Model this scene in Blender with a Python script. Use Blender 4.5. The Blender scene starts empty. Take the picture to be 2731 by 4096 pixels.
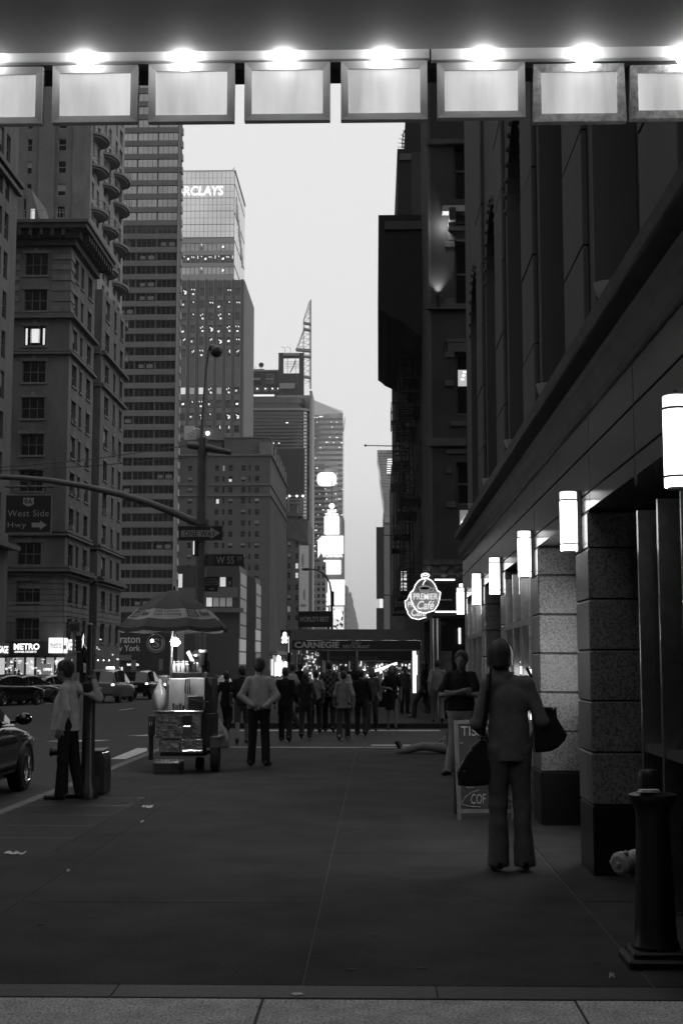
import bpy, math, random
import numpy as np
from mathutils import Vector, Matrix

random.seed(7)
R = math.radians
sc = bpy.context.scene
col = sc.collection

# ------------------------------------------------------------------ camera, sky, sun, exposure
F = 5500.0                      # focal length in pixels of the 2731 x 4096 photograph
CAM_H = 1.62
YAW = math.atan((1500 - 1365.5) / F)
PITCH = math.atan((2655 - 2048) / F)
cam_data = bpy.data.cameras.new("camera")
cam = bpy.data.objects.new("camera", cam_data)
col.objects.link(cam)
cam.location = (0, 0, CAM_H)
cam.rotation_euler = (R(90) + PITCH, 0, YAW)
cam_data.sensor_fit = 'VERTICAL'
cam_data.sensor_height = 36.0
cam_data.sensor_width = 24.0
cam_data.lens = 36.0 * F / 4096
cam_data.clip_end = 6000
cam_data.clip_start = 0.1
sc.camera = cam

world = bpy.data.worlds.new("World")
sc.world = world
world.use_nodes = True
wn, wl = world.node_tree.nodes, world.node_tree.links
bg = wn["Background"]
sky = wn.new("ShaderNodeTexSky")
sky.sky_type = 'NISHITA'
sky.sun_disc = False
sky.sun_elevation = R(2.0)
sky.sun_rotation = R(75)
sky.dust_density = 2.0
bw = wn.new("ShaderNodeRGBToBW")
wl.new(sky.outputs[0], bw.inputs[0])
# dusk under thin even cloud: the clear sky is evened out by a cloud layer
mixc = wn.new("ShaderNodeMix")
mixc.data_type = 'FLOAT'
mixc.inputs[0].default_value = 0.85
mixc.inputs[3].default_value = 8.3
wl.new(bw.outputs[0], mixc.inputs[2])
# the cloud is thicker and greyer low down
tc = wn.new("ShaderNodeTexCoord")
sx = wn.new("ShaderNodeSeparateXYZ")
mr = wn.new("ShaderNodeMapRange")
mr.interpolation_type = 'SMOOTHSTEP'
mr.inputs[1].default_value = -0.02
mr.inputs[2].default_value = 0.15
mr.inputs[3].default_value = 5.8
mr.inputs[4].default_value = 9.95
wl.new(tc.outputs["Generated"], sx.inputs[0])
wl.new(sx.outputs[2], mr.inputs[0])
wl.new(mr.outputs[0], mixc.inputs[3])
wl.new(mixc.outputs[0], bg.inputs[0])
bg.inputs[1].default_value = 0.1

sun_data = bpy.data.lights.new("sun", 'SUN')
sun_data.energy = 0.02
sun_data.angle = R(30)
sun = bpy.data.objects.new("sun", sun_data)
sun.rotation_euler = (R(80), 0, R(75))
col.objects.link(sun)

sc.view_settings.view_transform = 'Standard'
sc.view_settings.look = 'None'
sc.view_settings.exposure = 0.0
sc.view_settings.gamma = 1.0
sc.view_settings.use_curve_mapping = False
sc.render.engine = 'CYCLES'
sc.cycles.use_denoising = True
sc.cycles.max_bounces = 6
sc.cycles.diffuse_bounces = 3
sc.cycles.glossy_bounces = 3
sc.cycles.transmission_bounces = 4
sc.cycles.sample_clamp_indirect = 3.0
sc.cycles.caustics_reflective = False
sc.cycles.caustics_refractive = False

# ------------------------------------------------------------------ pixel of the photograph -> point of the street
_rot = cam.rotation_euler.to_matrix()
EYE = Vector((0, 0, CAM_H))


def ray(px, py):
    return _rot @ Vector(((px - 1365.5) / F, -(py - 2048) / F, -1.0))


def P(px, py, Y):
    d = ray(px, py)
    return EYE + d * (Y / d.y)


def G(px, py, z=0.0):
    d = ray(px, py)
    return EYE + d * ((z - CAM_H) / d.z)


def PX(px, py, X):
    d = ray(px, py)
    return EYE + d * (X / d.x)


def gz(Y):
    """height of the carriageway: it falls gently beyond the crossing"""
    return -0.14 - 0.0085 * max(0.0, min(Y, 330) - 40)


# ------------------------------------------------------------------ materials
MATS = {}


def M(name, c=0.2, rough=0.6, metal=0.0, emit=0.0, spec=0.5, noise=None, amt=0.3, bump=0.0, speck=None, ncol=None, coat=0.0, trans=0.0, stretch=(1, 1, 1)):
    if name in MATS:
        return MATS[name]
    m = bpy.data.materials.new(name)
    m.use_nodes = True
    nt = m.node_tree
    b = nt.nodes["Principled BSDF"]
    b.inputs["Base Color"].default_value = (c, c, c, 1)
    b.inputs["Roughness"].default_value = rough
    b.inputs["Metallic"].default_value = metal
    b.inputs["Specular IOR Level"].default_value = spec
    b.inputs["Coat Weight"].default_value = coat
    b.inputs["Coat Roughness"].default_value = 0.04
    b.inputs["Transmission Weight"].default_value = trans
    if emit:
        b.inputs["Emission Color"].default_value = (1, 1, 1, 1)
        b.inputs["Emission Strength"].default_value = emit
    if noise:
        g = nt.nodes.new("ShaderNodeNewGeometry")
        mp = nt.nodes.new("ShaderNodeMapping")
        mp.inputs["Scale"].default_value = stretch
        nt.links.new(g.outputs["Position"], mp.inputs[0])
        n = nt.nodes.new("ShaderNodeTexNoise")
        n.inputs["Scale"].default_value = noise
        n.inputs["Detail"].default_value = 6
        n.inputs["Roughness"].default_value = 0.65
        nt.links.new(mp.outputs[0], n.inputs["Vector"])
        r = nt.nodes.new("ShaderNodeMapRange")
        r.inputs[1].default_value = 0.3
        r.inputs[2].default_value = 0.7
        r.inputs[3].default_value = c * (1 - amt)
        r.inputs[4].default_value = c * (1 + amt)
        nt.links.new(n.outputs[0], r.inputs[0])
        out = r.outputs[0]
        if speck:
            v = nt.nodes.new("ShaderNodeTexNoise")
            v.inputs["Scale"].default_value = speck
            v.inputs["Detail"].default_value = 3
            nt.links.new(g.outputs["Position"], v.inputs["Vector"])
            rr = nt.nodes.new("ShaderNodeMapRange")
            rr.inputs[1].default_value = 0.36
            rr.inputs[2].default_value = 0.56
            rr.inputs[3].default_value = 0.42
            rr.inputs[4].default_value = 1.2
            nt.links.new(v.outputs[0], rr.inputs[0])
            mu = nt.nodes.new("ShaderNodeMath")
            mu.operation = 'MULTIPLY'
            nt.links.new(out, mu.inputs[0])
            nt.links.new(rr.outputs[0], mu.inputs[1])
            out = mu.outputs[0]
        nt.links.new(out, b.inputs["Base Color"])
        if bump:
            bp = nt.nodes.new("ShaderNodeBump")
            bp.inputs["Strength"].default_value = bump
            bp.inputs["Distance"].default_value = 0.02
            nt.links.new(n.outputs[0], bp.inputs["Height"])
            nt.links.new(bp.outputs[0], b.inputs["Normal"])
    MATS[name] = m
    return m


def glow_panel(name, base, lo, hi, scale, stretch=(1, 1, 1)):
    """a lit, dirty diffuser: the light it gives varies with the grime on it"""
    m = M(name, base, 0.35)
    nt = m.node_tree
    b = nt.nodes["Principled BSDF"]
    g = nt.nodes.new("ShaderNodeNewGeometry")
    mp = nt.nodes.new("ShaderNodeMapping")
    mp.inputs["Scale"].default_value = stretch
    n = nt.nodes.new("ShaderNodeTexNoise")
    n.inputs["Scale"].default_value = scale
    n.inputs["Detail"].default_value = 5
    r = nt.nodes.new("ShaderNodeMapRange")
    r.inputs[1].default_value = 0.3
    r.inputs[2].default_value = 0.75
    r.inputs[3].default_value = lo
    r.inputs[4].default_value = hi
    nt.links.new(g.outputs["Position"], mp.inputs[0])
    nt.links.new(mp.outputs[0], n.inputs["Vector"])
    nt.links.new(n.outputs[0], r.inputs[0])
    b.inputs["Emission Color"].default_value = (1, 1, 1, 1)
    nt.links.new(r.outputs[0], b.inputs["Emission Strength"])
    return m


# ------------------------------------------------------------------ mesh builder
_TEXT = {}


def text_geo(s, bold=0.0, shear=0.0, spacing=1.0):
    k = (s, bold, shear, spacing)
    if k not in _TEXT:
        cu = bpy.data.curves.new("lettering", 'FONT')
        cu.body = s
        cu.offset = bold
        cu.shear = shear
        cu.space_character = spacing
        cu.resolution_u = 3
        ob = bpy.data.objects.new("lettering_source", cu)
        me = ob.to_mesh()
        v = np.array([tuple(p.co) for p in me.vertices])[:, :2]
        f = [tuple(p.vertices) for p in me.polygons]
        ob.to_mesh_clear()
        bpy.data.objects.remove(ob)
        bpy.data.curves.remove(cu)
        lo, hi = v.min(0), v.max(0)
        _TEXT[k] = ((v - lo) / (hi - lo), f, (hi - lo))
    return _TEXT[k]


class B:
    def __init__(s):
        s.v, s.f, s.mi, s.cur = [], [], [], 0

    def mat(s, i):
        s.cur = i
        return s

    def add(s, vs, fs):
        b = len(s.v)
        s.v.extend([tuple(p) for p in vs])
        for f in fs:
            s.f.append(tuple(b + i for i in f))
            s.mi.append(s.cur)
        return s

    def box(s, x0, x1, y0, y1, z0, z1):
        if x0 > x1: x0, x1 = x1, x0
        if y0 > y1: y0, y1 = y1, y0
        if z0 > z1: z0, z1 = z1, z0
        return s.add([(x0, y0, z0), (x1, y0, z0), (x1, y1, z0), (x0, y1, z0), (x0, y0, z1), (x1, y0, z1), (x1, y1, z1), (x0, y1, z1)],
                     [(3, 2, 1, 0), (4, 5, 6, 7), (0, 1, 5, 4), (1, 2, 6, 5), (2, 3, 7, 6), (3, 0, 4, 7)])

    def bbox(s, x0, x1, y0, y1, z0, z1, b=0.01):
        """a box with chamfered vertical and top edges"""
        if x0 > x1: x0, x1 = x1, x0
        if y0 > y1: y0, y1 = y1, y0
        vs = []
        for z, k in ((z0, 0), (z1 - b, 0), (z1, b)):
            a = [(x0 + b, y0 + k), (x1 - b, y0 + k), (x1 - k, y0 + b), (x1 - k, y1 - b), (x1 - b, y1 - k), (x0 + b, y1 - k), (x0 + k, y1 - b), (x0 + k, y0 + b)]
            vs += [(p[0], p[1], z) for p in a]
        fs = [tuple(range(7, -1, -1)), tuple(range(16, 24))]
        for l in (0, 8):
            for i in range(8):
                j = (i + 1) % 8
                fs.append((l + i, l + j, l + 8 + j, l + 8 + i))
        return s.add(vs, fs)

    def obox(s, c, size, rot):
        m = rot.to_matrix() if hasattr(rot, "to_matrix") else rot
        c = Vector(c)
        vs = [c + m @ Vector((sx * size[0] / 2, sy * size[1] / 2, sz * size[2] / 2)) for sz in (-1, 1) for sy in (-1, 1) for sx in (-1, 1)]
        return s.add(vs, [(2, 3, 1, 0), (4, 5, 7, 6), (0, 1, 5, 4), (1, 3, 7, 5), (3, 2, 6, 7), (2, 0, 4, 6)])

    def prism(s, pts, vec):
        n = len(pts)
        vec = Vector(vec)
        a = [Vector(p) for p in pts]
        return s.add(a + [p + vec for p in a], [tuple(range(n - 1, -1, -1)), tuple(range(n, 2 * n))] + [(i, (i + 1) % n, n + (i + 1) % n, n + i) for i in range(n)])

    def poly(s, pts):
        return s.add(pts, [tuple(range(len(pts)))])

    def cyl(s, p0, p1, r0, r1=None, n=12, caps=True):
        return s.tube([p0, p1], [r0, r0 if r1 is None else r1], n, caps)

    def tube(s, pts, r, n=8, caps=True):
        pts = [Vector(p) for p in pts]
        if not isinstance(r, (list, tuple)):
            r = [r] * len(pts)
        vs, fs = [], []
        prev = None
        for i, p in enumerate(pts):
            t = (pts[min(i + 1, len(pts) - 1)] - pts[max(i - 1, 0)]).normalized()
            if prev is None:
                up = Vector((0, 0, 1)) if abs(t.z) < 0.9 else Vector((1, 0, 0))
                a = t.cross(up).normalized()
            else:
                a = (prev - t * prev.dot(t)).normalized()
            prev = a
            b = t.cross(a)
            for k in range(n):
                an = 2 * math.pi * k / n
                vs.append(p + (a * math.cos(an) + b * math.sin(an)) * r[i])
        for i in range(len(pts) - 1):
            for k in range(n):
                fs.append((i * n + k, i * n + (k + 1) % n, (i + 1) * n + (k + 1) % n, (i + 1) * n + k))
        if caps:
            fs.append(tuple(range(n - 1, -1, -1)))
            fs.append(tuple((len(pts) - 1) * n + k for k in range(n)))
        return s.add(vs, fs)

    def lathe(s, prof, c, n=16, axis='Z'):
        vs, fs = [], []
        for (r, z) in prof:
            for k in range(n):
                an = 2 * math.pi * k / n
                p = (r * math.cos(an), r * math.sin(an), z)
                if axis == 'Y': p = (p[0], p[2], p[1])
                if axis == 'X': p = (p[2], p[0], p[1])
                vs.append((c[0] + p[0], c[1] + p[1], c[2] + p[2]))
        for i in range(len(prof) - 1):
            for k in range(n):
                fs.append((i * n + k, i * n + (k + 1) % n, (i + 1) * n + (k + 1) % n, (i + 1) * n + k))
        fs.append(tuple(range(n - 1, -1, -1)))
        fs.append(tuple((len(prof) - 1) * n + k for k in range(n)))
        return s.add(vs, fs)

    def ball(s, c, r, n=12, m=8):
        if not isinstance(r, (list, tuple)): r = (r, r, r)
        vs, fs = [], []
        for i in range(m + 1):
            t = math.pi * i / m
            for k in range(n):
                a = 2 * math.pi * k / n
                vs.append((c[0] + r[0] * math.sin(t) * math.cos(a), c[1] + r[1] * math.sin(t) * math.sin(a), c[2] + r[2] * math.cos(t)))
        for i in range(m):
            for k in range(n):
                fs.append((i * n + k, (i + 1) * n + k, (i + 1) * n + (k + 1) % n, i * n + (k + 1) % n))
        return s.add(vs, fs)

    def text(s, t, o, right, up, w, h, depth=0.01, bold=0.0, shear=0.0, spacing=1.0):
        """lettering that fills a w x h box whose lower left corner is o"""
        v, f, _ = text_geo(t, bold, shear, spacing)
        o, right, up = Vector(o), Vector(right), Vector(up)
        nrm = right.cross(up).normalized()
        a = [o + right * (p[0] * w) + up * (p[1] * h) for p in v]
        s.add([p + nrm * depth for p in a], f)
        return s

    def build(s, name, mats=None, parent=None, smooth=False, at=None):
        base = Vector((0, 0, 0))
        o = parent
        while o is not None:
            base += o.location
            o = o.parent
        if at is not None:
            base += Vector(at)
        me = bpy.data.meshes.new(name)
        me.from_pydata([tuple(Vector(p) - base) for p in s.v], [], s.f)
        mats = mats if isinstance(mats, (list, tuple)) else [mats]
        for m in mats:
            me.materials.append(m)
        if len(mats) > 1:
            me.polygons.foreach_set("material_index", s.mi)
        if smooth:
            me.polygons.foreach_set("use_smooth", [True] * len(me.polygons))
            if smooth != 'all':
                try:
                    me.set_sharp_from_angle(angle=R(smooth if not isinstance(smooth, bool) else 40))
                except Exception:
                    pass
        me.update()
        ob = bpy.data.objects.new(name, me)
        col.objects.link(ob)
        if parent is not None:
            ob.parent = parent
        if at is not None:
            ob.location = at
        return ob


def tag(o, label=None, cat=None, group=None, kind=None):
    if label: o["label"] = label
    if cat: o["category"] = cat
    if group: o["group"] = group
    if kind: o["kind"] = kind
    return o


def thing(name, label, cat, loc=(0, 0, 0), group=None, kind=None):
    o = bpy.data.objects.new(name, None)
    o.location = loc
    o.empty_display_size = 0.2
    col.objects.link(o)
    return tag(o, label, cat, group, kind)


def inst(name, me, parent, loc, rz=0.0):
    """another object on the same mesh; loc in the parent's own frame"""
    o = bpy.data.objects.new(name, me)
    o.location = loc
    if rz: o.rotation_euler = (0, 0, rz)
    o.parent = parent
    col.objects.link(o)
    return o


def copy_tree(o, parent=None):
    c = o.copy()
    col.objects.link(c)
    if parent is not None:
        c.parent = parent
    for ch in o.children:
        copy_tree(ch, c)
    return c


def sign_text(b, s, px, Y, depth=0.03, **k):
    """lettering facing the camera end of the street, filling the photograph's box px = (x0, y0, x1, y1) at distance Y"""
    a, c = P(px[0], px[3], Y), P(px[2], px[1], Y)
    b.text(s, a, (1, 0, 0), (0, 0, 1), c.x - a.x, c.z - a.z, depth, **k)
    return b


# common materials
asphalt = M("asphalt", 0.035, 0.85, noise=3.0, amt=0.35, bump=0.2, speck=60)
flag = M("dark_pavement", 0.031, 0.85, noise=1.1, amt=0.55, bump=0.12, speck=90, spec=0.25)
conc = M("light_concrete", 0.5, 0.85, noise=5.0, amt=0.28, bump=0.1, speck=70, spec=0.3)
kerbm = M("kerb_stone", 0.14, 0.8, noise=8, amt=0.3)
paint = M("road_paint", 0.55, 0.7, noise=9, amt=0.35)
granite = M("speckled_granite", 0.2, 0.3, noise=2.5, amt=0.15, speck=58)
granite_dark = M("dark_border_granite", 0.03, 0.6, noise=2.5, amt=0.3, speck=58)
blackstone = M("black_base_stone", 0.008, 0.3)
steel = M("stainless_steel", 0.45, 0.28, 1.0, noise=12, amt=0.2)
dsteel = M("dull_metal", 0.16, 0.45, 0.6, noise=10, amt=0.25)
blackmetal = M("black_painted_iron", 0.012, 0.4)
darkm = M("dark_recess", 0.01, 0.8)
glassd = M("dark_window_glass", 0.012, 0.08, spec=0.6)
glassm = M("mirror_window_glass", 0.2, 0.06, 1.0, noise=0.35, amt=0.35)
white_emit = M("white_lamp_glow", 0.8, 0.4, emit=6.0)
# ------------------------------------------------------------------ ground, roads, pavements
XW = 1.67          # west building line (our side)
XE = -28.3         # east building line (far side of the avenue)
KW = -4.2          # west kerb
KE = -22.6         # east kerb


def sheet(name, x0, x1, ys, dz, mat, kind='structure', thick=None):
    b = B()
    for i in range(len(ys) - 1):
        a, c = ys[i], ys[i + 1]
        za, zc = gz(a) + dz, gz(c) + dz
        b.poly([(x0, a, za), (x1, a, za), (x1, c, zc), (x0, c, zc)])
        if thick:
            b.poly([(x0, a, za - thick), (x0, a, za), (x0, c, zc), (x0, c, zc - thick)])
            b.poly([(x1, c, zc - thick), (x1, c, zc), (x1, a, za), (x1, a, za - thick)])
    if thick:
        a, c = ys[0], ys[-1]
        b.poly([(x0, a, gz(a) + dz - thick), (x1, a, gz(a) + dz - thick), (x1, a, gz(a) + dz), (x0, a, gz(a) + dz)])
    return tag(b.build(name, mat), kind=kind)


sheet("road", -900, 900, [-300, 40, 80, 150, 330, 2500], 0, asphalt)
sheet("pavement", XE, KE, [-100, 40, 104], 0.14, flag, thick=0.2)
sheet("pavement", XE, KE, [124, 180, 240], 0.14, flag, thick=0.2)
sheet("pavement", KW, XW + 12, [38, 40, 80, 150, 330, 420], 0.14, flag, thick=0.2)

# the near pavement is laid in slabs
pave = thing("pavement", None, None, (0, 12, 0), kind='structure')
b = B()
b.box(KW, XW + 4, -12, 12.08, -0.3, -0.0045)
b.box(KW, XW + 4, 17.1, 27.2, -0.3, -0.0045)
b.box(-2.79, XW + 4, 12.08, 17.1, -0.3, -0.0045)
b.box(KW, -4.04, 12.08, 17.1, -0.3, -0.0045)
b.box(-4.04, -2.79, 12.08, 17.1, -0.3, -0.06)
b.build("pavement_bed", M("joint_grit", .06, .9, noise=8, amt=.4), pave)
rnd = random.Random(3)
for (xs, ys, mat) in (([KW + 0.16, -3.56, -2.05, -0.55, 0.96, 1.75, 3.2], [-9, -7.4, -5.8, -4.2, -2.6, -1.0, 0.6, 2.2, 3.8, 5.35, 6.9], conc),
                      ([KW + 0.16, -2.43, -0.375, 1.40], [7.19, 9.6, 12.1, 14.6, 17.1, 19.6, 22.1, 24.6, 27.05], flag)):
    for i in range(len(xs) - 1):
        for j in range(len(ys) - 1):
            g = 0.006 if mat is flag else .007
            if mat is flag and i == 0 and 12.0 < ys[j] < 17:   # the grating lies here
                b = B()
                b.bbox(-2.80 + g, xs[i + 1] - g, ys[j] + .0008, ys[j + 1] - .0008, -0.06, rnd.uniform(-0.001, 0.001), 0.002)
                b.build("slab", mat, pave)
                continue
            b = B()
            b.bbox(xs[i] + g, xs[i + 1] - g, ys[j] + (.0008 if mat is flag else g), ys[j + 1] - (.0008 if mat is flag else g), -0.06, rnd.uniform(-0.001, 0.001), 0.002)
            b.build("slab", mat, pave)
for i, x in enumerate([KW + 0.16, -2.9, -1.3, 0.3, 1.9]):       # dark granite band under the canopy's edge
    b = B()
    b.bbox(x + 0.001, (x + 1.599) if i else -2.905, 6.91, 7.17, -0.06, 0.003, 0.004)
    b.build("border_stone", granite_dark, pave)
for j in range(8):
    b = B()
    y = 7.19 + j * 2.5
    b.bbox(1.406, 3.2, y, y + 2.49, -0.06, 0.002 + 0.002 * (j % 2), 0.006)
    b.build("border_slab", M("pale_border", 0.034, 0.9, noise=3, amt=0.35, spec=.2), pave)
for j in range(20):
    b = B()
    y = -12 + j * 1.96
    b.bbox(KW, KW + 0.155, y, y + 1.95, -0.3, 0.004, 0.02)
    b.build("kerb_stone", kerbm, pave)
for j in range(3):
    b = B()
    x = KW + j * 2.0
    b.bbox(x, x + 1.99, 27.06, 27.2, -0.3, 0.004, 0.015)
    b.build("kerb_stone", M("steel_faced_kerb", 0.3, 0.5, 0.3, noise=6, amt=0.3), pave)

# the subway grating in the pavement
gr = thing("pavement_grating", "dark steel ventilation grating set in the pavement by the kerb near the leaning man", "grating", (-3.42, 14.5, 0))
b = B()
b.box(-4.03, -2.81, 12.1, 17.08, -0.058, -0.05)
b.build("grating_bed", darkm, gr)
b = B()
for i in range(61):
    x = -4.02 + i * 0.02
    b.box(x, x + 0.006, 12.12, 17.06, -0.045, -0.002)
o = b.build("grating_bar", dsteel, gr)
o["kind"] = "stuff"
for j in range(6):
    b = B()
    y = 12.1 + j * 0.985
    b.box(-4.03, -2.81, y, y + 0.03, -0.05, -0.004)
    b.build("cross_bar", M("grating_cross_bar", .035, .6), gr)

# painted lines
def painted(pts, label=None):
    b = B()
    b.poly(pts)
    tag(b.build("road_marking", paint), kind='structure')


def zq(px, py):
    return G(px, py, -0.136)


painted([zq(442, 3036), zq(504, 3036), zq(590, 3003), zq(588, 2992), zq(550, 2992)])
def stripe(x0, x1, y0, y1, sk=0.0):
    z0 = gz(y0) + 0.004
    painted([(x0, y0, z0), (x1, y0, z0), (x1 + sk, y1, gz(y1) + 0.004), (x0 + sk, y1, gz(y1) + 0.004)])
stripe(-3.4, -1.0, 28.6, 28.95)
stripe(-1.3, 0.4, 28.9, 29.2)
stripe(-0.1, 0.9, 30.1, 30.4)
stripe(-3.6, -1.05, 36.6, 37.1)
stripe(-0.75, 1.7, 36.6, 37.1)
stripe(-7.5, -6.5, 31.5, 32.1, 0.4)
stripe(-6.1, -5.2, 34.0, 34.5, 0.4)
for y in (45, 57, 69, 82, 95):
    stripe(-10.6, -10.45, y, y + 3.2)
    stripe(-16.6, -16.45, y, y + 3.2)

# litter
def scrap(px, py, w, lab, z=0.0):
    p = G(px, py, z)
    b = B()
    rr = random.Random(px)
    n = 7
    prev = None
    for i in range(n):
        t = i / (n - 1) - .5
        a = (p.x + t * w, p.y + rr.uniform(-.02, .02), p.z + 0.004 + rr.uniform(0, .014))
        c = (p.x + t * w + rr.uniform(-.01, .01), p.y + rr.uniform(.04, .09) * min(1, w / .09), p.z + 0.006 + rr.uniform(0, .03))
        if prev:
            b.poly([prev[0], a, c, prev[1]])
        prev = (a, c)
    tag(b.build("paper_scrap", M("paper", 0.6, 0.9)), lab, "litter", "litter on the pavement")
scrap(60, 3420, 0.18, "crumpled white paper strip lying on the steel grating at the left")
scrap(587, 3233, 0.12, "flattened scrap lying beside the grating in front of the food cart")
scrap(2448, 3918, 0.03, "tiny white scrap on the dark granite band beside the iron pillar")
scrap(570, 3292, 0.03, "tiny pale speck on the open pavement below the flattened scrap")
scrap(272, 3491, 0.03, "tiny pale speck on the pavement left of the long joint")
b = B()
p = G(1188, 3980)
b.lathe([(0.0, 0.0), (0.035, 0.001), (0.03, 0.004), (0.0, 0.004)], (p.x, p.y, 0.003), 14)
tag(b.build("gum_spot", blackstone), "dark flattened gum spot on the pale concrete under the canopy", "gum spot")

b = B()
rr = random.Random(41)
for i in range(60):
    x, y = rr.uniform(-3.6, 1.3), 7.4 + 16 * rr.random() ** 1.3
    r_ = rr.uniform(.012, .03)
    b.lathe([(r_, .0035), (r_ * .8, .0045), (0, .0045)], (x, y, 0), 7)
tag(b.build("gum_spots", M("old_gum", .022, .8)), "scattered old dark gum spots trodden into the pavement slabs", "gum spots", kind="stuff")

# ------------------------------------------------------------------ the lit canopy overhead
YC = 5.0
zs = P(1365, 199, YC).z
mq = thing("marquee_canopy", "lit theatre style canopy overhead edged with round bulbs and hanging light boxes", "canopy", (0, YC, zs))
soff = M("painted_soffit", 0.36, 0.7, noise=3, amt=0.08)
b = B()
b.box(-4.4, 1.63, -6.5, YC, zs, zs + 0.06)
b.build("soffit", soff, mq)
b = B()
b.box(-4.4, 1.63, -6.5, YC + 0.30, zs + 0.07, zs + 0.75)
b.build("fascia", M("canopy_fascia", 0.1, 0.6, noise=4, amt=.2), mq)
strip = M("white_enamel", 0.8, 0.5, noise=5, amt=0.08)
bulb_m = M("bulb_glass", 0.9, 0.3, emit=19)
# the white channel behind the bulbs, in two lengths with a joint
for (x0, x1, dz) in ((-4.4, P(1720, 200, YC).x, 0), (P(1727, 200, YC).x, 1.63, -0.008)):
    b = B()
    zl = P(1365, 244, YC + .08).z + dz
    b.box(x0, x1, YC + 0.068, YC + 0.09, zl, zs + 0.068)
    b.box(x0, x1, YC + 0.06, YC + 0.0675, zl, zl + 0.004)
    for x in np.arange(x0 + 0.02 if dz else x1 - 0.02, x1, 9):
        b.cyl((x, YC + 0.062, zl + 0.02), (x, YC + 0.069, zl + 0.02), 0.004, n=8)
    b.build("bulb_channel", strip, mq)
for px in (-52, 344, 736, 1136, 1533, 1932, 2334, 2735):
    x = P(px, 200, YC + 0.035).x
    zz = zs - 0.013 - (0.01 if px > 2300 else 0)
    b = B()
    b.ball((x, YC + 0.033, zz), 0.0355, 16, 12)
    b.build("bulb", bulb_m, mq, smooth=True)
frame_m = M("light_box_frame", 0.6, 0.75, 0.0, noise=7, amt=0.12)
frame_w = M("worn_light_box_frame", 0.6, 0.5, 0.1, noise=28, amt=0.5)
diff_m = glow_panel("light_box_diffuser", 0.10, 0.36, 0.80, 2.2, (3.2, 1, 0.5))
diff_m.node_tree.nodes["Principled BSDF"].inputs["Roughness"].default_value = .9
diff_m.node_tree.nodes["Principled BSDF"].inputs["Specular IOR Level"].default_value = .1
YB = YC + 0.064
for i, (x0, x1, y0, y1) in enumerate(((-170, 173, 266, 496), (207, 552, 259, 490), (592, 938, 252, 487), (977, 1320, 246, 482), (1363, 1708, 241, 479), (1749, 2098, 247, 471), (2137, 2494, 253, 481), (2525, 2880, 257, 468))):
    a, c = P(x0, y1, YB), P(x1, y0, YB)
    worn = i >= 6
    fm = frame_w if worn else frame_m
    t = 0.028
    f = B()
    x0, x1, z0, z1 = a.x, c.x, a.z, c.z
    tilt = 0.006 if worn else 0.0
    # four mitred frame bars with a bevelled inner edge
    o4 = [(x0 - tilt, z0 - tilt), (x1 + tilt, z0 - tilt), (x1, z1), (x0, z1)]
    i4 = [(x0 + t, z0 + t), (x1 - t, z0 + t), (x1 - t, z1 - t), (x0 + t, z1 - t)]
    for k in range(4):
        j = (k + 1) % 4
        p, q, r_, s_ = o4[k], o4[j], i4[j], i4[k]
        f.poly([(p[0], YB, p[1]), (q[0], YB, q[1]), (r_[0], YB + 0.006, r_[1]), (s_[0], YB + 0.006, s_[1])])
        f.poly([(s_[0], YB + 0.006, s_[1]), (r_[0], YB + 0.006, r_[1]), (r_[0], YB + 0.016, r_[1]), (s_[0], YB + 0.016, s_[1])])
        f.poly([(p[0], YB, p[1]), (p[0], YB + 0.034, p[1]), (q[0], YB + 0.034, q[1]), (q[0], YB, q[1])])
    fo = f.build("light_box", fm, mq)
    d = B()
    d.box(x0 + t - .002, x1 - t + .002, YB + 0.015, YB + 0.03, z0 + t - .002, z1 - t + .002)
    d.build("diffuser", diff_m, fo)
    d = B()
    d.box(x0 + .01, x1 - .01, YB + 0.03, YB + 0.04, z0 + .004, z1 - .01)
    d.build("back_box", darkm, fo)
b = B()
b.box(-4.4, 1.63, YC + 0.091, YC + 0.22, P(1365, 266, YB).z, zs + 0.069)
b.build("hanging_rail", darkm, mq)
# posts that carry it at the kerb, outside the frame
for y in (-6.2, 4.4):
    b = B()
    b.cyl((-4.0, y, 0), (-4.0, y, zs), 0.08, n=12)
    b.build("post", dsteel, mq)

# ------------------------------------------------------------------ the stone hotel along the right
hb = thing("stone_hotel_building", "dark stone hotel along the right with granite piers and tall arched windows", "building", (XW, 16, 0))
hall = M("upper_facade_stone", 0.085, 0.75, noise=0.8, amt=0.25, bump=0.1, stretch=(1, 1, .25))
hlow = M("polished_lintel_stone", 0.10, 0.22, noise=1.6, amt=0.15, speck=30)
PIERS = [3.2, 7.14, 11.16, 14.5, 18.1, 21.4, 25.4]
HW = 0.34
XG = XW + 0.5
for k, yc in enumerate(PIERS):
    b = B()
    b.box(XW + 0.012, XG + 0.1, yc - HW + 0.012, yc + HW - 0.012, 0, 2.82)
    b.build("pier_core", darkm, hb)
    hs = [0.0, 0.54, 0.94, 1.335, 1.73, 2.127, 2.53, 2.815]
    for j in range(7):
        b = B()
        b.bbox(XW, XG + 0.02, yc - HW, yc + HW, hs[j] + (0.007 if j else 0), hs[j + 1] - 0.007, 0.012)
        b.build("base_block" if j == 0 else "granite_block", blackstone if j == 0 else granite, hb)
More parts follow.
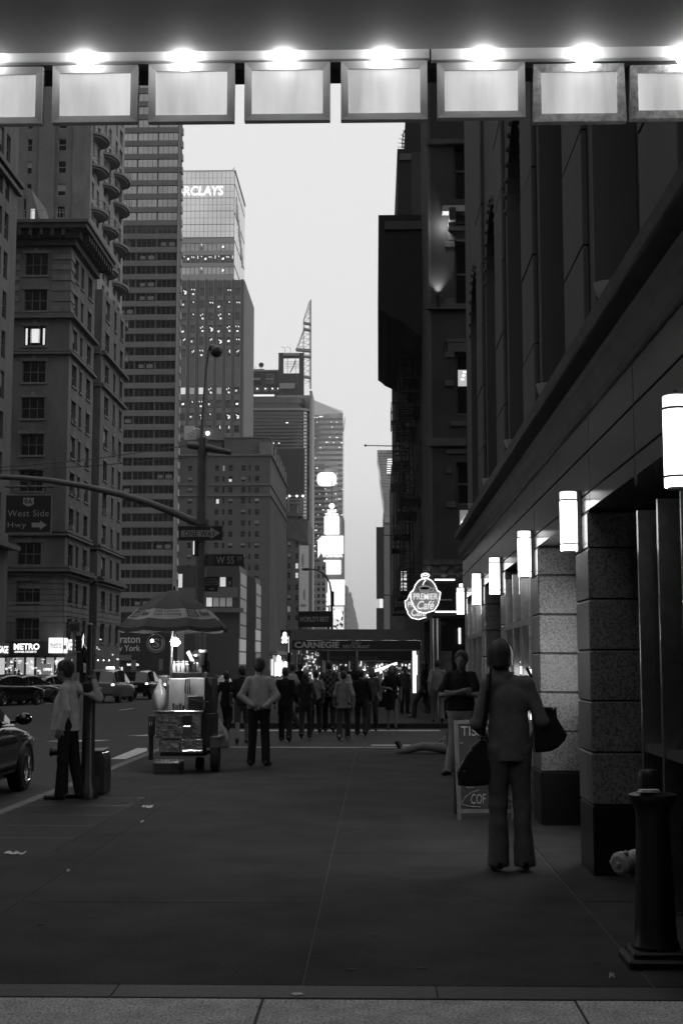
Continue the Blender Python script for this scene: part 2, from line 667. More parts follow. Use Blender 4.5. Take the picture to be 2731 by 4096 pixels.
# lintel panels
ys = [-8 + 1.87 * i for i in range(19)]
ys[-1] = 26.4
for (z0, z1) in ((2.825, 2.955), (2.968, 3.285), (3.298, 3.575)):
    for j in range(len(ys) - 1):
        b = B()
        b.bbox(XW + .004, XG + 0.3, ys[j] + 0.004, ys[j + 1] - 0.004, z0, z1, 0.008)
        b.build("lintel_panel", hlow, hb)
b = B()
b.box(XW + 0.02, XG + 0.3, -8, 26.38, 2.83, 3.58)
b.build("lintel_core", darkm, hb)
b = B()
b.box(XG + .05, XG + 6, -8, 26.35, 2.7, 2.83)
b.build("porch_ceiling", hlow, hb)
# moulded ledge above the shops
prof = [(XW + .3, 3.585), (XW - .02, 3.585), (XW - .02, 3.63), (XW - .07, 3.68), (XW - .09, 3.76), (XW - .12, 3.79), (XW + .02, 3.82), (XW + .02, 3.98), (XW - .14, 4.0), (XW - .16, 4.07), (XW + .3, 4.09)]
b = B()
b.prism([(x, -8, z) for x, z in prof], (0, 34.4, 0))
b.build("ledge", M("ledge_stone", 0.13, 0.6, noise=3, amt=0.25), hb)
# upper facade: pilasters with nested arched bays
XU = XW + 0.12
per = 3.55
y0 = 9.05
ends = []
b = B()
bays = [(y0 + per * k, y0 + per * k + 1.9) for k in range(-5, 5)]
strips = []
prev = -8.0
ZT = 80.0
for (a, c) in bays:
    b.box(XU, XU + 1.2, prev, a, 4.09, ZT)
    strips.append((prev + .25, a - .25))
    prev = c
b.box(XU, XU + 1.2, prev, 26.4, 4.09, ZT)
b.build("wall", hall, hb)
for (ya_, yb_) in strips:
    z = 4.1
    rr = random.Random(int(ya_ * 10))
    while z < 17:
        b = B()
        b.bbox(XU - .05 - rr.uniform(0, .008), XU - .001, ya_, yb_, z, z + .985, .01)
        b.build("facing_stone", hall, hb)
        z += 1.0
    b = B()
    b.box(XU - .05, XU - .001, ya_, yb_, z, ZT)
    b.build("facing_stone", hall, hb)
gl = M("tall_window_glass", 0.045, 0.5, noise=.5, amt=.4)
for (a, c) in bays:
    r_ = (c - a) / 2 - .006
    yc = (a + c) / 2
    spring = 7.7
    def arch(b, X, X2, r, spring, ztop, ya, yb, n=14):
        """a wall layer with an arched opening of radius r, set between X and X2"""
        pts = [(yc - r, 4.09)] + [(yc - r * math.cos(math.pi * i / n), spring + r * math.sin(math.pi * i / n)) for i in range(n + 1)] + [(yc + r, 4.09)]
        if ya < yc - r:
            b.box(X, X2, ya, yc - r, 4.091, ztop)
            b.box(X, X2, yc + r, yb, 4.091, ztop)
        for i in range(1, len(pts) - 2):
            p, q = pts[i], pts[i + 1]
            b.poly([(X, p[0], p[1]), (X, p[0], ztop), (X, q[0], ztop), (X, q[0], q[1])])
        for i in range(1, len(pts) - 2):
            p, q = pts[i], pts[i + 1]
            b.poly([(X, p[0], p[1]), (X2, p[0], p[1]), (X2, q[0], q[1]), (X, q[0], q[1])])
    w = B()
    arch(w, XU + .003, XU + .35, r_, spring, ZT, a + .0005, c - .0005)
    arch(w, XU + .353, XU + .7, r_ * 0.62, spring - .5, ZT, a + .001, c - .001)
    for i in range(16):          # carved beads round the arch
        t = math.pi * i / 15
        w.ball((XU + .0, yc - (r_ + .07) * math.cos(t), spring + (r_ + .07) * math.sin(t)), .045, 6, 4)
    w.build("arch_surround", hall, hb)
    g = B()
    g.box(XU + .705, XU + .72, yc - r_ + .01, yc + r_ - .01, 4.09, spring + r_)
    go = g.build("window", gl, hb)
    f = B()
    for zz in (5.3, 6.5):
        f.box(XU + .62, XU + .67, yc - r_ * .62, yc + r_ * .62, zz, zz + .07)
    f.box(XU + .62, XU + .67, yc - .035, yc + .035, 4.09, spring)
    f.build("sash", hall, go)
# bowl lamps standing on the ledge
bm = M("bowl_stone", 0.5, 0.6)
for k, y in enumerate((9.45, 12.95, 16.25, 19.7, 22.8)):
    b = B()
    x = XW - 0.03
    b.lathe([(0.025, 4.05), (0.03, 4.09), (0.022, 4.105), (0.05, 4.125), (0.085, 4.17), (0.1, 4.235), (0.105, 4.25), (0.092, 4.25), (0.07, 4.2), (0, 4.19)], (x, y, 0.02), 18)
    o = b.build("bowl_uplight", bm, None, smooth=True, at=(x, y, 4.07))
    nm = ("nearest", "second nearest", "third nearest", "fourth nearest", "farthest")[k]
    tag(o, f"{nm} pale stone bowl lamp standing on the moulded ledge of the stone hotel", "bowl lamp", "bowl lamps along the ledge")
# shop fronts between the piers
lit_shop = glow_panel("lit_shop_window", 0.05, 0.01, 0.09, 1.2, (1, 1, .6))
lit_shop.node_tree.nodes["Principled BSDF"].inputs["Roughness"].default_value = 0.04
lit_shop.node_tree.nodes["Principled BSDF"].inputs["Specular IOR Level"].default_value = 0.9
XREC = XG
for k in range(len(PIERS) - 1):
    a, c = PIERS[k] + HW, PIERS[k + 1] - HW
    XG = XW + .02 if k in (3, 5) else XREC
    g = B()
    g.box(XG + .06, XG + .08, a, c, 0.5, 2.7)
    go = g.build("shop_window", lit_shop if k in (3, 5) else (M("shop_glass", 0.02, 0.04, spec=.7)), hb)
    g = B()
    g.box(XG + .03, XG + .1, a, c, 0.0, 0.5)
    g.build("stall_riser", blackstone, go)
    f = B()
    n = 3
    for i in range(n + 1):
        y = a + (c - a) * i / n
        f.box(XG - .02, XG + .055, y - .035, y + .035, 0.02, 2.70)
    f.box(XG - .02, XG + .05, a + .036, c - .036, 2.05, 2.12)
    f.build("window_frame", steel, go)
XG = XREC
# lit shop in the bay that the second pier hides: it shines back at the third pier
b = B()
b.box(XG + .04, XG + .055, PIERS[2] + HW + .35, PIERS[3] - HW - .6, 1.15, 2.4)
b.build("lit_display_case", M("lit_display_case", .8, .4, emit=8), hb)
b = B()
for i in range(22):
    rr = random.Random(i * 7)
    y, z = rr.uniform(15.2, 17.4), rr.uniform(.9, 1.7)
    b.box(XW + .05, XW + .078, y, y + rr.uniform(.02, .12), z, z + rr.uniform(.02, .1))
b.build("display_lights", M("display_light", .8, .4, emit=2.5), hb)
b = B()
b.text("TECH", (XW + .075, 15.5, 1.80), (0, 1, 0), (0, 0, 1), .9, .13, .002, bold=.02)
b.build("window_lettering", M("pale_lettering", .55, .6), hb)
# revolving doors in the near bay
b = B()
for (y, w) in ((8.05, .05), (8.35, .035), (8.5, .035), (9.2, .05), (9.9, .05)):
    b.box(XG - .28, XG - .02, y, y + w, 0.02, 2.72)
b.box(XG - .26, XG - .03, 8.1, 9.9, 1.0, 1.06)
b.build("door_frame", steel, hb)
b = B()
b.box(-8, -7, -8, -7.5, 0, .1)
# the rest of the building's mass
b = B()
b.box(XU + 1.2, 30, -8, 26.38, 4.1, ZT)
b.box(XG + 6.0, 30, -8, 26.38, 0, 2.69)
b.build("wall", hall, hb)
b = B()
b.box(XG + .2, XG + 6, 26.2, 26.38, 0, 2.7)
b.build("wall", hlow, hb)

# wall lanterns
lant_glow = M("lantern_glass", 0.85, 0.4, emit=5.5)
lant = None
spots = (7.12, 11.16, 14.5, 18.15, 21.4, 25.45)
names = ("large cylinder wall lantern cut by the right edge of the frame", "glowing cylinder wall lantern on the pier beside the tall dark doorway", "glowing cylinder wall lantern on the speckled pale granite pier",
         "glowing cylinder wall lantern left of its own mirror image in the shop window", "glowing cylinder wall lantern fifth along the stone hotel from the near end", "smallest cylinder wall lantern at the far corner of the stone hotel")
for i, y in enumerate(spots):
    if lant is None:
        t = thing("wall_lantern", names[0], "lantern", (XW - .1, y, 2.77), "cylinder lanterns on the piers of the stone hotel")
        for nm, (za, zb) in (("shade", (-.18, .165)), ("lower_shade", (-.24, -.192)), ("upper_shade", (.177, .24))):
            b = B()
            b.lathe([(0, za), (.066, za), (.068, za + .004), (.068, zb - .004), (.066, zb), (0, zb)], (XW - .1, y, 2.77), 24)
            b.build(nm, lant_glow if nm != "upper_shade" else M("lantern_top_glass", .8, .4, emit=1.6), t, smooth=30)
        for z in (-.186, .171):
            b = B()
            b.lathe([(.06, z - .006), (.074, z - .006), (.074, z + .006), (.06, z + .006)], (XW - .1, y, 2.77), 24)
            b.build("band", dsteel, t, smooth=30)
        b = B()
        b.box(XW - .035, XW - .001, y - .05, y + .05, 2.52, 3.02)
        b.lathe([(0, .24), (.05, .24), (.05, .252), (.012, .256), (.012, .27), (0, .27)], (XW - .1, y, 2.77), 16)
        b.lathe([(0, -.252), (.05, -.252), (.055, -.241), (0, -.241)], (XW - .1, y, 2.77), 16)
        b.build("bracket", dsteel, t)
        lant = t
    else:
        t = copy_tree(lant)
        t.location = (XW - .1, y, 2.77)
        t["label"] = names[i]

# the iron pillar at the right edge, with a matchbox on it
pp = G(2612, 3880)
yb, xb = pp.y + .16, P(2614, 3500, pp.y + .16).x
ip = thing("iron_pillar", "black cast iron pillar with a flared top at the right edge", "pillar", (xb, yb, 0))
b = B()
b.bbox(xb - .175, xb + .175, yb - .175, yb + .175, 0, .05, .015)
b.bbox(xb - .145, xb + .145, yb - .145, yb + .145, .05, .085, .012)
b.build("plinth", blackmetal, ip)
b = B()
b.lathe([(.13, .085), (.132, .1), (.116, .13), (.112, .2), (.092, .70), (.092, .80), (.102, .84), (.125, .872), (.131, .885), (.131, .905), (.1, .915), (0, .92)], (xb, yb, 0), 28)
b.build("shaft", blackmetal, ip, smooth=35)
b = B()
b.lathe([(.066, .9), (.062, .98), (.056, 1.02), (.044, 1.035), (0, 1.04)], (xb - .005, yb + .05, 0), 20)
b.build("cap", blackmetal, ip, smooth=35)
b = B()
b.obox((xb - .03, yb - .07, .93), (.1, .06, .016), Matrix.Rotation(.15, 3, 'Z'))
b.obox((xb - .06, yb - .09, .927), (.08, .05, .004), Matrix.Rotation(-.25, 3, 'Z'))
tag(b.build("paper_packet", M("paper", .6, .9), None, at=(xb, yb, .92)), "small pale packet left lying on top of the black iron pillar", "packet")
# the fire hose inlet on the wall behind it
q = PX(2478, 3445, XW - .2)
sp = thing("hose_inlet", "pale fire hose inlet with capped nozzle jutting from the hotel wall behind the iron pillar", "hose inlet", (XW, q.y, 0))
pale = M("pale_inlet_paint", 0.36, 0.5, noise=30, amt=.25)
b = B()
b.cyl((XW - .01, q.y, q.z + .02), (XW - .12, q.y, q.z + .02), .06, .05, 16)
b.cyl((XW - .1, q.y, q.z + .02), (XW - .18, q.y - .03, q.z), .055, .05, 16)
b.cyl((XW - .012, q.y, q.z + .02), (XW - .03, q.y, q.z + .02), .11, .11, 20)
b.build("pipe", pale, sp, smooth=30)
b = B()
cdir = Vector((-.75, -.62, -.1)).normalized()
c0 = Vector((XW - .16, q.y - .02, q.z))
b.tube([c0, c0 + cdir * .03, c0 + cdir * .035, c0 + cdir * .07, c0 + cdir * .085], [.055, .06, .07, .07, .05], 20)
for i in range(3):
    a = i * 2.09
    s_ = cdir.cross(Vector((0, 0, 1))).normalized()
    u_ = cdir.cross(s_)
    p = c0 + cdir * .05 + (s_ * math.cos(a) + u_ * math.sin(a)) * .075
    b.ball(p, .017, 8, 6)
b.cyl(c0 + cdir * .08, c0 + cdir * .1, .018, .014, 8)
b.build("nozzle_cap", pale, sp, smooth=35)
# ------------------------------------------------------------------ building helpers
def fb(b, face, plane, u0, u1, d0, d1, z0, z1):
    """box on a facade: u along it, d depth into the building (negative: proud of it)"""
    if face == 'N': return b.box(u0, u1, plane + d0, plane + d1, z0, z1)
    if face == 'E': return b.box(plane - d1, plane - d0, u0, u1, z0, z1)
    return b.box(plane + d0, plane + d1, u0, u1, z0, z1)


def gridwall(b, face, plane, u0, u1, z0, z1, cols, rows, th=0.25):
    """a wall layer th thick with a recessed opening for every column x row"""
    zz = z0
    for (a, c) in sorted(rows):
        fb(b, face, plane, u0, u1, 0, th, zz, a)
        uu = u0
        for (p, q) in sorted(cols):
            fb(b, face, plane, uu, p, 0, th, a, c)
            uu = q
        fb(b, face, plane, uu, u1, 0, th, a, c)
        zz = c
    fb(b, face, plane, u0, u1, 0, th, zz, z1)


_WIN = {}
shade_m = M("window_blind", 0.22, 0.8)
shade_b = M("pale_window_blind", 0.4, 0.8)
sash_m = M("window_sash", 0.09, 0.6)
sash_p = M("pale_window_sash", 0.3, 0.6)
lit_m = M("lit_window", 0.5, 0.5, emit=0.55)
lit_dim = M("dim_lit_window", 0.4, 0.5, emit=0.12)
tube_m = M("ceiling_light_seen_inside", 0.8, 0.5, emit=2.2)
room_m = M("lit_room_seen_inside", 0.08, 0.6, emit=0.02)
glass_far = M("far_window_glass", 0.03, 0.12, 0.0, noise=.6, amt=.5)


def win_mesh(w, h, kind='dark', nx=1, nz=2, glass=None, sash=None, seed=0):
    key = (round(w, 2), round(h, 2), kind, nx, nz, glass and glass.name, sash and sash.name, seed)
    if key in _WIN: return _WIN[key]
    rr = random.Random(seed + 11)
    b = B()
    t = min(0.07, w * .06)
    b.mat(0)
    b.box(-w / 2, w / 2, -.10, -.001, h - t, h)
    b.box(-w / 2, w / 2, -.10, -.001, 0, t)
    b.box(-w / 2, -w / 2 + t, -.10, -.001, t, h - t)
    b.box(w / 2 - t, w / 2, -.10, -.001, t, h - t)
    for i in range(1, nx):
        x = -w / 2 + w * i / nx
        b.box(x - t / 2, x + t / 2, -.09, -.001, t, h - t)
    for i in range(1, nz):
        z = h * i / nz
        b.box(-w / 2 + t, w / 2 - t, -.085, -.001, z - t / 2, z + t / 2)
    b.mat(1)
    b.box(-w / 2 + .01, w / 2 - .01, -.05, -.002, .01, h - .01)
    mats = [sash or sash_m, glass or glassd]
    if kind == 'shade':
        b.mat(2)
        b.box(-w / 2 + t, w / 2 - t, -.06, -.051, h * rr.uniform(.35, .7), h - t)
        mats.append(shade_m)
    if kind == 'pale':
        b.mat(2)
        b.box(-w / 2 + t, w / 2 - t, -.06, -.051, h * rr.uniform(.3, .6), h - t)
        mats.append(shade_b)
    if kind == 'lit':
        b.mat(2)
        b.box(-w / 2 + t, w / 2 - t, -.06, -.051, t, h - t)
        mats.append(lit_m)
    if kind == 'dim':
        b.mat(2)
        b.box(-w / 2 + t, w / 2 - t, -.06, -.051, t, h - t)
        mats.append(lit_dim)
    if kind == 'office':       # tubes of a ceiling and bits of a lit room behind the glass
        b.mat(2)
        for i in range(rr.randint(1, 3)):
            x = rr.uniform(-.42, .2) * w
            z = h * rr.uniform(.5, .85)
            k = rr.uniform(.05, .12) * w
            if rr.random() < .5:
                b.prism([(x, -.06, z + h * .2), (x + .05 * w + .08, -.06, z + h * .2), (x + k + .1 * w + .08, -.06, z), (x + k + .05 * w, -.06, z)], (0, .008, 0))
            else:
                zz = h * rr.uniform(.2, .75)
                b.box(x, x + w * rr.uniform(.25, .5), -.06, -.051, zz, zz + .06 * h)
                zz -= h * .13
                b.box(x, x + w * rr.uniform(.2, .4), -.06, -.051, zz, zz + .05 * h)
        mats.append(tube_m)
    if kind in ('office', 'room'):
        b.mat(len(mats))
        for i in range(rr.randint(1, 2)):
            x = rr.uniform(-.46, .1) * w
            z = h * rr.uniform(.05, .3)
            b.box(x, x + w * rr.uniform(.2, .36), -.058, -.051, z, h * rr.uniform(.4, .9))
        mats.append(room_m)
    ob = b.build("window", mats)
    me = ob.data
    bpy.data.objects.remove(ob)
    _WIN[key] = me
    return me


def put_window(parent, face, plane, u, z, me, depth=0.25):
    if face == 'N': loc, rz = (u, plane + depth, z), 0
    elif face == 'E': loc, rz = (plane - depth, u, z), math.pi / 2
    else: loc, rz = (plane + depth, u, z), -math.pi / 2
    loc = tuple(Vector(loc) - parent.location)
    return inst("window", me, parent, loc, rz)


def face_windows(parent, face, plane, cols, rows, pick, depth=0.25, **k):
    for (a, c) in cols:
        for (z0, z1) in rows:
            kind, seed = pick()
            put_window(parent, face, plane, (a + c) / 2, z0, win_mesh(c - a, z1 - z0, kind, seed=seed, **k), depth)


def picker(seed, **w):
    rr = random.Random(seed)
    ks, ws = list(w), list(w.values())
    return lambda: (rr.choices(ks, ws)[0], rr.randint(0, 3))


def zof(py, Y, px=1365):
    return P(px, py, Y).z


def xof(px, Y, py=1600):
    return P(px, py, Y).x


stone_e = M("weathered_limestone", 0.092, 0.85, noise=0.7, amt=0.34, bump=0.15, stretch=(1, 1, .3))
stone_e2 = M("pale_limestone", 0.125, 0.85, noise=0.9, amt=0.3, stretch=(1, 1, .3))
brick_e = M("grey_brick", 0.13, 0.9, noise=0.6, amt=0.2, bump=.1)

# ------------------------------------------------------------------ building cut by the left edge
lb = thing("limestone_block", "pale stone block with punched windows cut by the left edge of the frame", "building", (XE, 100, 0))
b = B()
cols = [(94.2, 95.4), (96.4, 97.6), (98.2, 99.3), (99.9, 101.0), (101.75, 102.85)]
rows = [(12.4 + 3.1 * i, 14.5 + 3.1 * i) for i in range(13)]
gridwall(b, 'E', XE, 92, 105.2, 0, 54, cols, rows)
b.box(XE - 18, XE - .25, 40, 105.2, 0, 54)
b.box(XE - .25, XE - .001, 40, 92, 0, 54)
b.build("wall", stone_e, lb)
face_windows(lb, 'E', XE, cols, rows, picker(1, dark=5, shade=2))
for z, d in ((10.3, .9), (38.6, .35), (39.2, .5)):
    b = B()
    fb(b, 'E', XE, 60, 105.5, -d, .001, z, z + .35)
    b.build("string_course", stone_e, lb)

# ------------------------------------------------------------------ corner building with the heavy cornice
MY = 124.6
mb = thing("corniced_corner_building", "grey stone corner building with a heavy dark overhanging cornice and one lit window", "building", (XE, MY, 0))
YE = lambda px: -XE * F / (1500 - px)
fr = [(1005, 1092), (1150, 1235), (1295, 1376), (1438, 1523), (1584, 1669), (1730, 1816), (1876, 1962), (2022, 2108), (2168, 2257), (2323, 2407), (2471, 2557)]
rows = [(zof(y1, MY), zof(y0, MY)) for (y0, y1) in fr]
xc = xof(147, MY, 1050)
cw = 95 / F * MY / 2
cols_n = [(xc - 5.6 - cw, xc - 5.6 + cw), (xc - cw, xc + cw)]
ztop = zof(978, MY)
b = B()
gridwall(b, 'N', MY, XE - 14, XE, 0, ztop, cols_n, rows, .35)
w1 = [(126.0, 127.9), (129.2, 130.3), (132.4, 134.2)]
w2 = [(141.4, 143.5), (146.1, 147.3), (149.7, 151.3)]
gridwall(b, 'E', XE, MY + .35, 135.6, 0, ztop, w1, rows, .35)
gridwall(b, 'E', XE, 139.4, 152.6, 0, ztop, w2, rows, .35)
b.box(XE - 14, XE - .35, MY + .35, 135.6, 0, ztop - .01)
b.box(XE - 14, XE - .35, 139.4, 152.6, 0, ztop - .01)
b.box(XE - 14, XE - 3.2, 135.6, 139.4, 0, ztop - 2.5)
b.build("wall", stone_e, mb)
pk = picker(4, dark=8, shade=2, pale=1)
for (a, c) in cols_n:
    for i, (z0, z1) in enumerate(rows):
        if c > xc and i == 2:
            continue
        put_window(mb, 'N', MY, (a + c) / 2, z0, win_mesh(c - a, z1 - z0, pk()[0], 3, 2, seed=i), .35)
z0, z1 = rows[2]
b = B()
o = put_window(mb, 'N', MY, xc, z0, win_mesh(2 * cw, z1 - z0, 'dark', 3, 2), .35)
b.box(xc - .42, xc + .42, MY + .26, MY + .27, z0 + .35, z1 - .25)
b.box(xc - .9, xc - .72, MY + .26, MY + .27, z0 + .15, z1 - .2)
b.box(xc + .72, xc + .9, MY + .26, MY + .27, z0 + .15, z1 - .2)
tag(b.build("lit_blind", M("lit_blind", .5, .5, emit=.75), mb), "brightly lit blind in the third window from the top")
face_windows(mb, 'E', XE, w1, rows, picker(5, dark=6, shade=2, pale=1), .35)
face_windows(mb, 'E', XE, w2, rows, picker(6, dark=6, shade=2, pale=1), .35)
rr = random.Random(19)
acm = M("air_conditioner_case", .16, .6)
for i in range(12):
    z0 = rr.choice(rows[3:])[0]
    a, c = rr.choice(w1 + w2)
    b = B()
    y = rr.uniform(a + .35, c - .35)
    fb(b, 'E', XE, y - .3, y + .3, -.3, .34, z0 + .02, z0 + .42)
    for k in range(4):
        fb(b, 'E', XE, y - .25, y + .25, -.315, -.301, z0 + .08 + k * .08, z0 + .11 + k * .08)
    b.build("air_conditioner", acm, mb)
# sills and window heads
b = B()
for (z0, z1) in rows:
    for (a, c) in cols_n:
        fb(b, 'N', MY, a - .15, c + .15, -.12, .05, z0 - .18, z0 - .002)
        fb(b, 'N', MY, a - .2, c + .2, -.07, .05, z1 + .01, z1 + .3)
        fb(b, 'N', MY, (a + c) / 2 - .18, (a + c) / 2 + .18, -.16, .05, z1 + .02, z1 + .5)
    for (a, c) in w1 + w2:
        fb(b, 'E', XE, a - .15, c + .15, -.12, .05, z0 - .18, z0 - .002)
        fb(b, 'E', XE, a - .1, c + .1, -.06, .05, z1 + .01, z1 + .25)
tag(b.build("window_sills", stone_e2, mb), kind="stuff")
# string courses and cornices
def course(z, d, h, name="string_course", mat=None, spans=((MY, 135.6), (139.4, 152.6))):
    b = B()
    for k, (a, c) in enumerate(spans):
        fb(b, 'E', XE, a - (d if k == 0 else 0), c, -d, .002, z, z + h)
        if k:
            fb(b, 'N', a, XE - 3.2, XE, -d, .002, z, z + h)
    fb(b, 'N', MY, XE - 14, XE - .002, -d, .002, z, z + h)
    b.build(name, mat or stone_e, mb)
for (y, d, h) in ((1268, .55, .22), (1256, .4, .16), (1412, .4, .2), (1400, .25, .15), (2140, .35, .2), (2125, .25, .2), (2300, .35, .16), (2285, .75, .25), (2270, .55, .2)):
    course(zof(y, MY), d, h)
corn = M("dark_copper_cornice", 0.02, 0.7, noise=1.2, amt=.4)
course(ztop, .5, .6, "cornice", corn, ((MY, 135.6),))
course(ztop + .6, 1.0, .7, "cornice", corn, ((MY, 135.6),))
course(ztop + 1.3, 1.75, .45, "cornice", corn, ((MY, 136.2),))
course(ztop + 1.75, 1.95, .3, "cornice", M("cornice_edge", .06, .7), ((MY, 136.4),))
for i in range(26):          # brackets under the cornice
    b = B()
    if i < 12:
        fb(b, 'E', XE, MY + .4 + i * 1.02, MY + .7 + i * 1.02, -1.6, -1.0, ztop + .65, ztop + 1.29)
    else:
        u = XE - .3 - (i - 12) * 1.02
        fb(b, 'N', MY, u - .3, u, -1.6, -1.0, ztop + .65, ztop + 1.29)
    b.build("cornice_bracket", corn, mb)
# rusticated stones at the foot and at the top corners
b = B()
zz = zof(2290, MY)
z = 5.4
while z < zz - .4:
    hit = [r_ for r_ in rows if r_[0] < z + .4 and r_[1] > z]
    cuts = sorted(cols_n) if hit else []
    u = XE - 14
    for (a, c) in cuts + [(XE + .06, 0)]:
        fb(b, 'N', MY, u, a - .02, -.06, .01, z, z + .44)
        u = c + .02
    for (s0, s1, ww) in ((MY - .06, 135.6, w1), (139.4, 152.6, w2)):
        u = s0
        for (a, c) in (ww if hit else []) + [(s1, 0)]:
            fb(b, 'E', XE, u, a - .02, -.06, .01, z, z + .44)
            u = c + .02
    z += .5
tag(b.build("rusticated_stone", stone_e2, mb), kind="stuff")
b = B()
z = zof(1240, MY)
while z < ztop - .5:
    for (a, c) in ((XE - .04, xc + cw + .45), (xc - cw - .45, xc - cw - 1.6)):
        fb(b, 'N', MY, c, a, -.08, .01, z, z + .5)
    fb(b, 'E', XE, MY - .08, MY + 1.6, -.08, .01, z, z + .5)
    z += 1.0
tag(b.build("banded_stone", stone_e2, mb), kind="stuff")
# fire ladder railing on the roof
b = B()
for i in range(40):
    x = XE - 13 + i * .33
    b.cyl((x, MY - 1.6, ztop + 2.05), (x, MY - 1.6, ztop + 3.0), .02, n=4, caps=False)
b.cyl((XE - 13, MY - 1.6, ztop + 3.0), (XE, MY - 1.6, ztop + 3.0), .025, n=4)
tag(b.build("roof_railing", dsteel, mb), kind="stuff")
b = B()          # gabled pale attic behind the cornice
Ya = 131
a0, a1 = xof(72, Ya, 800), xof(168, Ya, 800)
zb_, zt_ = ztop, zof(725, Ya)
b.prism([(a0, Ya, zb_), (a1 + 1.2, Ya, zb_), (a1 + .6, Ya, zb_ + 2.4), (xof(128, Ya, 750), Ya, zof(748, Ya)), (xof(85, Ya, 740), Ya, zt_), (a0, Ya, zt_ - .1)], (0, 6, 0))
b.build("attic", stone_e2, mb)
b = B()
b.box(xof(125, Ya, 840), xof(142, Ya, 840), Ya - .03, Ya - .005, zof(866, Ya), zof(826, Ya))
b.build("attic_window", M("attic_lit_window", .5, .5, emit=.5), mb)
b = B()
b.box(xof(98, Ya, 820), xof(106, Ya, 820), Ya - .03, Ya - .005, zof(860, Ya), zof(785, Ya))
b.build("attic_window", glassd, mb)

# ------------------------------------------------------------------ apartment tower with balconies
TY = 160.0
TX = xof(357, TY, 900)
at = thing("apartment_tower", "tall pale apartment tower with rounded balconies rising behind the heavy cornice", "building", (TX, TY, 0))
b = B()
fz = [zof(y, TY) for y in (850, 760, 670, 580, 490, 400, 310)]
ca = [(xof(109, TY, 700), xof(128, TY, 700))]
cb = [(xof(232, TY, 700), xof(265, TY, 700))]
rows_b = [(z - .4, z + 1.1) for z in fz]
gridwall(b, 'N', TY, TX - 22, TX, 0, 86, ca + cb, rows_b, .2)
b.box(TX - 22, TX - .5, TY + .2, TY + 22, 0, 86)
b.box(xof(158, TY, 700), xof(222, TY, 700), TY - .5, TY - .002, 0, 86)
b.build("wall", M("tower_brick", .12, .9, noise=.4, amt=.15), at)
face_windows(at, 'N', TY, ca + cb, rows_b, picker(9, dark=3, shade=1), .2, sash=sash_p)
b = B()
b.box(TX - 2.1, TX, TY - .25, TY - .002, 0, 86)
b.build("corner_pier", stone_e2, at)
bayd = [(161.2, 162.6), (164.2, 165.6), (168.4, 169.8), (171.4, 172.8), (175.6, 177.2), (178.6, 180.6)]
rows_e = [(20 + 2.72 * i, 22 + 2.72 * i) for i in range(23)]
b = B()
gridwall(b, 'E', TX, TY, TY + 22, 0, 86, bayd, rows_e, .5)
b.build("wall", M("tower_pale_bays", .24, .8, noise=.4, amt=.15), at)
face_windows(at, 'E', TX, bayd, rows_e, picker(10, dark=5, shade=2, pale=1, dim=1), .5)
slab_m = M("balcony_slab", .17, .8)
k = 0
for lv, ylv in enumerate((575, 700, 870, 1037, 1200, 1350)):
    for j, (ya, yb2) in enumerate(((160.9, 166.2), (167.6, 173.4), (174.6, 181.2))):
        if lv >= 3 and j == 0: continue
        if lv >= 5 and j == 1: continue
        zc = zof(ylv, 165)
        bo = thing("balcony", None, None, (0, 0, 0))
        bo.parent = at
        b = B()
        n = 10
        ring = []
        for i in range(n + 1):
            t = i / n
            ring.append((TX + 1.55 * math.sin(math.pi * t) ** .45, ya + (yb2 - ya) * t))
        b.prism([(x, y, zc) for x, y in ring], (0, 0, .3))
        b.prism([(TX + (x - TX) * .8, ya + .3 + (y - ya) * .88, zc - .22) for x, y in ring], (0, 0, .21))
        b.build("slab", slab_m, bo)
        b = B()
        for i in range(n):
            (x, y), (x2, y2) = ring[i], ring[i + 1]
            b.tube([(x, y, zc + 1.25), (x2, y2, zc + 1.25)], .035, 4)
            b.tube([(x, y, zc + .75), (x2, y2, zc + .75)], .02, 4)
            b.tube([(x, y, zc + .3), (x, y, zc + 1.25)], .025, 4)
        tag(b.build("railing", dsteel, bo), kind="stuff")
        b = B()
        x, y = ring[7]
        x2, y2 = ring[9]
        b.prism([(x, y, zc + .35), (x2, y2, zc + .35), (x2, y2, zc + 1.2), (x, y, zc + 1.2)], (.02, 0.02, 0))
        b.build("glass_screen", M("balcony_screen", .55, .3), bo)

# ------------------------------------------------------------------ slab hotel tower with ribbon windows
SY = 262.0
SX = xof(713, SY, 800)
sh = thing("slab_tower", "broad grey slab tower of long ribbon windows left of the sky", "building", (SX, SY, 0))
per_z = 57 / F * SY
zbase = zof(2560, SY)
rows = []
z = zof(2540, SY)
while z < 152:
    rows.append((z, z + per_z * .60))
    z += per_z
gw = 85 / F * SY
xr = xof(711, SY, 800)
cols = [(xr - gw * (i + 1) + .12, xr - gw * i - .05) for i in range(3)]
b = B()
gridwall(b, 'N', SY, SX - 34, SX, 0, 155, [(xr - gw * 3, xr)], rows, .3)
b.box(SX - 34, SX, SY + .3, SY + 5, 0, 155)
b.build("wall", M("slab_concrete", .125, .8, noise=.3, amt=.15), sh)
b = B()
b.box(xr + .2, SX + .02, SY - .35, SY - .002, 0, 155)
b.build("end_pier", M("pale_end_pier", .22, .7, noise=.3, amt=.12), sh)
gl_s = M("sky_mirror_ribbon_glass", .22, .05, 1.0, noise=.12, amt=.3)
me_s = [win_mesh(cols[0][1] - cols[0][0], per_z * .6, 'dark', 4, 1, glass=gl_s), win_mesh(cols[0][1] - cols[0][0], per_z * .6, 'shade', 4, 1, glass=gl_s)]
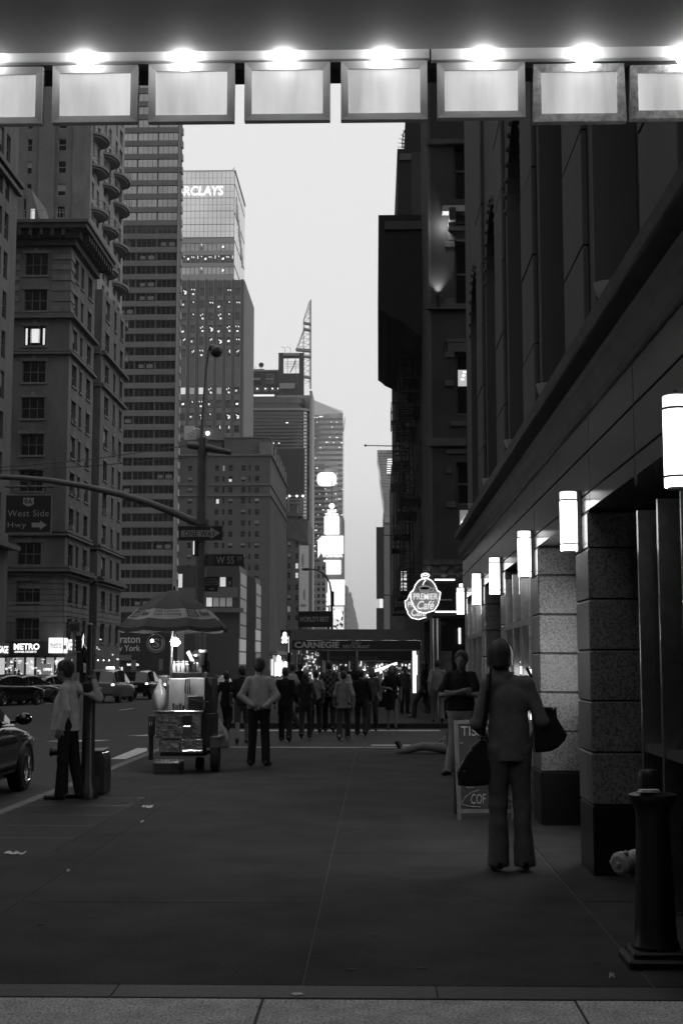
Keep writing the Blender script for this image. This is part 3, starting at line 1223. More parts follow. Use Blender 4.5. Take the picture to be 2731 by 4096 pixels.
me_d = [win_mesh(cols[0][1] - cols[0][0], per_z * .6, 'room', 4, 1, seed=1)] + [win_mesh(cols[0][1] - cols[0][0], per_z * .6, 'dark', 4, 1)] * 9
rr = random.Random(5)
for i, (z0, z1) in enumerate(rows):
    for (a, c) in cols:
        hi = z0 > zof(880, SY)  # sky-mirroring glass only high up; dark glass imitates reflected blocks below
        put_window(sh, 'N', SY, (a + c) / 2, z0, me_s[0] if hi else rr.choice(me_d), .3)
for (px, py) in ((330, 1318), (330, 1633), (327, 1992), (335, 1737), (400, 1517)):
    b = B()
    p = P(px + (0 if px < 400 else 0), py, SY - .1)
    b.box(p.x - .2, p.x + .2, SY + .15, SY + .2, p.z - .12, p.z + .12)
    b.build("room_light", tube_m, sh)
b = B()
for (z0, z1) in rows:
    b.box(SX + .02, SX + .3, SY + 3.6, SY + 4.8, z0, z1 - .3)
tag(b.build("projecting_sashes", shade_b, sh), kind="stuff")
b = B()
b.box(SX - .5, SX + .6, SY + 1, SY + 1.6, zof(675, SY), zof(655, SY))
b.build("davit", dsteel, sh)

# ------------------------------------------------------------------ bank tower with lit glass crown
BY = 600.0
bx1 = xof(938, BY, 750)
bt = thing("lit_crown_tower", "glass office tower with a glowing gridded crown and white bank lettering", "building", (bx1, BY, 0))
zt = zof(678, BY)
z4 = zof(948, BY)
zb2 = zof(1125, BY)
BYB = BY + 48
b = B()
b.box(bx1 - 60, bx1, BY, BYB, 0, zt - .5)
b.build("core", M("tower_core", .1, .5), bt)
crown = glow_panel("lit_crown_glass", .3, .27, .44, .05)
side_g = M("bright_side_glass", .55, .12, 1.0)
pw = 17.9 / F * BY
nz = [zof(y, BY) for y in (676, 708, 735, 762, 789, 815, 841, 868, 895, 922, 947)]
for i in range(13):
    for j in range(len(nz) - 1):
        b = B()
        b.box(bx1 - pw * (i + 1) + .09, bx1 - pw * i - .09, BY - .25, BY - .01, nz[j + 1] + (.25 if j % 2 else .1), nz[j] - .08)
        b.build("glass_panel", crown, bt)
rowz = [zof(y, BY) for y in (965, 1000, 1012, 1052, 1066, 1095, 1117)]
mid = M("grey_tower_glass", .28, .12, 1.0, noise=.05, amt=.4)
b = B()
for (a, c, m_) in ((970, 1000, 1), (1018, 1048, 2), (1065, 1095, 1)):
    for i in range(13):
        kind = 'office' if m_ == 2 or (i % 5 == 2) else 'dark'
        put_window(bt, 'N', BY, bx1 - pw * (i + .5), zof(c, BY), win_mesh(pw - .15, zof(a, BY) - zof(c, BY), kind, 1, 1, glass=(mid if m_ == 1 else glassd), sash=dsteel, seed=i % 4), -.01)
b = B()
for (y0, y1) in ((949, 970), (1000, 1018), (1048, 1065), (1095, 1130)):
    b.box(bx1 - 60, bx1, BY - .3, BY - .005, zof(y1, BY) + .1, zof(y0, BY) - .1)
b.build("spandrel", M("tower_spandrel", .22, .4, .3), bt)
# avenue side: tall bright glass in a dark grid
ns = 6
sl = (BYB - BY) / ns
for i in range(ns):
    for j, (ya, yc) in enumerate(((685, 735), (738, 850), (853, 960), (963, 1060), (1063, 1150), (1150, 1300))):
        b = B()
        b.box(bx1 + .01, bx1 + .3, BY + sl * i + .4, BY + sl * (i + 1) - .4, zof(yc, BY) + .5, zof(ya, BY) - .3)
        b.build("side_glass", side_g, bt)
b = B()
b.box(bx1 - 60, bx1 + .6, BY - .6, BYB, zt - .5, zt)
b.build("coping", M("tower_coping", .4, .4, .3), bt)
b = B()
x1 = P(893, 780, BY - 1).x
x0 = x1 - (893 - 672) / F * BY
b.text("BARCLAYS", (x0, BY - .6, zof(779, BY)), (1, 0, 0), (0, 0, 1), x1 - x0, zof(742, BY) - zof(779, BY), .3, bold=.012, shear=.12)
b.build("lettering", M("lit_lettering", .8, .5, emit=1.6), bt)
# pale eagle emblem worn thin on the side of the crown
b = B()
for i in range(9):
    y = BY + 6 + i * 3.6
    zz = zof(790, BY) - i * 2.3
    b.box(bx1 + .31, bx1 + .5, y, y + 2.6, zz - 5 + (i % 3), zz + 3)
b.build("side_emblem", M("pale_emblem", .4, .5), bt)
b = B()
b.cyl((bx1 - 1, BY, zt), (bx1, BY, zt + 1.4), .15, n=5)
b.build("roof_mast", dsteel, bt)

# ------------------------------------------------------------------ dark office tower with vertical fins
OY = 470.0
ox1 = xof(974, OY, 1500)
ot = thing("finned_office_tower", "dark office tower with vertical fins and scattered lit offices below the glowing crown", "building", (ox1, OY, 0))
zt = zof(1117, OY)
OYB = OY * (1500 - 974) / (1500 - 1013)
b = B()
b.box(ox1 - 60, ox1, OY, OYB, 0, zt)
b.build("core", M("office_core", .07, .7), ot)
b = B()
b.box(ox1 + .002, ox1 + .2, OY + .3, OYB, 0, zt - .2)
b.build("side_wall", M("blank_side_wall", .17, .8, noise=.1, amt=.1, stretch=(1, 6, .2)), ot)
bp = 36.7 / F * OY
fin = M("dark_fin", .06, .5, .2)
for i in range(9):
    x = xof(967, OY, 1500) - bp * i
    b = B()
    b.box(x - .45, x + .45, OY - .9, OY - .002, 0, zt)
    b.build("fin", fin, ot)
    for dx in (-.62, .62):
        b = B()
        b.box(x + dx - .06, x + dx + .06, OY - .5, OY - .002, 0, zt)
        b.build("fin_edge", M("fin_edge_metal", .3, .4, .5), ot)
span = M("office_spandrel", .15, .6, noise=.2, amt=.2)
tops = [1150, 1200, 1249, 1299, 1348, 1395, 1546, 1600, 1650, 1700, 1750]
for i in range(8):
    xm = xof(967, OY, 1500) - bp * (i + .5)
    for j, yt in enumerate(tops):
        rr = random.Random(i * 31 + j)
        kind = rr.choices(['office', 'room', 'dark', 'lit'], [7, 2, 2, .35 if j == 6 else .1])[0]
        if j == 6: kind = rr.choice(['office', 'lit', 'dim'])
        if j >= 9 and rr.random() < .6: kind = 'dark'
        put_window(ot, 'N', OY, xm, zof(yt + 29, OY), win_mesh(bp - 1.35, 29 / F * OY, kind, 1, 1, sash=fin, glass=glass_far, seed=rr.randint(0, 9)), -.01)
b = B()
for i in range(8):
    xm = xof(967, OY, 1500) - bp * (i + .5)
    y = 1117
    for yt in tops + [2100]:
        b.box(xm - bp / 2 + .68, xm + bp / 2 - .68, OY - .25, OY - .003, zof(yt - 1, OY), zof(y, OY))
        y = yt + 30
tag(b.build("spandrel", span, ot), kind="stuff")
b = B()
for k in range(10):          # louvre lines of the plant floors
    for i in range(8):
        xm = xof(967, OY, 1500) - bp * (i + .5)
        for y in (1121 + k * 3, 1430 + k * 11):
            b.box(xm - bp / 2 + .7, xm + bp / 2 - .7, OY - .33, OY - .251, zof(y + 1.4, OY), zof(y, OY))
tag(b.build("louvre", M("louvre_metal", .1, .5, .4), ot), kind="stuff")

# ------------------------------------------------------------------ old hotel with attic storey
HY = 370.0
hx1 = xof(1081, HY, 1900)
oh = thing("brick_hotel_block", "old grey brick hotel block with rows of small windows behind the street signs", "building", (hx1, HY, 0))
HYB = HY * (1500 - 1081) / (1500 - 1146)
zt = zof(1748, HY)
rows = [(zof(y + 22, HY), zof(y, HY)) for y in [1860, 1903, 1947] + [1991 + 44.6 * i for i in range(13)]]
cx = [758, 866, 921, 972, 1027]
hw = 18.5 / 2 / F * HY
cols = [(xof(x, HY, 2100) - hw, xof(x, HY, 2100) + hw) for x in cx]
sw = 8 / 2 / F * HY
cols2 = [(xof(x, HY, 2100) - sw, xof(x, HY, 2100) + sw) for x in (893, 998)]
b = B()
gridwall(b, 'N', HY, hx1 - 42, hx1, 0, zof(1815, HY), cols + cols2, rows, .3)
b.box(hx1 - 42, hx1, HY + .3, HYB, 0, zof(1815, HY))
b.box(xof(895, HY, 1780), hx1 - .5, HY + 1.2, HYB - 3, zof(1815, HY), zt)
b.box(xof(700, HY, 1780), xof(880, HY, 1780), HY + 6, HYB - 10, zof(1815, HY), zof(1742, HY))
b.build("wall", M("old_hotel_brick", .068, .9, noise=.2, amt=.2), oh)
face_windows(oh, 'N', HY, cols, rows, picker(21, dark=8, shade=4, pale=1), .3, glass=glassd)
face_windows(oh, 'N', HY, cols2, rows, picker(22, dark=9, dim=.6), .3, nz=1)
for (px, py) in ((870, 2005), (921, 1925)):
    b = B()
    p = P(px, py, HY)
    b.box(p.x - .35, p.x + .4, HY + .1, HY + .15, p.z - .8, p.z + .6)
    b.build("lit_window", lit_m, oh)
b = B()
for (y, d, h) in ((1815, .6, .5), (1935, .35, .35), (1978, .5, .4), (1748, .3, .4)):
    x0_ = hx1 - 42 if y != 1748 else xof(895, HY, 1780)
    if y == 1748:
        b.box(x0_ - .3, hx1 - .2, HY + .9, HYB - 3, zt, zt + .4)
    else:
        b.box(x0_, hx1 + d, HY - d, HYB, zof(y, HY) - h, zof(y, HY))
b.build("string_course", M("hotel_trim", .10, .8), oh)
for i in range(14):          # avenue side: narrow strips of window and pier
    y = HY + 2.5 + i * (HYB - HY - 4) / 14
    b = B()
    b.box(hx1 + .002, hx1 + .18, y, y + (HYB - HY) / 32, 4, zof(1990, HY))
    b.build("side_pier", stone_e, oh)
# parapet blocks stepping along the avenue side
for i in range(6):
    b = B()
    y = HY + i * (HYB - HY) / 6
    b.box(hx1 - 3, hx1 + .4, y, y + 4.5, zof(1815, HY), zof(1815, HY) + 3.2)
    b.build("parapet_block", stone_e2, oh)
# roof plant and a floodlight
b = B()
rx0 = xof(720, HY, 1720)
b.box(rx0, xof(760, HY, 1720), HY + 8, HY + 12, zof(1742, HY), zof(1680, HY))
b.build("roof_plant", M("roof_plant", .3, .6), oh)
b = B()
for i in range(4):
    b.tube([(rx0 + 1 + i * .8, HY + 7, zof(1742, HY)), (rx0 + 1 + i * .8, HY + 7, zof(1712 - 6 * i, HY)), (rx0 + 3 + i * 1.2, HY + 7, zof(1725 - 6 * i, HY))], .35, 6)
b.build("roof_duct", M("roof_plant", .3, .6), oh)
b = B()
b.prism([(xof(775, HY), HY + 5, zof(1742, HY)), (xof(915, HY), HY + 5, zof(1748, HY)), (xof(900, HY), HY + 5, zof(1725, HY)), (xof(860, HY), HY + 5, zof(1700, HY)), (xof(800, HY), HY + 5, zof(1690, HY))], (0, 10, 0))
b.build("roof_house", M("roof_house", .1, .8), oh)
b = B()
p = P(831, 1733, HY + 4.8)
b.ball(p, .55, 8, 6)
b.build("roof_lamp", M("small_bright_lamp", .8, .4, emit=6), oh)

# ------------------------------------------------------------------ low modern blocks before it
DY = 284.0
db = thing("dark_low_block", "low dark modern block with a strip of lit office windows behind the food cart umbrella", "building", (XE, DY, 0))
dx1 = xof(957, DY, 2400)
zt = zof(2262, DY)
b = B()
rows = [(zof(2426, DY), zof(2388, DY)), (zof(2346, DY), zof(2306, DY))]
cols = [(xof(822, DY, 2400), xof(930, DY, 2400))]
gridwall(b, 'N', DY, dx1 - 32, dx1, 0, zt, cols, rows, .8)
b.box(dx1 - 32, dx1, DY + .8, 300, 0, zt)
b.build("wall", M("dark_block_cladding", .03, .6), db)
for j, (z0, z1) in enumerate(rows):
    n = 4
    for i in range(n):
        w = (cols[0][1] - cols[0][0]) / n
        kind = 'lit' if (j, i) in ((1, 2), (0, 0)) else ('dim' if j == 0 else 'room')
        if j == 1 and i < 1: kind = 'dark'
        put_window(db, 'N', DY, cols[0][0] + w * (i + .5), z0, win_mesh(w - .1, z1 - z0, kind, 1, 1, seed=i), .8)
b = B()
b.box(dx1 - 13, dx1 - .3, DY - .5, DY - .002, zof(2390, DY), zof(2350, DY))
b.build("spandrel", M("dark_spandrel", .10, .6), db)
b = B()
b.box(dx1 - 11, dx1 + 1, DY - 2, DY - .003, zof(2450, DY), zof(2432, DY))
b.build("canopy", M("dark_spandrel", .10, .6), db)
b = B()
p = P(722, 2325, DY)
b.box(p.x - .4, p.x + .4, DY - .06, DY - .003, p.z - 1.5, p.z + 1.5)
b.build("lit_window", lit_m, db)
g_side = M("avenue_glass_front", .10, .3, 1.0, noise=.4, amt=.5, stretch=(1, 1, .3))
for j in range(7):
    b = B()
    zz = 1.5 + j * (zt - 2.5) / 7
    b.box(dx1 + .003, dx1 + .2, DY + .3, 298, zz, zz + (zt - 2.5) / 7 - .3)
    b.build("side_glass", g_side if j > 1 else M("lit_side_glass", .2, .3, emit=.10), db)

D2 = 318.0
d2 = thing("narrow_dark_block", "narrow dark block with a glazed lit side beside the old brick hotel", "building", (xof(1020, D2, 2400), D2, 0))
x1 = xof(1021, D2, 2400)
zt = zof(2308, D2)
b = B()
b.box(x1 - 20, x1, D2, 332, -2, zt)
b.build("wall", M("dark_block_cladding", .03, .6), d2)
for j in range(8):
    b = B()
    zz = -1 + j * (zt) / 8
    b.box(x1 + .003, x1 + .2, D2 + .3, 331.5, zz, zz + zt / 8 - .35)
    b.build("side_glass", g_side if j not in (2, 3) else M("lit_side_glass", .2, .3, emit=.10), d2)
# ------------------------------------------------------------------ block with a dark billboard and a mansard
VY = 500.0
vb = thing("mansard_block", "brick block with a mansard roof and a few lit windows beneath the black billboard", "building", (xof(1141, VY), VY, 0))
x0, x1, x2 = xof(1141, VY, 2300), xof(1198, VY, 2300), xof(1236, VY, 2300)
rows = [(zof(y + 22, VY), zof(y, VY)) for y in (2085, 2167, 2213, 2252, 2290, 2338, 2380, 2425, 2460)]
cols = [(xof(1150, VY, 2300), xof(1162, VY, 2300)), (xof(1181, VY, 2300), xof(1193, VY, 2300))]
b = B()
gridwall(b, 'N', VY, x0 - 8, x1 + 3, -4, zof(2075, VY), cols, rows, .3)
b.box(x0 - 8, x1 + 3, VY + .3, VY + 40, -4, zof(2075, VY))
b.build("wall", M("mansard_block_brick", .09, .9, noise=.2, amt=.2), vb)
pk = ['dark', 'dark', 'pale', 'dark', 'pale', 'dark', 'dark', 'lit', 'dark', 'lit', 'dark', 'dark', 'pale', 'dark', 'dim', 'dark', 'dark', 'dark']
for i, (z0, z1) in enumerate(rows):
    for j, (a, c) in enumerate(cols):
        put_window(vb, 'N', VY, (a + c) / 2, z0, win_mesh(c - a, z1 - z0, pk[(i * 2 + j) % 18], 1, 2, seed=i), .3)
b = B()
zr, ze = zof(2068, VY), zof(2175, VY)
b.prism([(x0 - 8, VY - .6, zof(2125, VY)), (x2 - .2, VY - .6, ze), (x2 - 1.5, VY - .6, zof(2130, VY)), (x2 - 4.2, VY - .6, zr), (x0 - 8, VY - .6, zr)], (0, 30, 0))
b.build("mansard_roof", M("mansard_slate", .06, .7, noise=.5, amt=.3), vb)
b = B()
b.box(x0 - 8, xof(1209, VY, 2060), VY - 1.5, VY + 20, zof(2066, VY), zof(2054, VY))
b.build("cornice", M("hotel_trim", .15, .8), vb)
b = B()
b.box(x0 + .2, xof(1189, VY, 2040), VY, VY + 6, zof(2054, VY), zof(2020, VY))
b.build("roof_house", M("roof_house", .1, .8), vb)
bb = thing("billboard", "large black rear side of a rooftop billboard with small lamps under it", "billboard", (xof(1150, VY - 6), VY - 6, zof(2054, VY)))
b = B()
a, c = P(1091, 1976, VY - 6), P(1216, 1794, VY - 6)
b.box(a.x, c.x, VY - 6, VY - 5.4, a.z, c.z)
b.build("board", M("billboard_black", .012, .5, noise=.3, amt=.4), bb)
b = B()
for x in (a.x + 3, (a.x + c.x) / 2, c.x - 1):
    b.box(x - .25, x + .25, VY - 5.4, VY - 5, zof(2054, VY), a.z + 2)
b.box(a.x, c.x, VY - 6.2, VY - 5.2, a.z - 1.0, a.z - .5)
b.box(c.x + .02, c.x + .35, VY - 6.3, VY - 5.3, a.z - 1, c.z)
tag(b.build("support_frame", dsteel, bb), kind="stuff")
for px in (1158, 1187, 1211):
    p = P(px, 1984, VY - 6.3)
    b = B()
    b.ball(p, .35, 8, 6)
    b.build("lamp", M("small_bright_lamp", .8, .4, emit=6), bb)

bn = thing("wall_banner", "tall pale advertising banner hanging beside the brick mansard block", "banner", (xof(1220, 480), 480, 0))
a, c = P(1196, 2445, 480), P(1235, 2182, 480)
b = B()
b.box(a.x, c.x, 480, 480.3, a.z, c.z)
b.build("cloth", M("banner_cloth", .42, .8, emit=.05), bn)
b = B()
for (y0, y1, x0_, x1_, cc) in ((2212, 2270, 1206, 1216, 0), (2355, 2400, 1212, 1222, 0), (2415, 2428, 1200, 1226, 0)):
    p, q = P(x0_, y1, 479.9), P(x1_, y0, 479.9)
    b.ball(((p.x + q.x) / 2, 479.95, (p.z + q.z) / 2), ((q.x - p.x) / 2, .06, (q.z - p.z) / 2), 10, 8)
b.build("print", M("banner_print", .25, .8), bn)
b = B()
p = P(1241, 2330, 481)
b.box(p.x - .5, p.x + .5, 480.6, 481.4, -3, zof(2178, 481))
b.build("pole", dsteel, bn)

# ------------------------------------------------------------------ rounded ribbon-window tower with the lattice mast on top
KY = 640.0
kt = thing("round_cornered_tower", "broad grey tower with a rounded corner and thin ribbon floors under the lattice mast", "building", (xof(1235, KY), KY, 0))
x1 = xof(1235, KY, 2000)
x0 = x1 - 60
band = M("ribbon_spandrel", .11, .5, noise=.1, amt=.2)
ztop = zof(1644, KY)
b = B()
rc = 6


def plan(x1, d, rc):
    pts = [(x0, KY + d)]
    for i in range(7):
        t = math.pi / 2 * i / 6
        pts.append((x1 - rc + rc * math.sin(t), KY + d + rc - rc * math.cos(t)))
    return pts + [(x1, KY + 40), (x0, KY + 40)]


b.prism([(x, y, -4) for x, y in plan(x1 - .5, .5, rc)], (0, 0, ztop + 4))
b.build("glass_core", M("ribbon_glass", .04, .1, .0, noise=.2, amt=.6), kt)
b = B()
b.prism([(x, y, 0) for x, y in plan(x1, 0, rc)], (0, 0, .85))
o = b.build("floor_band", band, kt)
me = o.data
o.location = (0, 0, 0)
me.transform(Matrix.Translation((0, 0, 0)))
fl = 14.0 / F * KY
n = int(ztop / fl)
for i in range(n):
    if i == 0:
        continue
    inst("floor_band", me, kt, (0, 0, ztop - fl * i))
rr = random.Random(8)
for i in range(16):          # scattered lit desks behind the ribbons
    k = rr.randint(1, n - 1)
    p = P(rr.uniform(1015, 1200), 1900, KY)
    b = B()
    b.box(p.x - .3, p.x + .3 + rr.random(), KY + .42, KY + .5, ztop - fl * k - .7, ztop - fl * k - .35)
    b.build("room_light", tube_m, kt)
b = B()
for i in range(n):           # reflective panes on the corner
    z = ztop - fl * i
    if i: b.box(x1 - .5, x1 - .3, KY + 6.5, KY + 9, z - 1.0, z - .05)
    b.prism([(x1 - 2.6, KY + .95, z - 1.05), (x1 - 1.2, KY + 2.2, z - 1.05), (x1 - 1.2, KY + 2.2, z - .05), (x1 - 2.6, KY + .95, z - .05)], (.05, -.05, 0))
tag(b.build("corner_pane", M("corner_pane", .35, .1, 1.0), kt), kind="stuff")
b = B()
xk = xof(1212, KY, 1600)
z0, z1 = zof(1608, KY), zof(1585, KY)
b.prism([(x, y + 2, zof(1642, KY)) for x, y in plan(xk, 0, rc)], (0, 0, z1 - zof(1642, KY) - 2.6))
b.build("setback_floor", M("ribbon_glass", .04, .1), kt)
b = B()
b.prism([(x, y + 1.5, z0) for x, y in plan(xk + .3, 0, rc)], (0, 0, z1 - z0))
b.build("setback_parapet", band, kt)
b = B()
b.prism([(x, y - .3, zof(1640, KY)) for x, y in plan(x1 + .5, 0, rc)], (0, 0, zof(1631, KY) - zof(1640, KY)))
b.build("ledge", M("ribbon_ledge", .26, .5), kt)
pale2 = M("pale_tower_fin", .30, .6)
b = B()
b.box(xof(1236, KY, 1900), xof(1246, KY, 1900), KY + 3, KY + 30, -3, zof(1557, KY))
b.build("pale_fin", pale2, kt)
b = B()
b.box(xof(1097, KY, 1570), xof(1236, KY, 1570), KY + 14, KY + 30, zof(1640, KY), zof(1557, KY))
b.build("roof_house", pale2, kt)
# dark block behind with dish
RY = 700.0
rb = thing("dark_rooftop_block", "dark block with pale window bands and a dish aerial behind the rounded tower", "building", (xof(1065, RY), RY, 0))
b = B()
x0_, x1_ = xof(985, RY, 1530), xof(1119, RY, 1530)
b.box(x0_, x1_, RY, RY + 30, 0, zof(1484, RY))
b.build("wall", M("dark_roof_block", .05, .8), rb)
b = B()
b.box(x0_, x1_ + .3, RY - .4, RY + 30, zof(1484, RY), zof(1478, RY))
b.build("coping", pale2, rb)
for (xa, xb) in ((1011, 1042), (1064, 1096)):
    for (ya, yb3, m_) in ((1494, 1507, glassd), (1510, 1518, pale2), (1521, 1534, glassd)):
        b = B()
        b.box(xof(xa, RY, 1500), xof(xb, RY, 1500), RY - .3, RY - .01, zof(yb3, RY), zof(ya, RY))
        b.build("window_band" if m_ is glassd else "sill_band", m_, rb)
for xa in (1021, 1054, 1082, 1105, 1128, 1150):
    b = B()
    b.box(xof(xa, RY, 1550), xof(xa + 19, RY, 1550), RY - .3, RY - .01, zof(1564, RY), zof(1549, RY))
    b.build("window", M("grey_room", .25, .6), rb)
    b = B()
    b.box(xof(xa + 6, RY, 1550), xof(xa + 10, RY, 1550), RY - .4, RY - .31, zof(1556, RY), zof(1551, RY))
    b.build("room_light", tube_m, rb)
b = B()
b.box(xof(1010, RY, 1575), xof(1098, RY, 1575), RY - .3, RY - .01, zof(1584, RY), zof(1577, RY))
b.build("lit_band", M("lit_band", .6, .5, emit=.9), rb)
ds = thing("dish_aerial", "round dish aerial on a stand on the dark rooftop block", "aerial", (xof(1045, RY), RY + 2, zof(1478, RY)))
p = P(1045, 1460, RY + 2)
b = B()
b.lathe([(.1, .45), (.9, .25), (1.3, -.1), (1.35, -.12), (.8, .5), (.1, .7)], p, 14, 'Y')
b.build("dish", M("dark_dish", .05, .5), ds)
b = B()
z = zof(1478, RY)
for dx in (-1.2, 1.2, 0):
    b.cyl((p.x + dx, RY + 2, z), (p.x, RY + 2, p.z - .2), .1, n=5)
b.box(p.x - 3.5, p.x + 1.6, RY + 1.5, RY + 2.5, z, z + .8)
b.cyl((p.x - 4.2, RY + 2, z), (p.x - 2.6, RY + 2, z + 2.4), .1, n=5)
b.build("stand", dsteel, ds)
# open framed top and mast
FY = 690.0
ft = thing("framed_rooftop", "open dark box frame standing on the rounded tower's roof beside the mast", "roof structure", (xof(1165, FY), FY, zof(1557, FY)))
dk = M("dark_frame_metal", .035, .6)
def pb(b, x0, y0, x1, y1, Y, d=3.0):
    a, c = P(x0, y1, Y), P(x1, y0, Y)
    return b.box(a.x, c.x, Y, Y + d, a.z, c.z)
b = B()
pb(b, 1113, 1411, 1133, 1600, FY, 4)
pb(b, 1196, 1411, 1215, 1600, FY, 4)
pb(b, 1133.2, 1493, 1195.8, 1600, FY + .1, 3.5)
pb(b, 1133.2, 1422, 1195.8, 1429, FY + .2, 3)
b.build("frame", dk, ft)
b = B()
pb(b, 1133, 1411, 1195.8, 1421.5, FY - .2, 3)
pb(b, 1118, 1532, 1178, 1554, FY - 1, .8)
b.build("top_beam", pale2, ft)
b = B()
for x in (1150, 1182):
    pb(b, x - 1, 1429, x + 1, 1493, FY + 1, .3)
for y in (1446, 1452, 1458, 1464, 1471):
    pb(b, 1140, y, 1196, y + 1.2, FY + 1, .3)
b.tube([P(1160, 1490, FY + 2), P(1172, 1470, FY + 2), P(1182, 1440, FY + 2)], .25, 5)
tag(b.build("rods", dsteel, ft), kind="stuff")
b = B()
for x in (1128, 1150):
    b.tube([P(x + 12, 1411, FY), P(x + 12, 1392, FY), P(x - 4, 1387, FY)], .12, 5)
b.build("davit", dsteel, ft)
ma = thing("lattice_mast", "tall tapering lattice radio mast with pale platforms against the sky", "mast", (xof(1225, 650), 650, zof(1557, 650)))
my = 652.0
b = B()
mk = M("mast_steel", .12, .5, .3)
def seg(p, q, r=.16):
    b.tube([P(p[0], p[1], my), P(q[0], q[1], my)], r, 5)
seg((1243, 1198), (1243, 1556), .25)
seg((1238, 1205), (1238, 1556), .16)
seg((1243, 1198), (1240, 1206), .14)
seg((1237, 1208), (1214, 1282), .18)
seg((1242, 1215), (1214, 1288), .1)
seg((1214, 1282), (1214, 1500), .18)
seg((1214, 1320), (1184, 1400), .18)
seg((1218, 1316), (1190, 1400), .1)
for i in range(15):
    y = 1225 + i * 21
    xl = max(1214, 1237 - (y - 1208) * .31)
    seg((xl, y), (1243, y + 10), .09)
    seg((1243, y), (xl, y + 20), .09)
    seg((1238, y - 4), (1243, y - 4), .1)
for i in range(4):
    y = 1335 + i * 16
    seg((1214 - (y - 1320) * .37, y), (1214, y + 6), .08)
    seg((1214, y), (1214 - (y - 1310) * .37, y + 12), .08)
tag(b.build("lattice", mk, ma), kind="stuff")
for (x0_, y0_, x1_, y1_) in ((1214, 1288, 1241, 1301), (1214, 1313, 1241, 1326), (1183, 1393, 1241, 1409), (1214, 1421, 1241, 1434), (1214, 1503, 1241, 1516)):
    b = B()
    a, c = P(x0_, y1_, my), P(x1_, y0_, my)
    b.prism([(a.x, my - 1.2, a.z + .7), (c.x, my - 1.2, a.z), (c.x, my - 1.2, c.z - .6), (a.x, my - 1.2, c.z)], (0, 2.6, 0))
    b.build("platform", pale2, ma)

# ------------------------------------------------------------------ slant-roofed glass tower
GY = 780.0
gt = thing("slant_roof_glass_tower", "pale glass tower with a slanted roof far down the avenue", "building", (xof(1310, GY), GY, 0))
x0, x1 = xof(1249, GY, 1900), xof(1371, GY, 1900)
b = B()
zr = [(xof(1249, GY), zof(1588, GY)), (xof(1369, GY), zof(1634, GY)), (xof(1369, GY), zof(1652, GY))]
b.prism([(x0, GY, -4), (x1, GY, -4), (x1, GY, zr[2][1]), (x0, GY, zof(1660, GY))], (0, 30, 0))
b.build("core", M("pale_glass_core", .30, .12, .8, noise=.03, amt=.35), gt)
b = B()
b.prism([(x0, GY + .5, zof(1660, GY) + .02), (x1, GY + .5, zr[2][1] + .02), (zr[1][0], GY + 8, zr[1][1]), (x0, GY + 8, zr[0][1])], (0, 14, 0))
b.build("slant_roof", M("slant_roof_glass", .45, .3), gt)
b = B()
b.prism([(x0, GY + 21.8, zr[0][1] - 1), (zr[1][0], GY + 21.8, zr[1][1] - 2), (zr[1][0], GY + 21.8, zr[1][1] + .5), (x0, GY + 21.8, zr[0][1] + .9)], (0, .5, 0))
b.build("roof_edge", M("roof_edge_metal", .1, .5), gt)
b = B()
b.prism([(x1 + .02, GY + 2, zof(1725, GY)), (x1 + .02, GY + 20, zof(1700, GY)), (x1 + .9, GY + 20, zof(1660, GY)), (x1 + .9, GY + 2, zof(1665, GY))], (.3, 0, 0))
b.build("side_fin", M("side_fin_glass", .55, .2, .5), gt)
fl = 21.0 / F * GY
b = B()
b.box(x0 - .01, x1 + .01, GY - .25, GY - .004, 0, fl * .42)
me = b.build("floor_band", M("glass_tower_band", .24, .4), gt)
me.location = (0, 0, zof(1660, GY) - fl)
me = me.data
for i in range(2, 34):
    inst("floor_band", me, gt, (0, 0, zof(1660, GY) - fl * i))
rr = random.Random(12)
for i in range(70):
    px = rr.choice((rr.uniform(1252, 1290), rr.uniform(1295, 1368)))
    k = rr.randint(1, 30)
    p = P(px, 1900, GY)
    b = B()
    z = zof(1660, GY) - fl * k + fl * .42 + rr.uniform(.1, .6)
    b.box(p.x, p.x + rr.uniform(.25, 1.2), GY - .02, GY - .006, z, z + rr.uniform(.3, .7))
    b.build("room_light", M("office_light", .8, .5, emit=1.1), gt)
b = B()
for k in range(10, 27):
    b.box(xof(1298, GY, 2000), xof(1352, GY, 2000), GY - .6, GY - .26, zof(1660, GY) - fl * k + .2, zof(1660, GY) - fl * k + 1.6)
tag(b.build("pale_balcony_band", M("pale_band", .45, .5), gt), kind="stuff")

# ------------------------------------------------------------------ the narrow building covered in bright screens
NY_ = 735.0
nb = thing("screen_clad_building", "narrow building covered in glowing video screens at the end of the avenue", "building", (xof(1330, NY_), NY_, 0))
b = B()
b.box(xof(1302, NY_, 2200), xof(1374, NY_, 2200), NY_, NY_ + 25, -4, zof(2070, NY_))
b.box(xof(1316, NY_, 2040), xof(1340, NY_, 2040), NY_ + 2, NY_ + 12, zof(2070, NY_), zof(2012 + 32, NY_))
b.build("wall", M("screen_building_wall", .2, .7), nb)
scr = M("video_screen", .8, .4, emit=2.6)
def screen(x0, y0, x1, y1, m=scr, Y=NY_ - 1, name="screen"):
    a, c = P(x0, y1, Y), P(x1, y0, Y)
    b = B()
    b.box(a.x, c.x, Y, Y + .9, a.z, c.z)
    return b.build(name, m, nb)
screen(1297, 2066, 1356, 2136)
screen(1285, 2144, 1373, 2213)
screen(1296, 2241, 1362, 2296)
screen(1311, 2319, 1378, 2420, M("soft_video_screen", .8, .4, emit=1.5))
screen(1320, 2426, 1375, 2520, M("poster_screen", .5, .5, emit=.8))
b = B()      # a dark patterned picture on the lowest screen, and side signs
rr = random.Random(2)
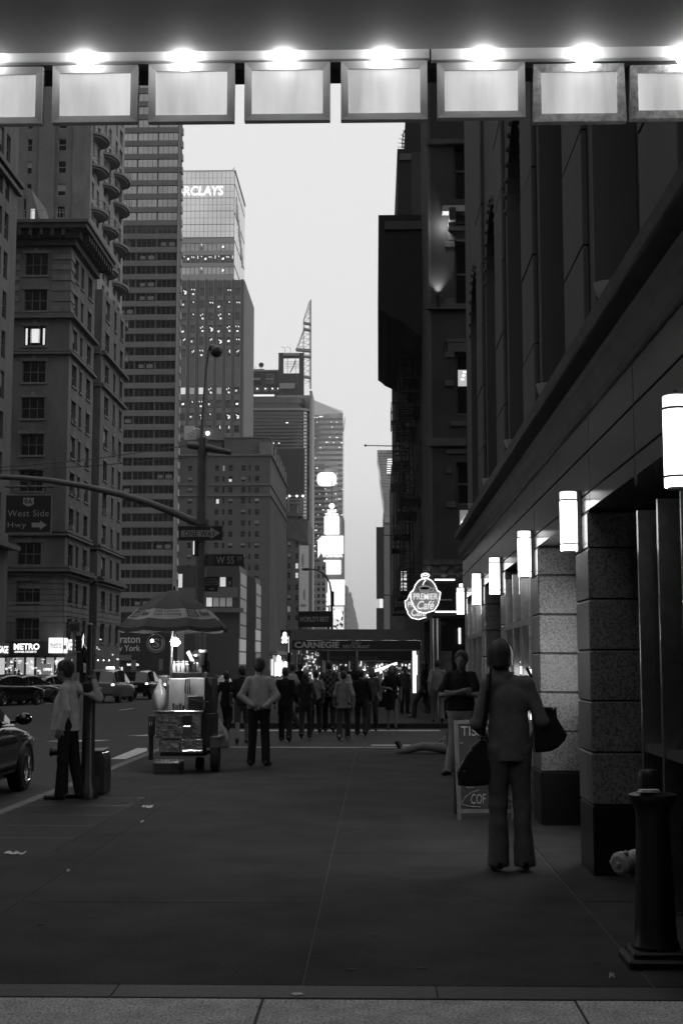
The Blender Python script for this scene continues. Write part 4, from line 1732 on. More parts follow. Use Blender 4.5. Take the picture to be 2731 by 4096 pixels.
for i in range(26):
    x, y = rr.uniform(1324, 1368), rr.uniform(2432, 2510)
    a, c = P(x, y + rr.uniform(3, 16), NY_ - 1.06), P(x + rr.uniform(2, 9), y, NY_ - 1.06)
    b.box(a.x, c.x, NY_ - 1.06, NY_ - 1.01, a.z, c.z)
tag(b.build("dark_print", M("dark_print", .03, .6), nb), kind="stuff")
b = B()
p = P(1352, 2458, NY_ - 1.2)
b.ball(p, (2.2, .15, 2.6), 12, 8)
b.build("pale_print", M("pale_print", .8, .5, emit=2.0), nb)
a, c = P(1270, 2230, NY_ + 2), P(1284, 2148, NY_ - 1)
b = B()
b.prism([(a.x, NY_ + 6, a.z), (c.x - .2, NY_ - .9, a.z + 2), (c.x - .2, NY_ - .9, c.z), (a.x, NY_ + 6, c.z - 1)], (0, .3, 0))
b.build("side_screen", M("soft_video_screen", .8, .4, emit=1.5), nb)
for y in (2372, 2390, 2408, 2430, 2446):
    screen(1302, y, 1311, y + 13, M("soft_video_screen", .8, .4, emit=1.5), name="side_sign")
b = B()
sign_text(b, "TOSHIBA", (1288, 2216, 1370, 2229), NY_ - 1.1, .2, bold=.02)
sign_text(b, "TOSHIBA", (1299, 2053, 1354, 2063), NY_ - 1.1, .2, bold=.02)
sign_text(b, "2009", (1308, 2038, 1346, 2051), NY_ - 1.1, .2, bold=.03)
b.build("lettering", scr, nb)
b = B()
for i in range(6):
    y = 2053 + i * 16.5
    pb(b, 1282, y, 1368, y + 2, NY_ + 1, .5)
b.build("sign_rack", dsteel, nb)
b = B()
p = P(1327, 2024, NY_ + 5)
b.ball(p, 1.5, 14, 10)
b.build("ball", M("ball_glow", .8, .4, emit=2.2), nb)
b = B()
b.cyl((p.x, NY_ + 5, zof(2050, NY_)), (p.x, NY_ + 5, zof(1922, NY_ + 5)), .22, n=6)
b.build("flagpole", dk, nb)
ck = thing("oval_clock_sign", "glowing oval clock sign high on the pale glass tower", "clock sign", (xof(1306, GY - 2), GY - 2, zof(1945, GY)))
a, c = P(1268, 1944, GY - 2), P(1344, 1888, GY - 2)
b = B()
n = 28
pts = []
for i in range(n):
    t = 2 * math.pi * i / n
    sx = abs(math.cos(t)) ** .6 * (1 if math.cos(t) > 0 else -1)
    sz = abs(math.sin(t)) ** .6 * (1 if math.sin(t) > 0 else -1)
    pts.append(((a.x + c.x) / 2 + (c.x - a.x) / 2 * sx, GY - 2, (a.z + c.z) / 2 + (c.z - a.z) / 2 * sz))
b.prism(pts, (0, 1.5, 0))
b.build("panel", M("soft_video_screen", .8, .4, emit=1.5), ck)
b = B()
for i in range(14):
    t = 2 * math.pi * i / 14
    b.ball(((a.x + c.x) / 2 + 3.0 * math.cos(t), GY - 2.1, (a.z + c.z) / 2 + 3.1 * math.sin(t)), (.35, .1, .35), 6, 4)
tag(b.build("dial_dots", M("dial_dots", .3, .5, emit=.5), ck), kind="stuff")
# pale low building left of it
pb_ = thing("pale_window_block", "small pale block of square windows left of the glowing screens", "building", (xof(1275, 725), 725, 0))
py_ = 725.0
x0, x1 = xof(1247, py_, 2350), xof(1303, py_, 2350)
rows = [(zof(y + 15, py_), zof(y, py_)) for y in (2264, 2297, 2326, 2350, 2376, 2402, 2426)]
cols = [(xof(x, py_, 2350), xof(x + 12, py_, 2350)) for x in (1249, 1268, 1288)]
b = B()
gridwall(b, 'N', py_, x0, x1, -4, zof(2247, py_), cols, rows, .3)
b.box(x0, x1, py_ + .3, py_ + 15, -4, zof(2247, py_))
b.build("wall", M("pale_block_stone", .3, .8), pb_)
face_windows(pb_, 'N', py_, cols, rows, picker(31, dark=5, shade=3), .3)
# the far skyline
sk = [(1377, 1390, 2345, 1000), (1389, 1399, 2385, 1080), (1397, 1404, 2372, 1150), (1403, 1410, 2395, 1220), (1409, 1416, 2430, 1300), (1414, 1421, 2445, 1380), (1420, 1426, 2470, 1460), (1425, 1431, 2492, 1550)]
for i, (x0, x1, y, Y) in enumerate(sk):
    b = B()
    a, c = xof(x0, Y, 2450), xof(x1, Y, 2450)
    t = thing("distant_building", ("tallest", "second", "third", "fourth", "fifth", "sixth", "seventh", "smallest")[i] + " block counting down the hazy stepped skyline at the avenue's end", "building", ((a + c) / 2, Y, 0), "hazy stepped blocks at the end of the avenue")
    b.box(a - 12, c, Y, Y + 40, -4, zof(y, Y))
    b.box(a, c - (c - a) * .4, Y + 5, Y + 30, zof(y, Y), zof(y - 6, Y))
    b.build("wall", M("distant_stone", .30, .9), t)
    b = B()
    for k in range(10):
        z = 4 + k * (zof(y, Y) - 6) / 10
        b.box(a + .3, c - .3, Y - .2, Y - .01, z, z + 1.2)
    tag(b.build("window_bands", M("distant_glass", .16, .5), t), kind="stuff")

# ------------------------------------------------------------------ west side of the avenue beyond 55th street
wbrick = M("dark_west_brick", .06, .9, noise=.7, amt=.3, bump=.2)
wtrim = M("west_trim_stone", .11, .8, noise=1.5, amt=.2)
WY = 41.0
cb = thing("cafe_corner_building", "dark brick corner building above the cafe sign with a floodlit strip of wall", "building", (XW, WY, 0))
def wb(b, x0, y0, x1, y1, d0=-.06, d1=.02):
    a, c = P(x0, y1, WY), P(x1, y0, WY)
    return b.box(a.x, c.x, WY + d0, WY + d1, a.z, c.z)
cxa, cxb = xof(1817, WY, 1100), xof(1817, WY, 1100) + 1.3
rws = [(zof(1660, WY), zof(1410, WY)), (zof(1220, WY), zof(968, WY)), (zof(800, WY), zof(560, WY)), (zof(2020, WY), zof(1850, WY))]
b = B()
gridwall(b, 'N', WY, XW, 14, 3.0, 26, [(cxa, cxb), (cxb + 2, cxb + 3.3), (cxb + 5.3, cxb + 6.6)], rws, .3)
b.box(XW, 14, WY + .3, 47.4, 3.0, 26)
b.build("wall", wbrick, cb)
for i, (z0, z1) in enumerate(sorted(rws)):
    for u in (cxa + .65, cxb + 2.65, cxb + 5.95):
        put_window(cb, 'N', WY, u, z0, win_mesh(1.3, z1 - z0, 'dark', 1, 2, seed=i), .3)
b = B()
a, c = P(1831, 1545, WY + .2), P(1880, 1480, WY + .2)
b.box(a.x, c.x, WY + .19, WY + .195, a.z, c.z)
b.build("lit_pane", M("lit_pane", .6, .5, emit=.45), cb)
b = B()
for (px, py) in ((1857, 1488), (1853, 1502), (1849, 1517)):
    p = P(px, py, WY + .18)
    b.ball(p, (.04, .01, .02), 8, 6)
b.build("ceiling_spots", M("ceiling_spot", .8, .4, emit=4), cb)
for q in ((1700, 1218, 1862, 1240, -.14), (1700, 1753, 1862, 1785, -.12), (1700, 560, 1862, 580, -.12)):
    b = B()
    wb(b, *q)
    b.build("string_course", wtrim, cb)
for q in ((1779, 965, 1817, 988), (1779, 1196, 1817, 1219), (1792, 927, 1862, 962), (1785, 1356, 1862, 1371), (1790, 1373, 1862, 1408), (1779, 1406, 1815, 1430), (1779, 1520, 1815, 1545), (1785, 1800, 1862, 1815), (1785, 1870, 1805, 1893), (1785, 2005, 1822, 2030), (1800, 1685, 1862, 1705)):
    b = B()
    wb(b, *q)
    b.build("stone_block", wtrim, cb)
b = B()
b.box(XW - .02, XW + .06, WY - .03, WY + .1, 3.1, 26)
b.build("corner_trim", wtrim, cb)
b = B()
wb(b, 1767, 838, 1862, 862, -.4)
b.build("balcony_soffit", M("pale_soffit", .5, .7), cb)
b = B()
wb(b, 1793, 850, 1818, 900, -.5, -.1)
wb(b, 1790, 907, 1862, 913, -.45)
wb(b, 1790, 920, 1862, 925, -.45)
b.build("bracket", wbrick, cb)
# floodlight on the ledge and the strip of wall it washes
p = P(1753, 1190, WY - .35)
b = B()
b.cyl((p.x, WY - .2, p.z - .2), (p.x, WY - .2, p.z - .02), .05, n=8)
b.lathe([(.04, -.03), (.07, .0), (.085, .1), (.07, .1), (.05, .03)], (p.x, WY - .2, p.z), 12)
tag(b.build("wall_floodlight", blackmetal, None, at=(p.x, WY - .3, p.z - .2)), "small black floodlight on the brick corner building's ledge washing the wall above it", "floodlight")
ld = bpy.data.lights.new("floodlight_beam", 'SPOT')
ld.energy = 45
ld.spot_size = R(80)
ld.spot_blend = .9
ld.shadow_soft_size = .04
lo = bpy.data.objects.new("floodlight_beam", ld)
lo.location = (p.x, WY - .13, p.z + .14)
lo.rotation_euler = (R(180 - 3), 0, 0)
col.objects.link(lo)
p = P(1795, 905, WY - .35)
ld2 = bpy.data.lights.new("soffit_light", 'POINT')
ld2.energy = 14.0
ld2.shadow_soft_size = .05
lo = bpy.data.objects.new("soffit_light", ld2)
lo.location = (p.x - .12, WY - .3, p.z + .1)
col.objects.link(lo)
# shop level: cornice, piers, door
b = B()
wb(b, 1690, 2240, 1870, 2262, -.35)
wb(b, 1690, 2264, 1870, 2300, -.2)
b.build("shop_cornice", M("shop_cornice", .10, .7, noise=6, amt=.5), cb)
for i in range(3):
    b = B()
    q = P(1712 + i * 62, 2285, WY - .25)
    b.lathe([(.03, -.18), (.12, -.1), (.05, 0), (.15, .1), (.16, .16), (.02, .17)], (q.x, WY - .22, q.z), 10)
    b.build("scroll_bracket", M("shop_cornice", .10, .7), cb)
b = B()
b.box(XW + .3, 14, WY + .6, 47.4, -.1, 3.0)
b.build("shop_wall", M("black_shop_front", .008, .25), cb)
b = B()
for x in (XW + .02, XW + .14):
    b.cyl((x, WY + .08, 0), (x, WY + .08, 3.0), .06, n=12)
b.build("metal_column", M("polished_column", .5, .12, 1.0), cb, smooth=30)
b = B()
q0, q1 = P(1732, 2800, WY + .5), P(1806, 2604, WY + .5)
b.box(q0.x, q1.x, WY + .54, WY + .58, q0.z, q1.z)
b.build("poster_panel", M("grey_poster", .12, .5, noise=4, amt=.4), cb)
b = B()
q0, q1 = P(1834, 2575, WY + .5), P(1841, 2512, WY + .5)
b.box(q0.x, q1.x, WY + .5, WY + .56, q0.z, q1.z)
b.build("neon_tube", M("neon", .8, .4, emit=2.4), cb)
b = B()
sign_text(b, "856", (1752, 2487, 1781, 2502), WY + .56, .02)
b.build("house_number", M("number_grey", .3, .5), cb)
neon = M("neon", .8, .4, emit=2.4)
for (x0_, x1_, y) in ((1738, 1818, 2319), (1740, 1835, 2447)):
    b = B()
    a, c = P(x0_, y, WY - .3), P(x1_, y, WY - .3)
    b.cyl(a, c, .022, n=8)
    b.build("neon_tube", neon, cb)
b = B()
wb(b, 1738, 2330, 1862, 2440, -.1, .55)
wb(b, 1730, 2462, 1862, 2472, -.2, .5)
b.build("sign_fascia", M("black_shop_front", .008, .25), cb)
b = B()
sign_text(b, "n", (1832, 2334, 1853, 2420), WY - .3, .08, bold=.03, shear=.2)
b.build("lit_letter", neon, cb)
ws = thing("lit_wall_sign", "lit sign board with a looping emblem half hidden by the ledge of the stone hotel", "sign", (xof(1854, WY), WY - .1, zof(2140, WY)))
b = B()
a, c = P(1839, 2142, WY - .5), P(1885, 2040, WY - .5)
b.box(a.x, c.x, WY - .5, WY - .4, a.z, c.z)
b.build("board", M("lit_grey_board", .5, .5, emit=.12), ws)
b = B()
def loop(b, pts, r, Y, n=6):
    b.tube([P(x, y, Y) for x, y in pts], r, n)
loop(b, [(1866, 2064), (1860, 2070), (1858, 2080), (1862, 2085), (1868, 2078), (1866, 2066)], .014, WY - .53)
loop(b, [(1868, 2082), (1855, 2080), (1846, 2088), (1844, 2098), (1850, 2106), (1862, 2107), (1870, 2103)], .016, WY - .53)
loop(b, [(1860, 2088), (1855, 2093), (1859, 2099), (1866, 2096), (1864, 2089)], .014, WY - .53)
sign_text(b, "BROOK", (1842, 2101, 1880, 2112), WY - .53, .01, bold=.02)
b.build("neon_emblem", neon, ws)

# oval cafe signs
def cafe_sign(Y, dx, dy, k, label):
    def q(x, y):
        return ((x - 1700) * k + 1700 + dx, (y - 2375) * k + 2375 + dy)
    def pt(x, y, d=0):
        x, y = q(x, y)
        return P(x, y, Y - d)
    c0 = pt(1700, 2375)
    t = thing("cafe_sign", label, "neon sign", (c0.x, Y, c0.z), "oval neon cafe signs")
    ov = [(1700 + 46 * math.sin(a), 2382 + 70 * -math.cos(a)) for a in np.linspace(0, 2 * math.pi, 30)[:-1]]
    b = B()
    b.prism([pt(x, y) for x, y in reversed(ov)], (0, .16, 0))
    b.build("back_plate", M("cafe_plate", .25, .5), t)
    b = B()
    sh_ = [(1640, 2368), (1762, 2364), (1752, 2402), (1738, 2430), (1706, 2450), (1670, 2440), (1650, 2412)]
    b.prism([pt(x, y, .04) for x, y in reversed(sh_)], (0, .039, 0))
    b.build("shield", M("cafe_shield", .32, .5, emit=.06), t)
    b = B()
    loop_ = lambda pts, r: b.tube([pt(x, y, .1) for x, y in pts], r, 6)
    loop_([(1650, 2366)] + [(1700 + 50 * math.sin(a), 2385 - 72 * math.cos(a)) for a in np.linspace(-1.2, 1.2, 14)] + [(1752, 2366)], .014)
    loop_([(1648, 2366), (1640, 2370), (1643, 2400), (1652, 2418), (1652, 2424), (1668, 2445), (1700, 2453), (1735, 2442), (1750, 2420), (1757, 2396), (1761, 2370), (1752, 2364)], .014)
    loop_([(1700 + 16 * math.cos(a), 2302 + 9 * math.sin(a)) for a in np.linspace(0, 6.28, 16)], .012)
    loop_([(1700 + 9 * math.cos(a), 2299 + 4 * math.sin(a)) for a in np.linspace(0, 6.28, 12)], .01)
    loop_([(1684, 2306), (1694, 2316), (1702, 2322), (1694, 2330), (1690, 2340)], .01)
    b.build("neon_outline", M("neon", .8, .4, emit=2.4), t)
    b = B()
    for i in range(13):
        a = -1.35 + 2.7 * i / 12
        b.prism([pt(1696 + 24 * math.sin(a - .07), 2362 - 28 * math.cos(a), .02), pt(1696 + 24 * math.sin(a + .07), 2362 - 28 * math.cos(a), .02), pt(1698 + 44 * math.sin(a), 2368 - 58 * math.cos(a), .02)], (0, -.02, 0))
    b.build("rays", M("cafe_rays", .03, .6), t)
    b = B()      # the cup
    b.prism([pt(x, y, .05) for x, y in ((1674, 2352), (1678, 2366), (1690, 2372), (1710, 2372), (1718, 2366), (1722, 2352))][::-1], (0, -.03, 0))
    b.tube([pt(x, y, .08) for x, y in ((1722, 2354), (1733, 2353), (1733, 2362), (1720, 2367))], .02, 6)
    e = [(1698 + 25 * math.cos(a), 2351 + 9 * math.sin(a)) for a in np.linspace(0, 2 * math.pi, 20)[:-1]]
    b.prism([pt(x, y, .07) for x, y in e], (0, -.02, 0))
    b.build("cup", M("cafe_cup", .6, .5, emit=.15), t)
    b = B()
    e = [(1698 + 20 * math.cos(a), 2353 + 6 * math.sin(a)) for a in np.linspace(0, 2 * math.pi, 20)[:-1]]
    b.prism([pt(x, y, .1) for x, y in e], (0, -.02, 0))
    b.build("coffee", blackstone, t)
    b = B()
    for (s_, x0, y0, x1, y1, shr) in (("PREMIER", 1653, 2374, 1750, 2398, 0), ("Café", 1668, 2403, 1736, 2438, .3)):
        a, c = pt(x0, y1, .06), pt(x1, y0, .06)
        b.text(s_, a, (1, 0, 0), (0, 0, 1), c.x - a.x, c.z - a.z, .03, bold=.015, shear=shr)
    b.build("lettering", M("cafe_lettering", .7, .5, emit=.75), t)
    b = B()
    a = pt(1752, 2400)
    b.cyl((a.x - .05, Y + .08, a.z), (XW + .6, Y + .08, a.z), .03, n=6)
    b.build("arm", dsteel, t)
cafe_sign(40.6, 0, 0, 1.0, "oval neon cafe sign with a steaming coffee cup facing the street")
cafe_sign(45.5, -27, 33, .9, "second oval neon sign half hidden behind the steaming cup sign")
vs = thing("vertical_blade_sign", "narrow lit vertical sign with letters in squares left of the oval cafe sign", "sign", (xof(1611, 58), 58, 0))
b = B()
a, c = P(1598, 2375, 58), P(1625, 2286, 58)
b.box(a.x, c.x, 58, 58.2, a.z, c.z)
b.build("panel", M("blade_panel", .6, .5, emit=.9), vs)
b = B()
for i, ch in enumerate("DAVY"):
    y0 = 2289 + i * 21
    sign_text(b, ch, (1605, y0 + 3, 1617, y0 + 17), 57.97, .02, bold=.02)
    pb(b, 1599, y0 + 19, 1624, y0 + 20, 57.97, .02)
for x in (1602.5, 1619.5):
    pb(b, x, 2287, x + 1, 2375, 57.96, .02)
b.build("lettering", M("blade_letters", .05, .5), vs)
b = B()
b.cyl((a.x + .1, 58.1, c.z - .1), (XW + .3, 58.1, c.z - .1), .03, n=6)
b.cyl((a.x + .1, 58.1, a.z + .1), (XW + .3, 58.1, a.z + .1), .03, n=6)
b.build("arm", dsteel, vs)

# the avenue facades
def west_building(y0, y1, z, label, name, step, cor=None):
    t = thing(name, label, "building", (XW, y0, 0))
    rows = []
    zz = 4.3
    while zz + 2.2 < z - 1.5:
        rows.append((zz, zz + 1.9))
        zz += 3.4
    n = max(1, int((y1 - y0 - 1) / step))
    cols = [(y0 + .9 + i * step, y0 + .9 + i * step + 1.1) for i in range(n)]
    b = B()
    gridwall(b, 'W', XW, y0, y1, -.4, z, cols, rows, .3)
    b.box(XW + .3, 13, y0, y1, -.4, z)
    b.build("wall", wbrick, t)
    face_windows(t, 'W', XW, cols, rows, picker(int(y0), dark=8, shade=2, dim=.15), .3)
    if cor:
        d, zb_, za = cor
        dk_ = M("dark_tin_cornice", .015, .7, noise=2, amt=.4)
        b = B()
        b.prism([(XW + .01, y0 - .02, zb_ - .9), (XW - d * .15, y0 - .02, zb_ - .75), (XW - d * .45, y0 - .02, zb_ - .35), (XW - d * .8, y0 - .02, zb_ - .1), (XW - d * .9, y0 - .02, zb_ + .05), (XW - d, y0 - .02, zb_ + .15), (XW - d, y0 - .02, za), (XW + .01, y0 - .02, za)], (0, y1 - y0 + .1, 0))
        b.build("cornice", dk_, t)
        b = B()
        b.box(XW - d * .85, XW, y0 - .1, y0 - .03, za - .55, za - .25)
        b.build("cornice_panel", wtrim, t)
    return t
w2_ = west_building(47.5, 59.9, 16.9, "dark brick avenue building with a deep overhanging cornice and fire escapes", "corniced_avenue_building", 2.6, (1.52, zof(1250, 47.5), zof(862, 47.5)))
w3_ = west_building(60, 84.8, 24.6, "taller dark avenue building whose cornice juts out above the deep one", "upper_corniced_building", 3.0, (.62, zof(850, 60), zof(598, 60)))
w4_ = west_building(85, 132.8, 29.5, "long dark avenue building forming the right edge of the sky", "long_avenue_building", 4.0)
w5_ = west_building(133, 158, 21.0, "dark avenue building past the long dark one, below the far glass tower", "low_avenue_building", 4.0)
# fire escapes
fe_m = M("fire_escape_iron", .03, .5)
first = None
for k, (yy, zz) in enumerate([(49.5, 3.4 * i + 4.2) for i in range(3)] + [(54.5, 3.4 * i + 4.2) for i in range(3)] + [(64, 3.4 * i + 4.2) for i in range(5)] + [(72, 3.4 * i + 4.2) for i in range(5)]):
    par = w2_ if yy < 60 else w3_
    t = thing("fire_escape", None, None, (0, 0, 0))
    t.parent = par
    b = B()
    for i in range(7):
        b.box(XW - .8, XW - .01, yy + i * .5, yy + i * .5 + .06, zz, zz + .04)
    b.box(XW - .8, XW - .76, yy, yy + 3.1, zz - .05, zz + .04)
    b.box(XW - .05, XW - .01, yy, yy + 3.1, zz - .05, zz + .04)
    for i in range(7):
        b.box(XW - .7 + i * .1, XW - .68 + i * .1, yy, yy + 3.1, zz + .04, zz + .06)
    tag(b.build("platform", fe_m, t), kind="stuff")
    b = B()
    for h in (.5, 1.0):
        b.box(XW - .8, XW - .77, yy, yy + 3.1, zz + h, zz + h + .035)
        for y in (yy, yy + 3.07):
            b.box(XW - .77, XW - .01, y, y + .03, zz + h, zz + h + .035)
    for i in range(11):
        b.box(XW - .8, XW - .78, yy + i * .307, yy + i * .307 + .02, zz, zz + 1.0)
    tag(b.build("railing", fe_m, t), kind="stuff")
    b = B()
    for s_ in (-.65, -.25):
        b.tube([(XW + s_, yy + .4, zz), (XW + s_, yy + 2.7, zz + 3.36)], .025, 4)
    for i in range(12):
        f_ = (i + .5) / 12
        b.box(XW - .65, XW - .25, yy + .4 + 2.3 * f_ - .07, yy + .4 + 2.3 * f_ + .07, zz + 3.36 * f_, zz + 3.36 * f_ + .02)
    tag(b.build("ladder", fe_m, t), kind="stuff")
# spiked guard on the upper cornice
b = B()
base = P(1620, 592, 60)
pts = [P(1609, 592, 60), P(1609, 560, 60), P(1612, 535, 60), P(1622, 515, 60)]
b.tube(pts, .03, 5)
for (x0_, y0_, x1_, y1_) in ((1620, 588, 1588, 588), (1620, 575, 1590, 571), (1621, 562, 1594, 553), (1622, 548, 1600, 537), (1623, 530, 1608, 520), (1626, 520, 1620, 508)):
    b.cyl(P(x0_, y0_, 60), P(x1_, y1_, 60), .03, .008, n=5)
tag(b.build("spiked_guard", blackmetal, None, at=tuple(base)), "thin fan of black spikes standing on the upper cornice against the sky", "guard rail")
b = B()
b.box(XW - .25, XW + 3, 60.1, 70, 24.55, zof(475, 60))
tag(b.build("roof_tank_house", M("dark_tin_cornice", .015, .7), None, at=(XW, 60, 24.55)), "dark roof house above the upper cornice at the edge of the sky", "roof house")
# flagpole over the avenue
fp = thing("flagpole", "bare horizontal flagpole jutting from the dark avenue facades over the street", "flagpole", (XW, 78, zof(1783, 78)))
a, c = P(1570, 1785, 78), P(1461, 1782, 78)
b = B()
b.cyl((XW, 78, a.z), (c.x, 78, c.z), .035, .025, n=8)
b.build("pole", blackmetal, fp)
b = B()
b.ball((c.x, 78, c.z), .07, 8, 6)
b.build("finial", blackmetal, fp)
b = B()
b.cyl((XW, 78, a.z + .8), (XW - .55, 78, a.z), .02, n=5)
b.tube([(XW - .5, 78, a.z), (XW - .5, 78, a.z + .75), (XW - .15, 78, a.z + .75), (XW - .15, 78, a.z)], .02, 5)
b.build("brace", blackmetal, fp)
# far glass tower leaning over the avenue, and the dark blade sign
gt2 = thing("flared_glass_tower", "distant glass building that widens upward beside the dark avenue facades", "building", (xof(1540, 420), 420, 0))
a = [P(1508, 1800, 420), P(1600, 1800, 420), P(1600, 2090, 420), P(1536, 2090, 420), P(1534, 2010, 420)]
b = B()
b.prism(a[::-1], (0, 30, 0))
b.build("glass_front", M("flared_glass", .22, .15, .7, noise=.2, amt=.5), gt2)
b = B()
for i in range(7):
    y = 1835 + i * 9
    pb(b, 1549 - i * .5, y, 1575, y + 4, 419.5, .4)
b.build("lit_floor", M("lit_band", .6, .5, emit=.9), gt2)
b = B()
for i in range(24):
    y = 1812 + i * 11
    xl = 1508 + (y - 1800) * .125
    pb(b, xl, y, 1600, y + 1.5, 419.7, .2)
b.build("floor_line", dsteel, gt2)
b = B()
pb(b, 1534, 2050, 1600, 2600, 420.5, 25)
b.build("base", M("far_base_stone", .2, .8), gt2)
dg = thing("dark_blade_sign", "tall plain dark board standing out from the avenue facades beside the sky", "sign", (xof(1520, 118), 118, 0))
b = B()
pb(b, 1505, 2108, 1535, 2395, 118, .5)
b.build("board", M("dark_board", .2, .8), dg)
b = B()
pb(b, 1518, 2395.5, 1530, 2431, 118.1, .3)
b.build("lit_box", M("lit_band", .6, .5, emit=.9), dg)
b = B()
pb(b, 1505, 2432, 1535, 2530, 118, .5)
b.build("lower_board", M("dark_board", .2, .8), dg)
b = B()
b.cyl((P(1530, 2130, 118.2).x, 118.25, zof(2140, 118)), (XW + .1, 118.25, zof(2140, 118)), .06, n=6)
b.cyl((P(1530, 2130, 118.2).x, 118.25, zof(2380, 118)), (XW + .1, 118.25, zof(2380, 118)), .06, n=6)
b.build("arm", dsteel, dg)

# ------------------------------------------------------------------ deli canopy over the pavement
AY = 50.0
dc = thing("deli_canopy", "long dark awning across the pavement lettered for a deli restaurant", "awning", (-.7, AY, 0))
awn = M("awning_cloth", .055, .75, noise=2, amt=.2)
b = B()
pb(b, 1167, 2562, 1682, 2600, AY, .04)
b.build("valance", awn, dc)
a, c = P(1167, 2562, AY), P(1682, 2516, AY)
b = B()
b.prism([(a.x, AY + .001, a.z + .02), (a.x, AY + .3, c.z), (a.x, AY + 2.6, c.z), (a.x, AY + 2.9, a.z + .02)], (c.x - a.x, 0, 0))
b.build("roof", M("awning_roof_cloth", .07, .75, noise=2, amt=.2), dc)
b = B()
pb(b, 1167, 2598.5, 1682, 2601.5, AY - .02, .02)
b.build("hem", M("awning_hem", .3, .7), dc)
awl = M("awning_lettering", .8, .6)
b = B()
sign_text(b, "CARNEGIE", (1178, 2567, 1356, 2592), AY - .004, .004, bold=.035)
b.build("large_lettering", awl, dc)
b = B()
sign_text(b, "DELI", (1407, 2567, 1442, 2578), AY - .004, .004)
sign_text(b, "RESTAURANT", (1372, 2580, 1478, 2593), AY - .004, .004)
b.build("small_lettering", awl, dc)
for x in (a.x + .15, -.7):
    for y in (AY + .15, AY + 2.7):
        b = B()
        b.cyl((x, y, gz(AY) + .14), (x, y, a.z + .05), .03, n=8)
        b.build("post", steel, dc)
for i in range(5):
    b = B()
    x = a.x + .5 + i * .92
    b.cyl((x, AY + 1.2, a.z - .02), (x + .6, AY + 1.2, a.z - .02), .03, n=8)
    b.build("awning_light", M("awning_tube", .8, .4, emit=9), dc)
wsb = thing("rooftop_sign", "dark sign board boasting worlds best above the deli awning", "sign", (P(1256, 2500, 56).x, 56, gz(56) + .14))
b = B()
pb(b, 1192, 2445, 1322, 2508, 56, .2)
b.build("board", M("dark_sign_board", .03, .6), wsb)
b = B()
sign_text(b, "WORLD'S BEST", (1198, 2466, 1316, 2487), 55.99, .02, bold=.005)
b.build("lettering", M("dim_lettering", .32, .6, emit=.03), wsb)
for px in (1200, 1314):
    b = B()
    q = P(px, 2508, 56.1)
    b.cyl((q.x, 56.1, gz(56) + .14), (q.x, 56.1, q.z + .1), .04, n=8)
    b.build("post", dsteel, wsb)
me_ = thing("exchange_awning", "darker awning lettered money exchange behind the deli awning", "awning", (.3, 62, 0))
b = B()
pb(b, 1285, 2603, 1655, 2640, 62, .05)
b.build("valance", M("exchange_cloth", .03, .7), me_)
b = B()
a, c = P(1285, 2603, 62), P(1655, 2603, 62)
b.prism([(a.x, 62.06, a.z - .02), (a.x, 63.6, a.z + .25), (a.x, 63.6, a.z - .02)], (c.x - a.x, 0, 0))
b.build("roof", M("exchange_cloth", .03, .7), me_)
b = B()
sign_text(b, "MONEY EXCHANGE", (1315, 2625, 1510, 2640), 61.99, .02, bold=.01)
b.build("lettering", M("exchange_letters", .13, .6), me_)
for x in (a.x + .1, c.x - .3):
    b = B()
    b.cyl((x, 62.5, gz(62) + .14), (x, 62.5, a.z - .03), .03, n=8)
    b.build("post", steel, me_)

# lit newsstand and shop fronts glowing under the awnings
rr = random.Random(77)
glow = [M("shelf_glow_dim", .6, .5, emit=.25), M("shelf_glow", .7, .5, emit=.8), M("shelf_glow_bright", .8, .5, emit=2.2)]
def stand(label, name, px0, px1, y0, y1, Y, n, dep=1.6):
    a, c = P(px0, y1, Y), P(px1, y0, Y)
    t = thing(name, label, "kiosk", ((a.x + c.x) / 2, Y, gz(Y) + .14))
    b = B()
    b.box(a.x, c.x, Y + .3, Y + dep, gz(Y) + .14, c.z)
    b.build("body", M("kiosk_body", .04, .6), t)
    b = B()
    b.box(a.x - .1, c.x + .1, Y - .2, Y + dep + .1, c.z + .005, c.z + .1)
    b.build("roof", M("kiosk_body", .04, .6), t)
    for i in range(n):
        w, h = rr.uniform(2, 14), rr.uniform(3, 16)
        x, y = rr.uniform(px0 + 2, px1 - w - 2), rr.uniform(y0 + 4, y1 - h)
        b = B()
        a_, c_ = P(x, y + h, Y), P(x + w, y, Y)
        k = rr.random()
        if k < .4:
            r_ = min(c_.x - a_.x, c_.z - a_.z) * .5
            b.ball(((a_.x + c_.x) / 2, Y + .2, (a_.z + c_.z) / 2), (r_, .06, r_), 8, 6)
        elif k < .75:
            b.box(a_.x, a_.x + (c_.x - a_.x) * .3, Y + .1, Y + .295, a_.z, c_.z + .05)
        else:
            b.box(a_.x, c_.x, Y + .15, Y + .295, a_.z, a_.z + (c_.z - a_.z) * .45)
        b.build("lit_goods", rr.choices(glow, [4, 4, 3])[0], t)
    return t
stand("lit newsstand crammed with bright goods left of the money exchange awning", "newsstand", 1190, 1284, 2600, 2740, 56.5, 60)
stand("lit stall of small bright goods beneath the money exchange awning", "market_stall", 1400, 1645, 2644, 2800, 66, 150)
stand("narrow lit stall between the newsstand and the goods stall", "market_stall", 1300, 1392, 2646, 2790, 70, 55)
lp = thing("lit_shop_pillar", "brilliantly lit vertical shop pillar at the right end of the deli awning", "lit pillar", (1.5, 54, gz(54) + .14))
b = B()
pb(b, 1651, 2604, 1655, 2772, 54, .3)
pb(b, 1658, 2604, 1663, 2772, 54.02, .3)
pb(b, 1665.5, 2620, 1667.5, 2700, 54.02, .3)
b.build("tube_panel", M("pillar_glow", .8, .5, emit=1.6), lp)
b = B()
